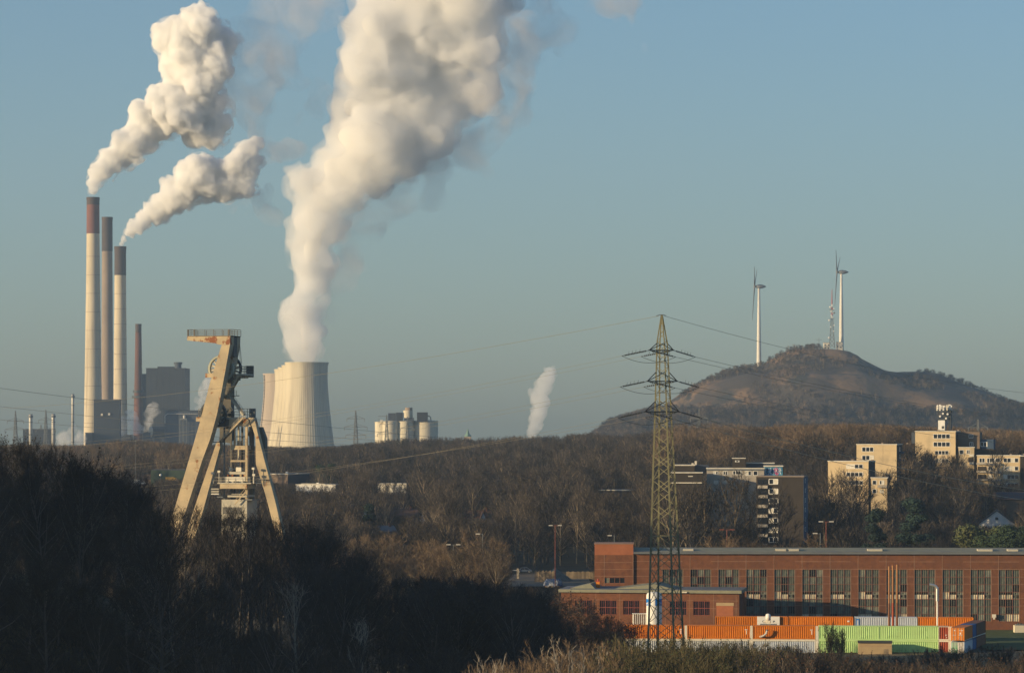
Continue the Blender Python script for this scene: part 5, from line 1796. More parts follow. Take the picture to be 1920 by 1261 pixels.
block('green_shed', "dark green low shed behind the dark treetops left of the winding tower", 283, 352, 881, 1600, 14, R(5), mat('dark_green_sheet', (.045, .075, .05), (.035, .055, .04), .3, .8), M['dark_clad'], cat='shed', roof_m='dark_roof')
block('grey_shed', "low grey shed with two light vehicles before it", 250, 283, 888, 1640, 10, R(0), M['apt_brown'], M['dark_clad'], cat='shed', roof_m='dark_roof')


def vehicle(kind, label, cat, x, ybase, D, L_, H_, W_, body, cab=None, yaw=0.0):
    b = Vector((PX(x, D), D, PZ(ybase, D)))
    b.z = max(b.z, hz(b.x, b.y))
    t = thing(kind, label, cat, b, yaw)
    if cab is None:      # car
        prof = [(-L_ / 2, .35), (-L_ / 2 + .05, H_ * .56), (-L_ * .28, H_ * .62), (-L_ * .18, H_ * .97), (L_ * .2, H_), (L_ * .36, H_ * .62), (L_ / 2 - .05, H_ * .55), (L_ / 2, .35)]
        MB().prism(prof, 0, W_).build('body', body, t)
        MB().prism([(-L_ * .24, H_ * .64), (-L_ * .165, H_ * .92), (L_ * .01, H_ * .93), (L_ * .01, H_ * .64)], -.012, W_ + .012).prism([(L_ * .04, H_ * .64), (L_ * .04, H_ * .93), (L_ * .19, H_ * .92), (L_ * .32, H_ * .64)], -.012, W_ + .012).build('side_window', M['glass_dark'], t)
        for u in (-L_ * .31, L_ * .31):
            for v in (-.02, W_ - .2):
                wh = MB().tube((u, v, .33), (u, v + .22, .33), .33, .33, 16).build('wheel', M['tyre'], t)
                MB().tube((u, v - .01, .33), (u, v + .23, .33), .19, .19, 12).build('rim', M['steel'], wh)
    else:
        MB().box(-L_ / 2, L_ * .22, 0, W_, .6, H_).build('box_body', body, t)
        MB().prism([(L_ * .24, .5), (L_ / 2, .5), (L_ / 2, H_ * .5), (L_ * .42, H_ * .85), (L_ * .24, H_ * .88)], 0, W_).build('cab', cab, t)
        MB().prism([(L_ * .36, H_ * .5), (L_ * .47, H_ * .5), (L_ * .415, H_ * .8), (L_ * .36, H_ * .8)], -.02, W_ + .02).build('side_window', M['glass_dark'], t)
        for u in (-L_ * .3, L_ * .33):
            for v in (-.02, W_ - .25):
                MB().tube((u, v, .45), (u, v + .27, .45), .45, .45, 14).build('wheel', M['tyre'], t)
    return t


vehicle('parked_car', "dark blue grey car parked on the yard left of the hall", 'car', 983, 1073, 955, 4.4, 1.5, 1.75, M['car_grey'])
vehicle('parked_truck', "yellow truck left of the winding tower's leg, behind the dark wood", 'truck', 321, 903, 1560, 5.5, 2.3, 2.2, M['yellow'], M['yellow'])
vehicle('parked_van', "white van before the grey shed", 'van', 252, 907, 1600, 5.6, 2.3, 2.0, M['white'], M['white'])
vehicle('parked_car', "white car right beside the white van", 'car', 266, 908, 1600, 4.6, 1.5, 1.8, M['white'])


def lamp(x, ytop, D, label, pole_m, double=True, ybase=None):
    b = Vector((PX(x, D), D, hz(PX(x, D), D)))
    t = thing('street_lamp', label, 'street lamp', b, 0, 'street lamps behind the hall and in the wood')
    H_ = PZ(ytop, D) - b.z
    MB().tube((0, 0, -.3), (0, 0, H_), .13, .09, 8).build('pole', pole_m, t)
    MB().beam((-1.1, 0, H_ + .05), (1.1 if double else .1, 0, H_ + .05), .1).build('arm', pole_m, t)
    for sg in ((-1, 1) if double else (-1,)):
        MB().box(sg * 1.25 - .55, sg * 1.25 + .55, -.2, .2, H_ - .02, H_ + .22).build('lamp_head', M['lamp_head'] if pole_m is not M['red_pole'] or x != 1363 else M['red_pole'], t)
    return t


lamp(1549, 978, 790, "red lamp post with two heads right of the dark tower block", M['red_pole'])
lamp(1363, 993, 790, "red lamp post with red heads in front of the pale slab", M['red_pole'])
lamp(1041, 985, 900, "tall reddish lamp post with pale heads left of the hall", M['red_pole'])
lamp(905, 1001, 840, "lamp with a sunlit tan head above the brown shrubs", M['grey_steel'], False)
lamp(850, 1021, 830, "lower lamp with two heads over the brown shrubs", M['grey_steel'])
lamp(1152, 1004, 860, "grey lamp between the stair tower and the pylon", M['grey_steel'], False)
lamp(1538, 1000, 800, "short lamp with one glinting head beside the right red lamp post", M['grey_steel'], False)
t = thing('flood_lamp', "round white lamp on a thin mast left of the winding tower", 'lamp', (PX(301, 1500), 1500, hz(PX(301, 1500), 1500)))
g = t.location.z
MB().tube((0, 0, 0), (0, 0, PZ(891, 1500) - g), .16, .12, 6).build('pole', M['grey_steel'], t)
MB().lathe([(.05, -.55), (.5, -.35), (.6, 0), (.5, .35), (.05, .55)], 14, c=(0, 0, PZ(890, 1500) - g)).build('globe', M['white'], t, True)
t = thing('thin_mast', "thin tall mast in the sunlit wood left of the winding tower", 'mast', (PX(254, 1500), 1500, hz(PX(254, 1500), 1500)))
MB().tube((0, 0, 0), (0, 0, PZ(826, 1500) - t.location.z), .14, .08, 6).build('pole', M['grey_steel'], t)
MB().box(-.35, .35, -.2, .2, PZ(827, 1500) - t.location.z, PZ(825, 1500) - t.location.z).build('cap', M['grey_steel'], t)

# the yard left of the hall
D = 925
b = Vector((PX(1002, D), D, hz(PX(1002, D), D)))
t = thing('plank_fence', "pale upright plank fence in front of the parked car", 'fence', b, -R(12))
for i in range(17):
    MB().box(i * .34, i * .34 + .3, 0, .05, 0, 3.3 + .25 * math.sin(i * 2.1)).build('plank', M['wood'], t)
for z_ in (.6, 2.2):
    MB().box(0, 5.8, .05, .13, z_, z_ + .14).build('rail', M['wood'], t)
t = thing('plank_fence', "long low fence between gravel heap and stair tower", 'fence', (PX(1062, 940), 940, hz(PX(1062, 940), 940)), 0)
for i in range(24):
    MB().box(i * .38, i * .38 + .34, 0, .05, 0, 2.2 + .1 * math.sin(i * 1.7)).build('plank', M['wood'], t)
MB().box(0, 9.1, .05, .13, 1.2, 1.34).build('rail', M['wood'], t)
t = thing('concrete_post', "stout pale post left of the parked car", 'post', (PX(971, 940), 940, hz(PX(971, 940), 940)), 0)
MB().box(-.32, .32, -.3, .3, 0, PZ(1065, 940) - t.location.z).build('post', M['concrete'], t)
MB().box(-1.7, -.3, -.08, .08, PZ(1069, 940) - t.location.z, PZ(1068, 940) - t.location.z).build('barrier_arm', M['white'], t)
b = Vector((PX(1041, 930), 930, hz(PX(1041, 930), 930)))
m = MB()
n, k_ = 26, 9
vs, fs = [], []
for j in range(k_ + 1):
    q = j / k_
    for i in range(n):
        a = 2 * math.pi * i / n
        r_ = 5.0 * (1 - q) ** 1.05 * (1 + .10 * math.sin(3 * a + 1) + .05 * math.sin(7 * a))
        vs.append((r_ * math.cos(a), r_ * .8 * math.sin(a), 4.0 * q + .12 * math.sin(9 * a + j * 2)))
for j in range(k_):
    for i in range(n):
        fs.append((j * n + i, j * n + (i + 1) % n, (j + 1) * n + (i + 1) % n, (j + 1) * n + i))
o = m.add(vs, fs).build('gravel_heap', M['gravel'], None, True)
o.location = b
tag(o, "cone shaped heap of grey gravel on the yard", 'gravel heap')
b = Vector((PX(1018, 905), 905, hz(PX(1018, 905), 905)))
t = thing('covered_stack', "stack under a rumpled blue and white tarpaulin before the gravel heap", 'covered stack', b, -R(6))
vs, fs = [], []
nu, nv = 22, 8
for j in range(nv + 1):
    for i in range(nu + 1):
        uu, vv = i / nu, j / nv
        h_ = 2.2 * (min(1, uu * 7, (1 - uu) * 7, vv * 4 + .02, (1 - vv) * 4) ** .5) + .22 * math.sin(uu * 19) * math.sin(vv * 8 + 1) + .1 * math.sin(uu * 41)
        vs.append((uu * 5.4, vv * 2.4, max(0, h_)))
for j in range(nv):
    for i in range(nu):
        a = j * (nu + 1) + i
        fs.append((a, a + 1, a + nu + 2, a + nu + 1))
MB().add(vs, fs).build('tarpaulin', M['tarp_blue'], t, True)
for i in range(3):
    MB().box(.5 + i * 1.7, 1.7 + i * 1.7, .2, 2.0, 0, .9).build('pallet_load', M['wood'], t)

# ------------------------------------------------------------------ bare trees
def rvec(rs):
    while True:
        v = Vector((rs.uniform(-1, 1), rs.uniform(-1, 1), rs.uniform(-1, 1)))
        if .05 < v.length < 1:
            return v.normalized()


class TreeMesh:
    def __init__(self):
        self.v, self.f, self.m = [], [], []

    def limb(self, pts, r0, r1, n, mi=0):
        """tapered bent tube through pts"""
        o = len(self.v)
        L_ = len(pts)
        for i, p in enumerate(pts):
            d = (pts[min(i + 1, L_ - 1)] - pts[max(i - 1, 0)]).normalized()
            u = Vector((1, 0, 0)) if abs(d.x) < .9 else Vector((0, 1, 0))
            s = d.cross(u).normalized()
            t = s.cross(d)
            r = r0 + (r1 - r0) * i / (L_ - 1)
            for k in range(n):
                a = 2 * math.pi * k / n
                self.v.append(tuple(p + s * (r * math.cos(a)) + t * (r * math.sin(a))))
        for i in range(L_ - 1):
            for k in range(n):
                self.f.append((o + i * n + k, o + i * n + (k + 1) % n, o + (i + 1) * n + (k + 1) % n, o + (i + 1) * n + k))
                self.m.append(mi)

    def twig(self, p, d, L_, w, rs, mi=0):
        s = d.cross(rvec(rs))
        if s.length < 1e-3:
            return
        s = s.normalized() * (w * .5)
        o = len(self.v)
        self.v += [tuple(p - s), tuple(p + s), tuple(p + d * L_)]
        self.f.append((o, o + 1, o + 2))
        self.m.append(mi)

    def quad(self, p, a, b, mi=0):
        o = len(self.v)
        self.v += [tuple(p - a - b), tuple(p + a - b), tuple(p + a + b), tuple(p - a + b)]
        self.f.append((o, o + 1, o + 2, o + 3))
        self.m.append(mi)

    def mesh(self, name, mats):
        me = bpy.data.meshes.new(name)
        me.from_pydata(self.v, [], self.f)
        for m in mats:
            me.materials.append(m)
        if any(self.m):
            me.polygons.foreach_set("material_index", self.m)
        me.update()
        return me


def bent(p, d, L_, n, rs, wob, lift):
    pts = [p.copy()]
    d = d.copy()
    for i in range(n):
        d = (d + rvec(rs) * wob + Vector((0, 0, lift))).normalized()
        pts.append(pts[-1] + d * (L_ / n))
    return pts


def at(pts, q):
    x = q * (len(pts) - 1)
    i = min(int(x), len(pts) - 2)
    return pts[i] + (pts[i + 1] - pts[i]) * (x - i), (pts[i + 1] - pts[i]).normalized()


def bare_tree(seed, h, cr, nl, nsub, ntw, nfine, tw, base=.25, upright=.4, leaves=0, trunk=None, crown=None, fork=1, tlen=1.0):
    """returns (trunk TreeMesh, crown TreeMesh); h height, cr crown radius, tw twig width"""
    rs = random.Random(seed)
    T = trunk or TreeMesh()
    K = crown or TreeMesh()
    r0 = h * .0145
    trunks = []
    for fk in range(fork):
        d0 = Vector((0, 0, 1)) if fork == 1 else (Vector((0, 0, 1)) + Vector((math.cos(fk * 6.28 / fork + seed), math.sin(fk * 6.28 / fork + seed), 0)) * rs.uniform(.12, .3)).normalized()
        pts = bent(Vector((0, 0, -.4)), d0, h * .93, 8, rs, .07, .05)
        T.limb(pts, r0 / (fork ** .5), r0 * .14, 6, 2 if trunk is not None else 0)
        trunks.append(pts)
    for pts in trunks:
        for i in range(nl // fork):
            q = base + (.97 - base) * (i + rs.random() * .7) / (nl // fork)
            p, dt = at(pts, q)
            az = i * 2.4 + rs.uniform(-.5, .5) + seed
            env = (1 - ((q - .42) / .62) ** 2) if q > .42 else .62 + .38 * (q - base) / max(.42 - base, .01)
            env = max(env, .14)
            el = (.25 + .95 * (q - base) / (1 - base)) * (1 - upright) + 1.2 * upright
            d = Vector((math.cos(az) * math.cos(el), math.sin(az) * math.cos(el), math.sin(el)))
            L_ = cr * env * rs.uniform(.8, 1.15) / max(math.cos(el), .5)
            L_ = min(L_, h * .42)
            lp = bent(p, d, L_, 4, rs, .16, .10)
            K.limb(lp, max(r0 * (1 - q) * .62, tw * .75) + .012, tw * .45, 4, 2)
            for j in range(nsub):
                qq = .18 + .82 * (j + rs.random()) / nsub
                sp, sd = at(lp, min(qq, .99))
                dd = (sd + rvec(rs) * .85 + Vector((0, 0, .22))).normalized()
                SL = L_ * (.52 - .28 * qq) * rs.uniform(.7, 1.2) + .35
                spn = bent(sp, dd, SL, 2, rs, .22, .10)
                K.limb(spn, tw * .62, tw * .3, 3)
                for k in range(ntw):
                    tq = .12 + .88 * (k + rs.random()) / ntw
                    tp, td = at(spn, min(tq, .99))
                    d3 = (td + rvec(rs) * .8 + Vector((0, 0, .16))).normalized()
                    TL = rs.uniform(.7, 1.35) * tlen
                    K.twig(tp, d3, TL, tw, rs)
                    for f_ in range(nfine):
                        fp = tp + d3 * TL * rs.uniform(.15, .8)
                        fd = (d3 + rvec(rs) * .75 + Vector((0, 0, .08))).normalized()
                        K.twig(fp, fd, TL * rs.uniform(.4, .8), tw * .75, rs)
                        if leaves and rs.random() < leaves:
                            a = rvec(rs) * .10
                            K.quad(fp + fd * TL * .4, a, a.cross(rvec(rs)).normalized() * .07, 1)
    return T, K


def shrub(seed, h, w, nst, nsub, ntw, tw, leaves=0.0, lean=.35):
    rs = random.Random(seed)
    K = TreeMesh()
    for i in range(nst):
        a = 2 * math.pi * i / nst + rs.uniform(-.4, .4)
        d = Vector((math.cos(a) * lean * rs.uniform(.2, 1.5), math.sin(a) * lean * rs.uniform(.2, 1.5), 1)).normalized()
        p0 = Vector((math.cos(a) * w * .22 * rs.random(), math.sin(a) * w * .22 * rs.random(), -.3))
        L_ = h * rs.uniform(.62, 1.05)
        pts = bent(p0, d, L_, 6, rs, .10, .03)
        K.limb(pts, tw * 1.1, tw * .4, 4)
        for j in range(nsub):
            q = .22 + .76 * (j + rs.random()) / nsub
            sp, sd = at(pts, min(q, .98))
            dd = (sd + rvec(rs) * .6 + Vector((0, 0, .1))).normalized()
            SL = h * .26 * (1.15 - q) + .3
            spn = bent(sp, dd, SL, 2, rs, .15, .08)
            K.limb(spn, tw * .55, tw * .28, 3)
            for k in range(ntw):
                tp, td = at(spn, min(.1 + .9 * (k + rs.random()) / ntw, .99))
                d3 = (td + rvec(rs) * .6 + Vector((0, 0, .14))).normalized()
                TL = rs.uniform(.35, .85)
                K.twig(tp, d3, TL, tw * .62, rs)
                K.twig(tp + d3 * TL * .4, (d3 + rvec(rs) * .6).normalized(), TL * .6, tw * .5, rs)
                if leaves and rs.random() < leaves:
                    a_ = rvec(rs) * .055
                    K.quad(tp + d3 * TL * .6, a_, a_.cross(rvec(rs)).normalized() * .04, 1)
    return K


def evergreen(seed, h, r, n, kind='cone', q=.42):
    rs = random.Random(seed)
    T, K = TreeMesh(), TreeMesh()
    T.limb([Vector((0, 0, -.4)), Vector((0, 0, h * .5)), Vector((0, 0, h * .93))], h * .018, h * .004, 6)
    lumps = []
    for i in range(26):
        z = rs.uniform(.12, .96)
        rad = r * ((1 - z) ** .8 * .85 + .1) if kind == 'cone' else r * math.sqrt(max(.05, 1 - (2 * z - 1.05) ** 2)) * .75
        a = rs.uniform(0, 6.283)
        rr = rad * rs.uniform(.35, 1)
        lumps.append((Vector((math.cos(a) * rr, math.sin(a) * rr, z * h)), r * rs.uniform(.22, .42)))
    for i in range(n):
        c, lr = lumps[i % len(lumps)]
        d = rvec(rs)
        d.z *= .7
        p = c + d * lr * rs.uniform(.55, 1.08)
        if p.z < .2:
            continue
        a = rvec(rs)
        a.z *= .5
        a = a.normalized() * q * rs.uniform(.5, 1)
        b = a.cross(d)
        if b.length < 1e-3:
            continue
        K.quad(p, a, b.normalized() * q * .32)
    return T, K


def tree_proto(seed, bark, **kw):
    T, K = bare_tree(seed, **kw)
    leaf = kw.get('leaves', 0)
    mats = [bark, M['leaf_dark']] if leaf else [bark]
    lm = M['limb_grey'] if bark is M['twig_dark'] else (M['limb_tan'] if bark in (M['twig_brown'], M['twig_tan']) else bark)
    mats = [bark, M['leaf_dark'], lm]
    return T.mesh('trunk', [lm]), K.mesh('crown', mats)


# near shaded wood: fine twigs
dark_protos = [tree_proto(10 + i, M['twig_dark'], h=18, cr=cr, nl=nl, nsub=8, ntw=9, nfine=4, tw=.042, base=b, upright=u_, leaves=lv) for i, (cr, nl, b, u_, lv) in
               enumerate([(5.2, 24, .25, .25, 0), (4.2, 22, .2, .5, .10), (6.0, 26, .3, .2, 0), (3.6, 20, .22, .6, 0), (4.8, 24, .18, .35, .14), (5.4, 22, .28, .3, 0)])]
brown_protos = [tree_proto(40 + i, M['twig_brown'], h=17, cr=cr, nl=20, nsub=7, ntw=8, nfine=3, tw=.055, base=b, upright=u_) for i, (cr, b, u_) in
                enumerate([(5.4, .2, .25), (4.4, .15, .45), (6.2, .25, .2), (3.8, .2, .55)])]
tan_protos = [tree_proto(60 + i, M['twig_tan'], h=14, cr=cr, nl=20, nsub=7, ntw=8, nfine=3, tw=.055, base=b, upright=u_) for i, (cr, b, u_) in
              enumerate([(5.6, .12, .35), (5.0, .10, .45), (6.2, .15, .3)])]
birch_protos = [tree_proto(80 + i, M['twig_pale'], h=16, cr=2.6, nl=16, nsub=4, ntw=5, nfine=1, tw=.035, base=.3, upright=.55, fork=fk) for i, fk in enumerate((1, 2, 2))]


sparse_protos = [tree_proto(220 + i, M['twig_dark'], h=18, cr=cr, nl=18, nsub=6, ntw=5, nfine=2, tw=.045, base=.3, upright=u_) for i, (cr, u_) in enumerate([(3.6, .55), (4.4, .4), (3.2, .6)])]


def merged(seed, bark, **kw):
    T = TreeMesh()
    bare_tree(seed, trunk=T, crown=T, **kw)
    return T.mesh('far_tree', [bark, bark, M['limb_grey'] if bark is M['twig_dark'] else M['limb_tan']])


far_brown = [merged(100 + i, M['twig_brown'], h=20, cr=cr, nl=15, nsub=6, ntw=7, nfine=2, tw=.10, base=b, upright=u_, tlen=1.5) for i, (cr, b, u_) in
             enumerate([(6.5, .2, .25), (5.0, .2, .5), (7.2, .28, .2), (4.2, .2, .6), (6.0, .15, .35)])]
far_tan = [merged(120 + i, M['twig_tan'], h=22, cr=cr, nl=16, nsub=6, ntw=7, nfine=2, tw=.10, base=.24, upright=u_, tlen=1.5) for i, (cr, u_) in enumerate([(6.5, .3), (5.2, .5), (7.0, .25)])]
far_dark = [merged(140 + i, M['twig_dark'], h=18, cr=cr, nl=14, nsub=6, ntw=7, nfine=2, tw=.11, base=.2, upright=u_, tlen=1.5) for i, (cr, u_) in enumerate([(6.5, .3), (5.5, .45)])]


def true_h(me_):
    co = np.empty(len(me_.vertices) * 3, dtype=np.float32)
    me_.vertices.foreach_get('co', co)
    return float(np.percentile(co[2::3], 99.7))


def plant_tree(protos, i, X, Y, h, h0, label, group, name='bare_tree', spread=1.0, cat='tree', rz=None):
    tm, km = protos[i % len(protos)]
    t = thing(name, label, cat, (X, Y, hz(X, Y)), rng.uniform(0, 6.28) if rz is None else rz, group)
    k = h / true_h(km)
    kk = k * spread * rng.uniform(.85, 1.15)
    t.scale = (kk, kk, k)
    link('trunk', tm, t)
    link('crown', km, t)
    return t


# skyline of the shaded wood, photo column -> row
dark_sky = [(-60, 806), (0, 812), (30, 818), (60, 822), (110, 842), (150, 852), (200, 872), (250, 898), (300, 918), (340, 926), (400, 938), (450, 942), (500, 950), (545, 962), (600, 985),
            (650, 1012), (700, 1052), (740, 1066), (770, 1056), (830, 1063), (900, 1084), (960, 1094), (1000, 1102), (1032, 1118), (1060, 1160)]
LBL_D = "bare dark tree of the shaded wood in front of the winding tower"
n_dark = 0
Y = 424.0
row = 0
while Y < 566:
    x_l, x_r = PX(-45, Y), PX(1034, Y)
    X = x_l + rng.uniform(0, 4)
    while X < x_r:
        xx, yy = X + rng.uniform(-1.8, 1.8), Y + rng.uniform(-2.5, 2.5)
        col = 960 + xx * F / yy
        top = lerp_table(dark_sky, col)
        q = (Y - 424) / 140
        cc = yy - .45 * xx
        Hmax = PZ(top, yy) - hz(xx, yy)
        h = Hmax * (rng.uniform(.74, .95) if q > .7 else rng.uniform(.55, .86) if q > .4 else rng.uniform(.36, .62))
        if col < 330 and rng.random() < .22:
            h = Hmax * rng.uniform(.9, 1.03)
        if q > .62 and rng.random() < .35:
            h = Hmax * rng.uniform(.93, 1.02)
        h = max(5.5, min(h, 27))
        if h < Hmax * 1.08 and col < 1036 and 449 < cc < 574 and (yy > 452 or col < 880):
            thin = 285 < col < 565 and q > .35
            if thin and rng.random() < .42:
                X += 5
                continue
            if thin and rng.random() < .85:
                h = min(h, max(4.0, PZ(rng.uniform(1030, 1095), yy) - hz(xx, yy)))
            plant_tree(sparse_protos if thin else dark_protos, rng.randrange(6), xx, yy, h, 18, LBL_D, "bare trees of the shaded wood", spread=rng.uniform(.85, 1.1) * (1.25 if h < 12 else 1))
            n_dark += 1
        X += 6.3 + row % 2
    Y += 9.0
    row += 1

for i in range(44):
    yy = rng.uniform(486, 570)
    col = rng.uniform(800, 1030)
    xx = PX(col, yy)
    if not 449 < yy - .45 * xx < 578:
        continue
    h = (PZ(lerp_table(dark_sky, col), yy) - hz(xx, yy)) * rng.uniform(.8, 1.0)
    plant_tree(dark_protos, rng.randrange(6), xx, yy, max(5, h), 18, LBL_D, "bare trees of the shaded wood", spread=1.15)
    n_dark += 1

for x_, y_, d_ in ((404, 950, 566), (418, 944, 560), (433, 952, 568), (447, 946, 556), (462, 950, 564), (475, 958, 552), (330, 948, 556), (358, 940, 562), (385, 952, 550), (505, 962, 566), (528, 970, 560), (545, 985, 566)):
    xx = PX(x_, d_)
    plant_tree(sparse_protos, rng.randrange(3), xx, d_, PZ(y_, d_) - hz(xx, d_), 18, LBL_D, "bare trees of the shaded wood")
    n_dark += 1

# pale birches standing in the shaded wood
for i, (x, ytop, Yd, lb) in enumerate([(78, 1082, 452, "pale leaning birch at the lower left corner of the shaded wood"), (270, 1040, 462, "pale forked birch below the left foot of the winding tower"),
                                       (332, 1052, 462, "second pale birch below the left foot of the winding tower"), (560, 1085, 458, "thin pale birch in the dark wood below the tower's right leg"),
                                       (672, 1150, 456, "low thin pale birch deep in the dark wood")]):
    X = PX(x, Yd)
    t = plant_tree(birch_protos, i, X, Yd, max(7, PZ(ytop, Yd) - hz(X, Yd)), 16, lb, "pale birches in the shaded wood", name='birch_tree', rz=i * 1.3)
    t.rotation_euler[1] = .22 if i == 0 else .05 * (i - 2)

# leafy reddish scrub trees between the dark wood and the containers
leafy = [tree_proto(200 + i, M['twig_brown'], h=9, cr=3.6, nl=18, nsub=7, ntw=7, nfine=2, tw=.04, base=.1, upright=.3, leaves=.55, tlen=.8) for i in range(3)]
for tm, km in leafy:
    km.materials[1] = M['leaf_brown']
for i, (x, ytop, Yd) in enumerate([(1042, 1122, 604), (1060, 1110, 612), (1082, 1130, 606), (1100, 1118, 598), (1118, 1142, 602), (1135, 1150, 596), (1150, 1158, 600), (1168, 1164, 594), (1185, 1170, 598),
                                   (1050, 1150, 585), (1075, 1158, 582), (1096, 1164, 584), (1122, 1170, 582), (1148, 1176, 580)]):
    X = PX(x, Yd)
    plant_tree(leafy, i, X, Yd, max(3.5, PZ(ytop, Yd) - hz(X, Yd)), 9, "scrubby tree with reddish dead leaves in front of the annex's left end", "leafy scrub trees before the annex", name='scrub_tree', spread=1.15)

# ------------------------------------------------------------------ shrubs of the lit foreground
shr_tan = [shrub(300 + i, 6, 4, 13, 8, 6, .055) .mesh('shrub', [M['twig_tan']]) for i in range(3)]
shr_pale = [shrub(310 + i, 7, 3, 9, 5, 4, .065, lean=.28).mesh('shrub', [M['twig_pale']]) for i in range(2)]
shr_olive = [shrub(320 + i, 6, 5, 17, 10, 9, .05, leaves=.45, lean=.45).mesh('shrub', [M['twig_olive'], M['bush_green']]) for i in range(3)]
shr_brown = [shrub(330 + i, 6, 5, 17, 10, 9, .05, leaves=.3, lean=.45).mesh('shrub', [M['twig_brown'], M['leaf_brown']]) for i in range(3)]
shr_dark = [shrub(340 + i, 6, 5, 15, 9, 7, .05, leaves=.3, lean=.45).mesh('shrub', [M['twig_dark'], M['leaf_dark']]) for i in range(2)]
bush_sky = [(880, 1245), (960, 1240), (1000, 1222), (1030, 1200), (1060, 1196), (1100, 1190), (1140, 1212), (1180, 1192), (1230, 1182), (1280, 1196), (1330, 1192), (1380, 1202), (1430, 1206), (1480, 1204), (1530, 1214),
            (1570, 1222), (1600, 1230), (1660, 1238), (1700, 1240), (1750, 1230), (1800, 1226), (1850, 1232), (1900, 1226), (1980, 1226)]


def plant_shrub(protos, X, Y, h, label, group, name='bare_shrub', wide=1.0):
    me_ = protos[rng.randrange(len(protos))]
    o = link(name, me_)
    k = h / 6.0
    o.location = (X, Y, hz(X, Y))
    o.rotation_euler = (0, 0, rng.uniform(0, 6.28))
    o.scale = (k * wide * rng.uniform(.9, 1.25), k * wide * rng.uniform(.9, 1.25), k)
    return tag(o, label, 'shrub', group)


Y = 398.0
while Y < 500:
    X = PX(905, Y) + rng.uniform(0, 3)
    while X < PX(1975, Y):
        xx, yy = X + rng.uniform(-1.2, 1.2), Y + rng.uniform(-1.8, 1.8)
        col = 960 + xx * F / yy
        top = lerp_table(bush_sky, col)
        h = (PZ(top, yy) - hz(xx, yy)) * rng.uniform(.72, 1.04)
        if .8 < h:
            h = min(max(h, 1.6), 9.5)
            if col < 1170:
                if rng.random() < .10:
                    plant_shrub(shr_pale, xx, yy, h, "pale upright shrub with bare sunlit stems at the bottom centre", "pale shrubs at the bottom centre", 'pale_shrub')
                else:
                    plant_shrub(shr_tan, xx, yy, h, "tan twiggy shrub at the bottom centre", "tan shrubs at the bottom centre", 'tan_shrub')
            elif col < 1420:
                plant_shrub(shr_olive, xx, yy, h, "olive green brown shrub below the pylon and orange containers", "olive shrubs below the pylon", 'olive_shrub', 1.1)
            elif rng.random() < .30:
                plant_shrub(shr_dark, xx, yy, h, "dark shrub in the scrub at the bottom right", "dark shrubs at the bottom right", 'dark_shrub', 1.1)
            else:
                plant_shrub(shr_brown, xx, yy, h, "brown shrub in the scrub at the bottom right", "brown shrubs at the bottom right", 'brown_shrub', 1.1)
        X += 3.6
    Y += 7.5
for i in range(260):
    yy = rng.uniform(398, 466) if i < 150 else rng.uniform(428, 468)
    xx = rng.uniform(PX(-30, yy), PX(860 if i < 150 else 220, yy))
    if yy - .45 * xx < 436:
        continue
    plant_shrub(shr_dark, xx, yy, rng.uniform(2.2, 5.0), "dark bramble shrub at the foot of the shaded wood along the bottom edge", "dark brambles below the shaded wood", 'bramble_shrub', 1.3)
for i in range(60):
    yy = rng.uniform(470, 566)
    xx = PX(rng.uniform(285, 575), yy)
    if 449 < yy - .45 * xx < 590:
        plant_shrub(shr_dark, xx, yy, rng.uniform(2.5, 5.0), "dark bush", "dark bushes before the winding tower", 'bramble_shrub', 1.2)
# scrub right at the feet of the containers
for i in range(46):
    col = rng.uniform(1240, 1960)
    yy = rng.uniform(560, 626)
    if 1600 < col < 1720 and yy > 590:
        continue
    top = lerp_table([(1240, 1196), (1400, 1190), (1440, 1194), (1500, 1200), (1530, 1206), (1600, 1222), (1680, 1220), (1760, 1210), (1850, 1204), (1960, 1204)], col)
    xx = PX(col, yy)
    h = min(5.5, max(1.2, (PZ(top, yy) - hz(xx, yy)) * rng.uniform(.55, 1.0)))
    plant_shrub(shr_brown if i % 3 else shr_dark, xx, yy, h, "low scrub bush right in front of the container walls", "low bushes before the containers", 'low_bush', 1.2)
T_ = shrub(360, 6, 3.2, 22, 10, 8, .045, leaves=.9, lean=.22).mesh('shrub', [M['twig_olive'], M['bush_green']])
for i, (x, yt, Yd, w_, lb) in enumerate([(1557, 1168, 618, .72, "tall dull green willow bush before the left lime container"), (1577, 1180, 616, .8, "shorter dull green willow bush right beside the tall one")]):
    o = link('willow_bush', T_)
    X = PX(x, Yd)
    k = (PZ(yt, Yd) - hz(X, Yd)) / 6
    o.location = (X, Yd, hz(X, Yd)); o.scale = (k * w_, k * w_, k); o.rotation_euler = (0, 0, i * 2)
    tag(o, lb, 'bush', 'willow bushes before the lime containers')
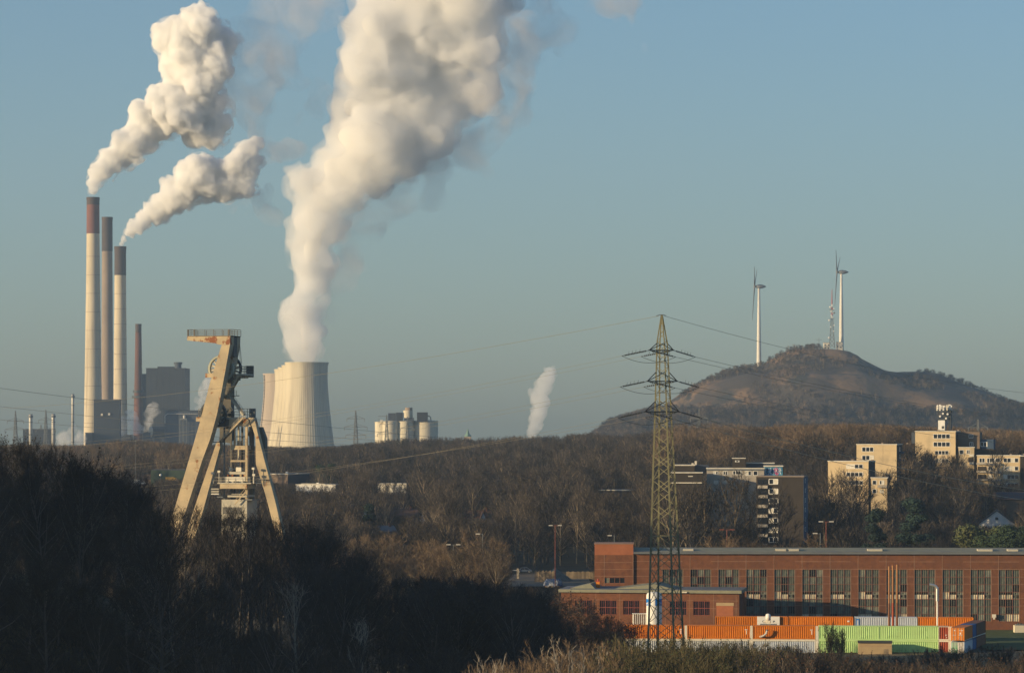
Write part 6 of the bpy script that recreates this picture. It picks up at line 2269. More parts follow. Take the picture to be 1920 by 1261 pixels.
# pale dead saplings at the very bottom
for i, (x, yt, Yd, sc, lb) in enumerate([(928, 1204, 420, 1.0, "pale bare sapling at the bottom edge left of centre"), (752, 1240, 432, .5, "tiny curved pale stem at the bottom edge of the dark wood")]):
    K = TreeMesh()
    rs = random.Random(70 + i)
    X = PX(x, Yd)
    hh = PZ(yt, Yd) - hz(X, Yd)
    for k in range(7 if i == 0 else 2):
        a = k * 2.2 + 1
        d = Vector((math.cos(a) * .42, math.sin(a) * .3, 1)).normalized()
        pts = bent(Vector((0, 0, -.3 + hh * .25 * (k > 2))), d, hh * rs.uniform(.6, .95) * (.72 if k > 2 else 1), 6, rs, .12, .05)
        K.limb(pts, .11, .025, 5)
        for j in range(6):
            p, dd = at(pts, .35 + .1 * j)
            K.limb(bent(p, (dd + rvec(rs) * .7).normalized(), hh * .16, 3, rs, .1, .1), .04, .014, 3)
    o = link('pale_sapling', K.mesh('sapling', [M['twig_pale']]))
    o.location = (X, Yd, hz(X, Yd))
    tag(o, lb, 'sapling')

# ------------------------------------------------------------------ trees of the middle distance
# (x0, x1, y bottom of what must stay visible, distance)
KEEP = [(1325, 1420, 925, 960), (1418, 1513, 1015, 945), (1262, 1328, 905, 950), (1552, 1629, 905, 1085), (1606, 1700, 868, 1150), (1632, 1664, 922, 1070), (1716, 1792, 846, 1250), (1790, 1830, 850, 1260),
        (1797, 1828, 868, 1225), (1832, 1914, 905, 1185), (1836, 1902, 985, 1072), (1630, 1646, 958, 1112), (785, 800, 976, 1280), (736, 784, 966, 1310), (870, 924, 971, 1280), (673, 694, 977, 1250),
        (555, 632, 920, 1440), (708, 765, 922, 1470), (497, 580, 905, 1540), (283, 352, 898, 1590), (245, 284, 908, 1590), (296, 306, 896, 1490), (1880, 1920, 938, 1105), (1124, 1182, 922, 1240),
        (965, 1115, 1098, 985), (1549 - 4, 1553, 1030, 786), (1036, 1046, 1040, 896), (900, 910, 1006, 836), (842, 858, 1026, 826), (1360, 1366, 1010, 786), (716, 748, 994, 1142)]
far_sky = [(-100, 838), (160, 838), (200, 832), (240, 826), (300, 832), (350, 834), (480, 840), (560, 842), (640, 840), (700, 832), (740, 826), (800, 822), (850, 819), (900, 824), (950, 816), (1000, 820), (1060, 818), (1110, 814),
           (1150, 820), (1200, 816), (1262, 798), (1300, 796), (1340, 792), (1380, 800), (1430, 806), (1480, 800), (1560, 799), (1640, 800), (1720, 806), (1790, 806), (1850, 806), (1900, 812), (2000, 815)]


def fit(X, Y, h, halfw=3.0, need=.0):
    """largest height up to h that leaves the kept views open; 0 when none"""
    col = 960 + X * F / Y
    g = hz(X, Y)
    hw = halfw * F / Y
    for (x0, x1, yb, Dk) in KEEP:
        if Y < Dk and col > x0 - hw and col < x1 + hw:
            h = min(h, PZ(yb, Y) - g)
        elif Dk <= Y < Dk + 17 and x0 - 8 < col < x1 + 24:
            return 0
    h = min(h, PZ(lerp_table(far_sky, col), Y) - g + 1.5)
    return h


# the single trees nearest to the hall and the tower, then the rest as one wood
singles, mass = [], []
Y = 742.0
r3 = random.Random(21)
while Y < 2330:
    step = 7.0 if Y < 1000 else (8.5 if Y < 1500 else 10.5)
    X = PX(-240, Y)
    while X < PX(2330, Y):
        xx, yy = X + r3.uniform(-.42, .42) * step, Y + r3.uniform(-.42, .42) * step
        X += step * r3.uniform(.85, 1.15)
        col = 960 + xx * F / yy
        if yy < 760 and 1050 < col < 2060:
            continue
        if yy < 935 and 985 < col < 1115 and yy > 880:
            continue
        if (xx + 72) ** 2 / 25 ** 2 + (yy - 872) ** 2 / 24 ** 2 < 1:
            continue
        hn = r3.uniform(12, 19) if yy < 1000 else r3.uniform(13, 23)
        if 1230 < col < 1800 and yy > 1250:
            hn = r3.uniform(17, 26)
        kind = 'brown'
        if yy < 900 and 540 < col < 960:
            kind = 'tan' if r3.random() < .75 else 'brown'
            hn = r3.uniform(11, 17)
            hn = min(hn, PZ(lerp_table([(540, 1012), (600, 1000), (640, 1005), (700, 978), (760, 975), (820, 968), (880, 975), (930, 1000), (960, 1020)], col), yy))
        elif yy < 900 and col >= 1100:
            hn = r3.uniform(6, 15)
            kind = 'dark' if r3.random() < .86 else 'brown'  # dark bark stands in for shade on the trees behind the hall
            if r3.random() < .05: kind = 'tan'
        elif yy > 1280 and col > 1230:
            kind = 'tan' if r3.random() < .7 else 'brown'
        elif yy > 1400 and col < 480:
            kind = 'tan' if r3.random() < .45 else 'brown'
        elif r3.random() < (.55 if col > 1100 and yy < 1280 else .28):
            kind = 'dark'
        if 895 < yy - .45 * xx < 975 and yy < 985 and col < 990:
            hn = min(hn, 6.5)
        h = fit(xx, yy, hn, 2.0)
        if h < 3.2:
            continue
        if h < hn * .3 and r3.random() < .4:
            continue
        (singles if (yy < 900 and -70 < col < 1990) else mass).append((xx, yy, h, kind, col))
    Y += step
# the tall trees that are seen in front of the pale slab and the tower block
for (x, yt, Yd, kk) in ((1384, 880, 925, 'brown'), (1352, 905, 930, 'brown'), (1466, 905, 915, 'dark'), (1408, 905, 935, 'brown'), (1720, 838, 1180, 'brown'), (1745, 842, 1170, 'brown'), (1866, 842, 1150, 'dark'),
                        (1700, 850, 1130, 'brown'), (1790, 850, 1190, 'brown'), (1570, 878, 1060, 'brown'), (1600, 880, 1055, 'brown'), (1555, 882, 1050, 'brown'), (1618, 888, 1060, 'dark'), (735, 872, 1400, 'dark'),
                        (570, 908, 1390, 'brown'), (600, 910, 1385, 'brown'), (620, 909, 1395, 'brown'), (760, 908, 1420, 'brown'), (745, 907, 1420, 'brown'), (585, 906, 1400, 'brown'), (612, 907, 1410, 'brown'), (560, 912, 1380, 'dark'), (725, 908, 1430, 'brown'), (714, 914, 1420, 'brown'), (640, 905, 1400, 'brown'), (1272, 902, 905, 'dark'), (1288, 906, 900, 'brown'), (1303, 905, 910, 'dark'), (1318, 908, 905, 'brown'), (1262, 915, 880, 'brown'), (1296, 925, 870, 'dark'), (1345, 1002, 770, 'tan'), (1375, 1006, 768, 'tan'), (1412, 1008, 770, 'tan'), (1530, 1000, 772, 'tan')):
    X = PX(x, Yd)
    (singles if Yd < 1100 else mass).append((X, Yd, max(4, PZ(yt, Yd) - hz(X, Yd)), kk, x))
singles.sort(key=lambda q: q[1])
room = max(0, 296 - n_dark)
lit = [q for q in singles if q[4] < 965]
back = [q for q in singles if q[4] >= 965]
n_s = 0
for q in singles:
    X, Y, h, kind, col = q
    if n_s >= room:
        mass.append(q)
        continue
    n_s += 1
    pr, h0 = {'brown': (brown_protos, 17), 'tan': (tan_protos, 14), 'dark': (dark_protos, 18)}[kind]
    if col < 965:
        lb, gr = "bare sunlit brown tree between the dark wood and the houses", "bare trees behind the shaded wood"
    elif col < 1110:
        lb, gr = "bare tree around the gravel yard left of the hall", "bare trees by the gravel yard"
    else:
        lb, gr = "bare tree right behind the long roof of the brick hall", "bare trees behind the brick hall"
    plant_tree(pr, r3.randrange(9), X, Y, h, h0, lb, gr, spread=1.05 if h > 9 else 1.3)

protos_coll = bpy.data.collections.new("wood_prototypes")


def scatter(name, pts, meshes, label, spread=1.0):
    """one object whose points carry copies of the given plant meshes"""
    coll = bpy.data.collections.new(name + "_kinds")
    for i, me_ in enumerate(meshes):
        coll.objects.link(bpy.data.objects.new(f"{name}_kind_{i:02d}", me_))
    me_ = bpy.data.meshes.new(name)
    me_.from_pydata([p[0] for p in pts], [], [])
    n_ = len(pts)
    for nm, ty in (('rot', 'FLOAT_VECTOR'), ('scl', 'FLOAT_VECTOR')):
        me_.attributes.new(nm, ty, 'POINT')
    me_.attributes.new('idx', 'INT', 'POINT')
    me_.attributes['rot'].data.foreach_set('vector', np.array([p[1] for p in pts], dtype=np.float32).ravel())
    me_.attributes['scl'].data.foreach_set('vector', np.array([p[2] for p in pts], dtype=np.float32).ravel())
    me_.attributes['idx'].data.foreach_set('value', np.array([p[3] for p in pts], dtype=np.int32))
    o = link(name, me_)
    ng = bpy.data.node_groups.new(name, 'GeometryNodeTree')
    ng.interface.new_socket("Geometry", in_out='INPUT', socket_type='NodeSocketGeometry')
    ng.interface.new_socket("Geometry", in_out='OUTPUT', socket_type='NodeSocketGeometry')
    N, L = ng.nodes, ng.links
    gi, go = N.new('NodeGroupInput'), N.new('NodeGroupOutput')
    ci = N.new('GeometryNodeCollectionInfo')
    ci.inputs['Collection'].default_value = coll
    ci.inputs['Separate Children'].default_value = True
    ci.inputs['Reset Children'].default_value = True
    ip = N.new('GeometryNodeInstanceOnPoints')
    ip.inputs['Pick Instance'].default_value = True

    def attr(nm, ty):
        a = N.new('GeometryNodeInputNamedAttribute')
        a.data_type = ty
        a.inputs['Name'].default_value = nm
        return a.outputs['Attribute']
    L.new(gi.outputs[0], ip.inputs['Points'])
    L.new(ci.outputs[0], ip.inputs['Instance'])
    L.new(attr('idx', 'INT'), ip.inputs['Instance Index'])
    L.new(attr('rot', 'FLOAT_VECTOR'), ip.inputs['Rotation'])
    L.new(attr('scl', 'FLOAT_VECTOR'), ip.inputs['Scale'])
    L.new(ip.outputs[0], go.inputs[0])
    md = o.modifiers.new("planting", 'NODES')
    md.node_group = ng
    return tag(o, label, kind='stuff')


kinds = far_brown + far_tan + far_dark
kind_h = [true_h(m_) for m_ in kinds]
off_k = {'brown': (0, 5, 20), 'tan': (5, 3, 22), 'dark': (8, 2, 18)}
pts = []
for (X, Y, h, kind, col) in mass:
    o0, nk, h0 = off_k[kind]
    ki = o0 + r3.randrange(nk)
    k = h / kind_h[ki]
    sp = k * r3.uniform(.85, 1.2) * (1.25 if h < 9 else 1)
    pts.append(((X, Y, hz(X, Y)), (0, 0, r3.uniform(0, 6.28)), (sp, sp, k), ki))
scatter("woodland", pts, kinds, "wide bare brown woodland filling the middle distance up to the skyline")

# scrub and young trees on the spoil hill
hp = []
r4 = random.Random(9)
for i in range(15000):
    X = r4.uniform(40, 760)
    Y = 3560 + 520 * r4.random() ** .8
    z = float(hill_z(np.array(X), np.array(Y)))
    if z < 2:
        continue
    q = z / 135.0
    wild = math.sin(X * .021 + 1) + math.sin(Y * .03 + X * .013) + math.sin(X * .047 - Y * .02)
    if q > .45 and wild < -.1 and abs(X - 640) > 190:
        continue
    if q > .45 and wild < -.5:
        continue
    if q > .45 and r4.random() < .35:
        continue
    if abs(X - 396) < 26 and q > .9:
        continue
    h = r4.uniform(5, 11) if q < .45 else r4.uniform(2.5, 6.0)
    k = h / 18
    hp.append(((X, Y, z - .3), (0, 0, r4.uniform(0, 6.28)), (k * 1.5, k * 1.5, k), r4.choice((0, 1, 2, 3, 4, 8, 9, 8, 9) if r4.random() < .85 else (5, 6, 7))))
scatter("hill_scrub", hp, kinds, "leafless scrub and young trees covering the spoil hill")

# evergreens
eg = [evergreen(400, 12, 4.6, 15000, 'round', .20), evergreen(401, 14, 3.2, 12000, 'cone', .20), evergreen(402, 9, 4.4, 12000, 'round', .18)]
for i, (k, x, yt, Yd, w_, mm, lb) in enumerate([(0, 1888, 981, 800, 1.05, 'needle', "broad dark evergreen at the right edge above the hall roof"), (0, 1912, 990, 790, .9, 'needle', "second dark evergreen cut by the right picture edge"),
                                                (2, 1846, 982, 815, 1.0, 'bush_green', "rounded dull green leafy bush left of the broad evergreen"), (1, 1715, 935, 900, 1.2, 'needle_blue', "tall dark conifer below the antenna flats"),
                                                (1, 1858, 925, 1160, 1.0, 'needle_blue', "dark conifer above the white gabled house"), (1, 1640, 955, 850, .9, 'needle_blue', "bluish conifer left of the tall dark conifer"),
                                                (2, 615, 868, 1500, .8, 'needle', "small green bush in the bare wood right of the winding tower"), (1, 693, 945, 1050, .9, 'needle_blue', "dark conifer beside the bargeboard gable")]):
    X = PX(x, Yd)
    T, K = eg[k]
    t = thing('evergreen_tree', lb, 'evergreen', (X, Yd, hz(X, Yd)), i * 1.1)
    h0 = (12, 14, 9)[k]
    kk = (PZ(yt, Yd) - hz(X, Yd)) / h0
    t.scale = (kk * w_, kk * w_, kk)
    link('trunk', T.mesh('trunk', [M['twig_dark']]), t)
    link('crown', K.mesh('crown', [M[mm]]), t)

# ------------------------------------------------------------------ a label for each plant
ORD = ["first", "second", "third", "fourth", "fifth", "sixth", "seventh", "eighth", "ninth", "tenth", "eleventh", "twelfth"]


def single_out(group, base, regions, rows):
    """labels by what a plant stands under or beside, its row in depth and its place in that row"""
    obs = [o for o in C.objects if o.get('group') == group and o.parent is None]
    if not obs:
        return
    ys = sorted(o.location.y for o in obs)
    cells = {}
    for o in obs:
        col = 960 + o.location.x * F / o.location.y
        reg = next((t_ for lim, t_ in regions if col < lim), regions[-1][1])
        q = sum(1 for y in ys if y < o.location.y) / max(1, len(ys))
        row = rows[min(len(rows) - 1, int(q * len(rows)))]
        cells.setdefault((row, reg), []).append((col, o))
    for (row, reg), mem in cells.items():
        mem.sort(key=lambda m: m[0])
        for i, (col, o) in enumerate(mem):
            tail = "" if len(mem) == 1 else (", leftmost" if i == 0 else (", rightmost" if i == len(mem) - 1 else f", {ORD[min(i, 11)]} from left"))
            o['label'] = f"{base} {row}, {reg}{tail}"


DW = [(28, "at the picture's left edge"), (60, "left of the steel stacks"), (120, "under the steel stacks"), (190, "under the tallest chimney"), (255, "under the brick chimney"), (330, "left of the big strut"), (400, "before the big strut"),
      (480, "before the shaft house"), (560, "before the right leg"), (640, "under the cooling tower"), (720, "under the white warehouse"), (800, "under the silos"), (900, "left of the church spire"), (980, "left of the yard"), (3000, "next to the annex")]
BR = [(930, "left of the pale sapling"), (1000, "right of the pale sapling"), (1060, "under the gravel yard"), (1130, "under the stair tower"), (1200, "left of the pylon"), (1285, "under the pylon"), (1345, "right of the pylon"), (1410, "under the second orange container"),
      (1475, "under the domed fan"), (1532, "under the third orange container"), (1600, "under the willow bush"), (1680, "under the tan shed"), (1760, "under the right lime container"), (1845, "under the corner container"), (1910, "under the lawn"), (3000, "at the right edge")]
single_out("bare trees of the shaded wood", "bare tree in the dark wood's", DW, ["front row", "second row", "third row", "back row"])
single_out("dark bushes before the winding tower", "dark bush in the dark wood's", DW, ["front row", "middle row", "back row"])
single_out("dark brambles below the shaded wood", "dark bramble in the bottom scrub's", DW, ["front row", "second row", "third row", "fourth row", "fifth row", "back row"])
for g_, b_ in (("tan shrubs at the bottom centre", "tan twiggy shrub in the"), ("pale shrubs at the bottom centre", "pale stemmed shrub in the"), ("olive shrubs below the pylon", "olive shrub in the"), ("dark shrubs at the bottom right", "dark shrub in the"), ("brown shrubs at the bottom right", "brown shrub in the")):
    single_out(g_, b_, BR, ["front row", "second row", "third row", "fourth row", "fifth row", "back row"])
single_out("low bushes before the containers", "low bush right before the containers,", BR, ["front row", "back row"])
single_out("leafy scrub trees before the annex", "reddish leafy scrub tree before the annex,", [(1060, "under the annex's left end"), (1110, "under its first window"), (1160, "under its second window"), (3000, "left of the vaporiser")], ["front row", "back row"])
single_out("bare trees behind the shaded wood", "sunlit bare tree behind the dark wood,", [(500, "behind the winding tower"), (560, "right of the winding tower"), (600, "under the white warehouse"), (650, "under the bargeboard gable"), (700, "under the conifer"), (750, "under the long tiled roof"), (800, "under the tiny gable"), (850, "left of the twin lamp"), (905, "left of the tan lamp"), (3000, "right of the tan lamp")],
           ["front row", "second row", "third row", "fourth row", "back row"])
single_out("bare trees behind the brick hall", "bare tree behind the hall roof,", [(1190, "over the stair tower"), (1290, "behind the pylon"), (1400, "before the pale slab"), (1520, "before the dark tower"), (1640, "under the beige flats"), (1760, "under the antenna flats"), (3000, "near the evergreens")], ["front row", "middle row", "back row"])
single_out("bare trees by the gravel yard", "bare tree by the gravel yard,", [(1000, "left of the parked car"), (1050, "by the tall lamp post"), (3000, "beside the stair tower")], ["front row", "back row"])

# ------------------------------------------------------------------ steam
RATE = 0.5


def steam_surface(name, col, trans):
    m = bpy.data.materials.new(name)
    m.use_nodes = True
    N, L = m.node_tree.nodes, m.node_tree.links
    N.remove(N["Principled BSDF"])
    d = N.new("ShaderNodeBsdfDiffuse")
    t = N.new("ShaderNodeBsdfTranslucent")
    for n_ in (d, t):
        n_.inputs['Color'].default_value = (*col, 1)
    mx = N.new("ShaderNodeMixShader")
    mx.inputs[0].default_value = trans
    L.new(d.outputs[0], mx.inputs[1])
    L.new(t.outputs[0], mx.inputs[2])
    L.new(mx.outputs[0], N["Material Output"].inputs['Surface'])
    return m


def steam_volume(name, density, col=(.97, .97, .97), aniso=.2):
    m = bpy.data.materials.new(name)
    m.use_nodes = True
    N, L = m.node_tree.nodes, m.node_tree.links
    N.remove(N["Principled BSDF"])
    v = N.new("ShaderNodeVolumePrincipled")
    v.inputs['Color'].default_value = (*col, 1)
    v.inputs['Density'].default_value = density
    v.inputs['Anisotropy'].default_value = aniso
    L.new(v.outputs[0], N["Material Output"].inputs['Volume'])
    return m


def ragged_volume(name, density, size, lo, hi, col=(.98, .98, .98), rate=1.0, stretch=(1, 1, 1)):
    m = steam_volume(name, density, col, 0.0)
    N, L = m.node_tree.nodes, m.node_tree.links
    v = next(n_ for n_ in N if n_.type == 'PRINCIPLED_VOLUME')
    tc = N.new("ShaderNodeTexCoord")
    mp = N.new("ShaderNodeMapping")
    mp.inputs['Scale'].default_value = stretch
    nz = N.new("ShaderNodeTexNoise")
    nz.inputs['Scale'].default_value = 1.0 / size
    nz.inputs['Detail'].default_value = 5.0
    nz.inputs['Roughness'].default_value = .62
    nz.inputs['Distortion'].default_value = .6
    mr = N.new("ShaderNodeMapRange")
    mr.inputs['From Min'].default_value = lo
    mr.inputs['From Max'].default_value = hi
    mr.inputs['To Max'].default_value = density
    L.new(tc.outputs['Object'], mp.inputs['Vector'])
    L.new(mp.outputs[0], nz.inputs['Vector'])
    L.new(nz.outputs['Fac'], mr.inputs['Value'])
    L.new(mr.outputs[0], v.inputs['Density'])
    m.cycles.volume_step_rate = rate
    return m


M['steam'] = steam_surface('dense_steam', (.93, .92, .90), .45)
M['mist'] = steam_volume('steam_edge', .19, (.995, .993, .99), .0)
M['halo'] = steam_volume('steam_halo', .0065, (.97, .97, .97), .1)
M['ground_mist'] = ragged_volume('ground_steam_air', .085, 14, .40, .60, (.98, .98, .98), RATE)
M['mist_soft'] = steam_volume('soft_steam_edge', .048, (.995, .993, .99), .0)
M['wisp'] = ragged_volume('thin_shaded_steam', .021, 46, .40, .68, (.74, .74, .78), RATE)  # greyer colour puts the plume's own shadow into the wisps
M['ragged'] = ragged_volume('torn_steam', .16, 15, .46, .60, (.985, .985, .98), RATE)
M['ragged_soft'] = ragged_volume('torn_soft_steam', .050, 34, .40, .64, (.985, .985, .98), RATE)


def fbm_grid(shape, cell, rs_np, octaves=3):
    """smooth noise in -1..1 on a grid, cell = size of the largest features in grid steps"""
    out = np.zeros(shape)
    amp, tot = 1.0, 0.0
    for o_ in range(octaves):
        cs = max(1.5, cell / 2.1 ** o_)
        n_ = [int(q / cs) + 3 for q in shape]
        g = rs_np.uniform(-1, 1, n_)
        for ax in range(3):
            x = np.arange(shape[ax]) / cs
            i = x.astype(int)
            f = x - i
            f = f * f * (3 - 2 * f)
            sh = [1, 1, 1]
            sh[ax] = -1
            f = f.reshape(sh)
            g = np.take(g, i, axis=ax) * (1 - f) + np.take(g, i + 1, axis=ax) * f
        out += g * amp
        tot += amp
        amp *= .5
    return out / tot * 1.6


def blob_mesh(name, balls, voxel, noise_amp, noise_size, material, smooth_iter=0, seed=0):
    """union of balls as one closed billowing surface (surface nets on a distance grid)"""
    cs = np.array([tuple(c) for c, r in balls])
    rr_ = np.array([r for c, r in balls])
    pad = noise_amp + voxel * 3
    lo_ = (cs - rr_[:, None]).min(0) - pad
    hi_ = (cs + rr_[:, None]).max(0) + pad
    shape = np.ceil((hi_ - lo_) / voxel).astype(int) + 1
    sd = np.full(shape, noise_amp + voxel * 4.0, dtype=np.float32)
    ax = [lo_[k] + voxel * np.arange(shape[k]) for k in range(3)]
    for c, r in zip(cs, rr_):
        m = r + noise_amp + voxel * 2
        i0 = np.maximum(((c - m - lo_) / voxel).astype(int), 0)
        i1 = np.minimum(((c + m - lo_) / voxel).astype(int) + 2, shape)
        dx = (ax[0][i0[0]:i1[0]] - c[0])[:, None, None] ** 2
        dy = (ax[1][i0[1]:i1[1]] - c[1])[None, :, None] ** 2
        dz = (ax[2][i0[2]:i1[2]] - c[2])[None, None, :] ** 2
        d = np.sqrt(dx + dy + dz) - r
        w = sd[i0[0]:i1[0], i0[1]:i1[1], i0[2]:i1[2]]
        np.minimum(w, d, out=w)
    if noise_amp > 0:
        sd += noise_amp * fbm_grid(tuple(shape), noise_size / voxel, np.random.default_rng(seed + 77)).astype(np.float32)
    for _ in range(smooth_iter):
        for k in range(3):
            sd = (np.roll(sd, 1, k) + 2 * sd + np.roll(sd, -1, k)) * .25
    for k in range(3):
        sl = [slice(None)] * 3
        for e in (0, -1):
            sl[k] = e
            sd[tuple(sl)] = np.abs(sd[tuple(sl)]) + .01
    # one vertex per mixed cell
    ins = sd < 0
    n0, n1, n2 = shape - 1
    cnt = np.zeros((n0, n1, n2), dtype=np.float32)
    acc = np.zeros((n0, n1, n2, 3), dtype=np.float32)
    for k in range(3):
        a_ = [slice(None)] * 3
        b_ = [slice(None)] * 3
        a_[k], b_[k] = slice(0, -1), slice(1, None)
        va, vb = sd[tuple(a_)], sd[tuple(b_)]
        cr = (va < 0) != (vb < 0)
        t = np.where(cr, va / np.where(cr, va - vb, 1), 0)
        o1, o2 = [q for q in range(3) if q != k]
        for e1 in (0, 1):
            for e2 in (0, 1):
                sl = [None] * 3
                sl[k] = slice(0, shape[k] - 1)
                sl[o1] = slice(e1, shape[o1] - 1 + e1)
                sl[o2] = slice(e2, shape[o2] - 1 + e2)
                c_ = cr[tuple(sl)]
                cnt += c_
                acc[..., k] += np.where(c_, t[tuple(sl)], 0)
                acc[..., o1] += c_ * e1
                acc[..., o2] += c_ * e2
    mixed = cnt > 0
    idx = np.full((n0, n1, n2), -1, dtype=np.int64)
    idx[mixed] = np.arange(mixed.sum())
    ijk = np.argwhere(mixed)
    verts = lo_ + voxel * (ijk + acc[mixed] / cnt[mixed][:, None])
    faces = []
    for k in range(3):
        o1, o2 = (k + 1) % 3, (k + 2) % 3
        a_ = [slice(None)] * 3
        b_ = [slice(None)] * 3
        a_[k], b_[k] = slice(0, -1), slice(1, None)
        fa, fb = ins[tuple(a_)], ins[tuple(b_)]
        e = np.argwhere(fa != fb)
        e = e[(e[:, o1] > 0) & (e[:, o2] > 0) & (e[:, o1] < shape[o1] - 1) & (e[:, o2] < shape[o2] - 1)]
        flip = fa[tuple(e.T)]
        q = []
        for d1, d2 in ((-1, -1), (0, -1), (0, 0), (-1, 0)):
            w = e.copy()
            w[:, o1] += d1
            w[:, o2] += d2
            q.append(idx[tuple(w.T)])
        q = np.stack(q, 1)
        q[~flip] = q[~flip][:, ::-1]
        faces.append(q)
    faces = np.concatenate(faces)
    me_ = bpy.data.meshes.new(name)
    nv, nf = len(verts), len(faces)
    me_.vertices.add(nv)
    me_.vertices.foreach_set('co', verts.astype(np.float32).ravel())
    me_.loops.add(nf * 4)
    me_.loops.foreach_set('vertex_index', faces.astype(np.int32).ravel())
    me_.polygons.add(nf)
    me_.polygons.foreach_set('loop_start', np.arange(0, nf * 4, 4, dtype=np.int32))
    me_.polygons.foreach_set('use_smooth', [True] * nf)
    me_.materials.append(material)
    me_.update(calc_edges=True)
    me_.validate()
    return me_


def billow(balls, seed, n1=16, f1=(.34, .52), n2=0, f2=(.3, .45)):
    """adds smaller puffs on the surface of each ball"""
    rs = random.Random(seed)
    out = list(balls)
    first = []
    for c, r in balls:
        for i in range(n1):
            d = rvec(rs)
            rr = r * rs.uniform(*f1)
            first.append((c + d * (r * .86), rr))
    out += first
    if n2:
        for c, r in first:
            for i in range(n2):
                d = rvec(rs)
                out.append((c + d * r * .85, r * rs.uniform(*f2)))
    return out


def plume(name, label, D, puffs, seed, voxel, core_k=.36, shell_k=.77, grow=0.3, volume='mist', wisps=(), n1=16, n2=0, depth=.5, bottom=None, core_smooth=0, amp=4.0, halo=0, f1=(.3, .5), f2=(.3, .48)):
    s = D / F
    rs = random.Random(seed)
    balls = []
    for (x, y, r) in puffs:
        p = P(x, y, D)
        p.y += rs.uniform(-depth, depth) * r * s
        balls.append((p, r * s))
    base = balls[0][0].copy()
    base.z -= balls[0][1]
    loc = base.copy()
    core = [(c - loc, r * core_k) for c, r in balls]
    cm = blob_mesh(name, core, voxel * 1.5, amp * .3, 14 * voxel / 2.4, M['steam'], 4, seed)
    o = link(name, cm)
    o.location = loc
    tag(o, label, 'steam', "steam plumes")
    sh_ = [(c - loc, r * shell_k + grow) for c, r in balls]
    sm_ = blob_mesh('thin_edge', billow(sh_, seed, n1, f1, n2, f2), voxel, amp, 5.5 * voxel, M[volume], core_smooth, seed)
    link('thin_edge', sm_, o)
    if halo:
        hb = [(c - loc + Vector((r * .08, 0, -r * .04)), r * (shell_k + .02) + halo * .5) for c, r in balls]
        link('torn_edge', blob_mesh('torn_edge', billow(hb, seed + 9, 14, (.35, .62)), voxel * 1.6, halo * .8, 22, M['ragged_soft' if volume == 'mist_soft' else 'ragged'], 1, seed + 3), o)
    if wisps:
        wb = []
        for (x, y, r) in wisps:
            p = P(x, y, D)
            p.y += rs.uniform(-.5, .5) * r * s
            wb.append((p - loc, r * s))
        wm_ = blob_mesh('shaded_wisp', billow(wb, seed + 5, 12, (.25, .6)), voxel * 1.4, 22, 30, M['wisp'], 1)
        link('shaded_wisp', wm_, o)
    return o


plume('steam_plume', "puffy cream steam plume rising from the tallest chimney", 3875,
      [(174, 358, 7), (175, 345, 12), (180, 328, 18), (192, 315, 22), (208, 300, 27), (226, 288, 29), (243, 270, 33), (262, 258, 37), (282, 238, 40), (300, 220, 42), (268, 215, 30), (318, 200, 46), (345, 215, 48), (370, 232, 44), (395, 248, 32),
       (300, 190, 34), (335, 170, 42), (360, 185, 46), (390, 200, 40), (345, 140, 42), (375, 150, 48), (405, 130, 38), (330, 120, 34), (360, 105, 46), (395, 105, 42), (345, 72, 44), (372, 55, 46), (370, 32, 24), (318, 68, 36), (305, 78, 26), (400, 75, 38), (420, 80, 28), (415, 232, 22)],
      11, 1.9, wisps=[(435, 90, 42), (470, 125, 46), (488, 160, 40), (475, 185, 30), (500, 105, 44), (465, 60, 40), (495, 40, 44), (535, 15, 42), (585, 20, 38), (620, 10, 36), (548, 148, 16), (455, 215, 24), (440, 180, 40), (520, 130, 30)], n1=22, n2=5, amp=2.6, halo=4)
plume('steam_plume', "smaller cream steam plume drifting from the shortest tall chimney", 4055,
      [(228, 456, 5), (233, 447, 8), (243, 436, 13), (256, 424, 17), (270, 412, 20), (286, 400, 24), (300, 388, 26), (318, 380, 28), (336, 366, 32), (320, 350, 22), (355, 350, 36), (350, 322, 26), (372, 340, 36), (372, 312, 28), (395, 350, 32), (392, 322, 30), (420, 352, 30), (412, 320, 26), (440, 345, 30), (438, 310, 26), (460, 318, 28), (468, 285, 22), (480, 268, 16), (452, 290, 22), (485, 300, 14), (465, 355, 20)],
      23, 1.7, wisps=[(500, 280, 30), (515, 300, 30), (510, 335, 26), (485, 365, 24), (535, 285, 24), (500, 395, 14), (440, 380, 18), (545, 310, 16)], n1=20, n2=5, amp=2.4, volume='mist', halo=4)
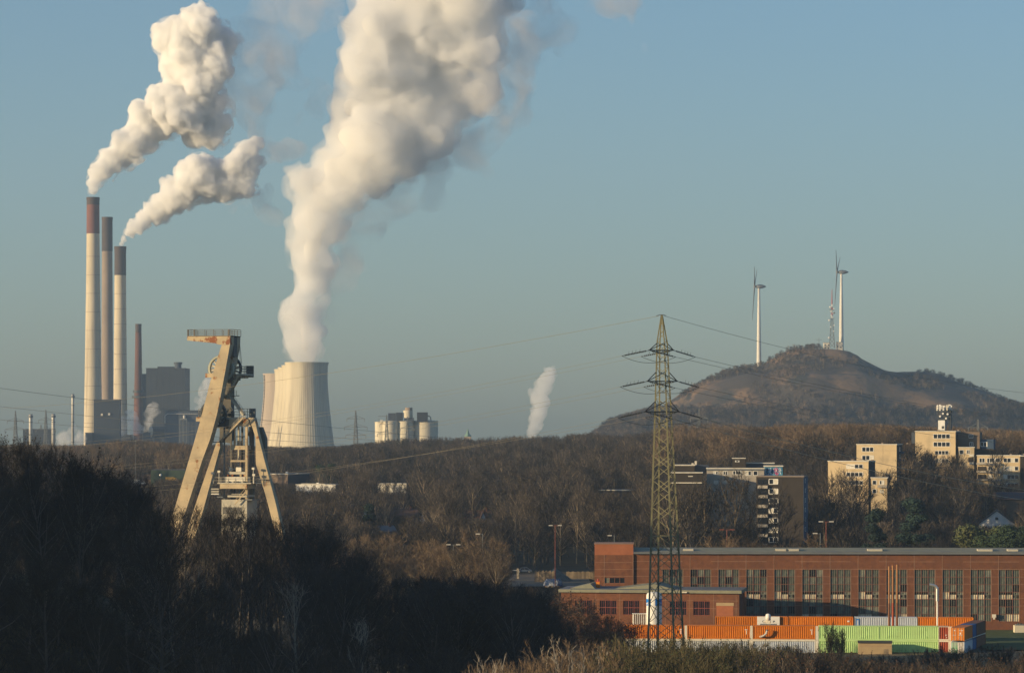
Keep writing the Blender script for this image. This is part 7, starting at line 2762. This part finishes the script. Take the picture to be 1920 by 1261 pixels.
plume('steam_plume', "huge soft steam column billowing from the nearest cooling tower past the picture top", 3900,
      [(574, 661, 33), (573, 645, 38), (572, 622, 40), (570, 600, 36), (558, 582, 30), (574, 578, 34), (578, 550, 32), (582, 520, 34), (575, 490, 36), (600, 490, 34), (568, 465, 30), (590, 455, 42), (582, 420, 42), (610, 425, 40), (575, 390, 32), (605, 385, 46),
       (566, 345, 28), (562, 328, 24), (590, 350, 40), (625, 350, 52), (655, 355, 40), (620, 310, 44), (660, 310, 62), (700, 330, 44), (655, 255, 52), (700, 260, 78), (755, 275, 62), (660, 200, 50), (710, 190, 90), (780, 210, 84), (820, 250, 52), (690, 120, 64), (755, 120, 96), (830, 160, 86),
       (700, 50, 60), (760, 45, 92), (840, 80, 92), (900, 170, 50), (885, 95, 60), (720, -20, 70), (800, -20, 100), (880, 10, 72), (900, -50, 90), (830, -90, 90)],
      31, 2.9, core_k=.44, shell_k=.76, grow=.5, volume='mist_soft',
      wisps=[(930, 170, 60), (965, 190, 38), (950, 120, 60), (960, 60, 60), (1000, 30, 48), (905, 225, 52), (862, 275, 46), (825, 305, 42), (785, 335, 46), (725, 375, 44), (695, 420, 40), (665, 480, 32), (645, 540, 26), (630, 590, 18), (1025, 60, 30), (1150, 10, 42), (1188, 38, 32), (590, 210, 26), (605, 175, 26), (985, 205, 20), (760, 375, 26)], n1=20, n2=4, core_smooth=2, amp=9, halo=9, f1=(.22, .5))
plume('steam_plume', "thin pinkish steam plume rising above the wood right of the silos", 4600,
      [(996, 815, 11), (1002, 800, 13), (1006, 785, 14), (1010, 768, 16), (1014, 750, 18), (1010, 735, 16), (1020, 728, 17), (1026, 712, 17), (1032, 698, 12)], 41, 2.2, core_k=.3, shell_k=.95, grow=1, volume='mist_soft', n1=12, amp=4)
plume('ground_steam', "white ground steam drifting in front of the chimney feet", 3890,
      [(178, 822, 7), (190, 814, 10), (204, 804, 13), (216, 795, 15), (230, 800, 16), (244, 796, 15), (222, 784, 9), (246, 780, 12), (255, 806, 10)], 51, 1.6, core_k=.4, shell_k=.95, grow=1.5, volume='ground_mist', n1=14, n2=2, amp=3)
plume('ground_steam', "white steam puff behind the brick chimney's right side", 4000,
      [(276, 800, 8), (279, 788, 9), (283, 778, 9), (288, 769, 8), (291, 763, 6)], 52, 1.5, core_k=.3, shell_k=.95, grow=1.5, volume='ground_mist', n1=12, amp=3)
plume('ground_steam', "pale steam rising behind the winding tower's big strut", 4300,
      [(372, 765, 7), (376, 752, 9), (382, 740, 11), (388, 728, 12), (392, 716, 10)], 53, 1.6, core_k=.3, shell_k=.95, grow=1.5, volume='ground_mist', n1=12, amp=3)
plume('ground_steam', "low pale steam between the thin steel stacks and the chimneys", 3800,
      [(108, 830, 10), (122, 822, 12), (140, 815, 12), (152, 822, 11), (82, 840, 8)], 54, 1.8, core_k=.25, shell_k=.95, grow=1.5, volume='ground_mist', n1=12, amp=3)

# ------------------------------------------------------------------ the hazy air
top = 44 + 1000 * 3900 / F
hm = MB().box(-3600, 3600, -440, 9060, -9.2, 740)
hz_m = bpy.data.materials.new("hazy_air")
hz_m.use_nodes = True
N, L = hz_m.node_tree.nodes, hz_m.node_tree.links
N.remove(N["Principled BSDF"])
v = N.new("ShaderNodeVolumePrincipled")
v.inputs['Color'].default_value = (.48, .68, .92, 1)
v.inputs['Density'].default_value = HAZE_DENSITY
v.inputs['Anisotropy'].default_value = .1
L.new(v.outputs[0], N["Material Output"].inputs['Volume'])
haze = hm.build('haze', hz_m)
tag(haze, "thin blue winter haze over the whole valley", kind='stuff')
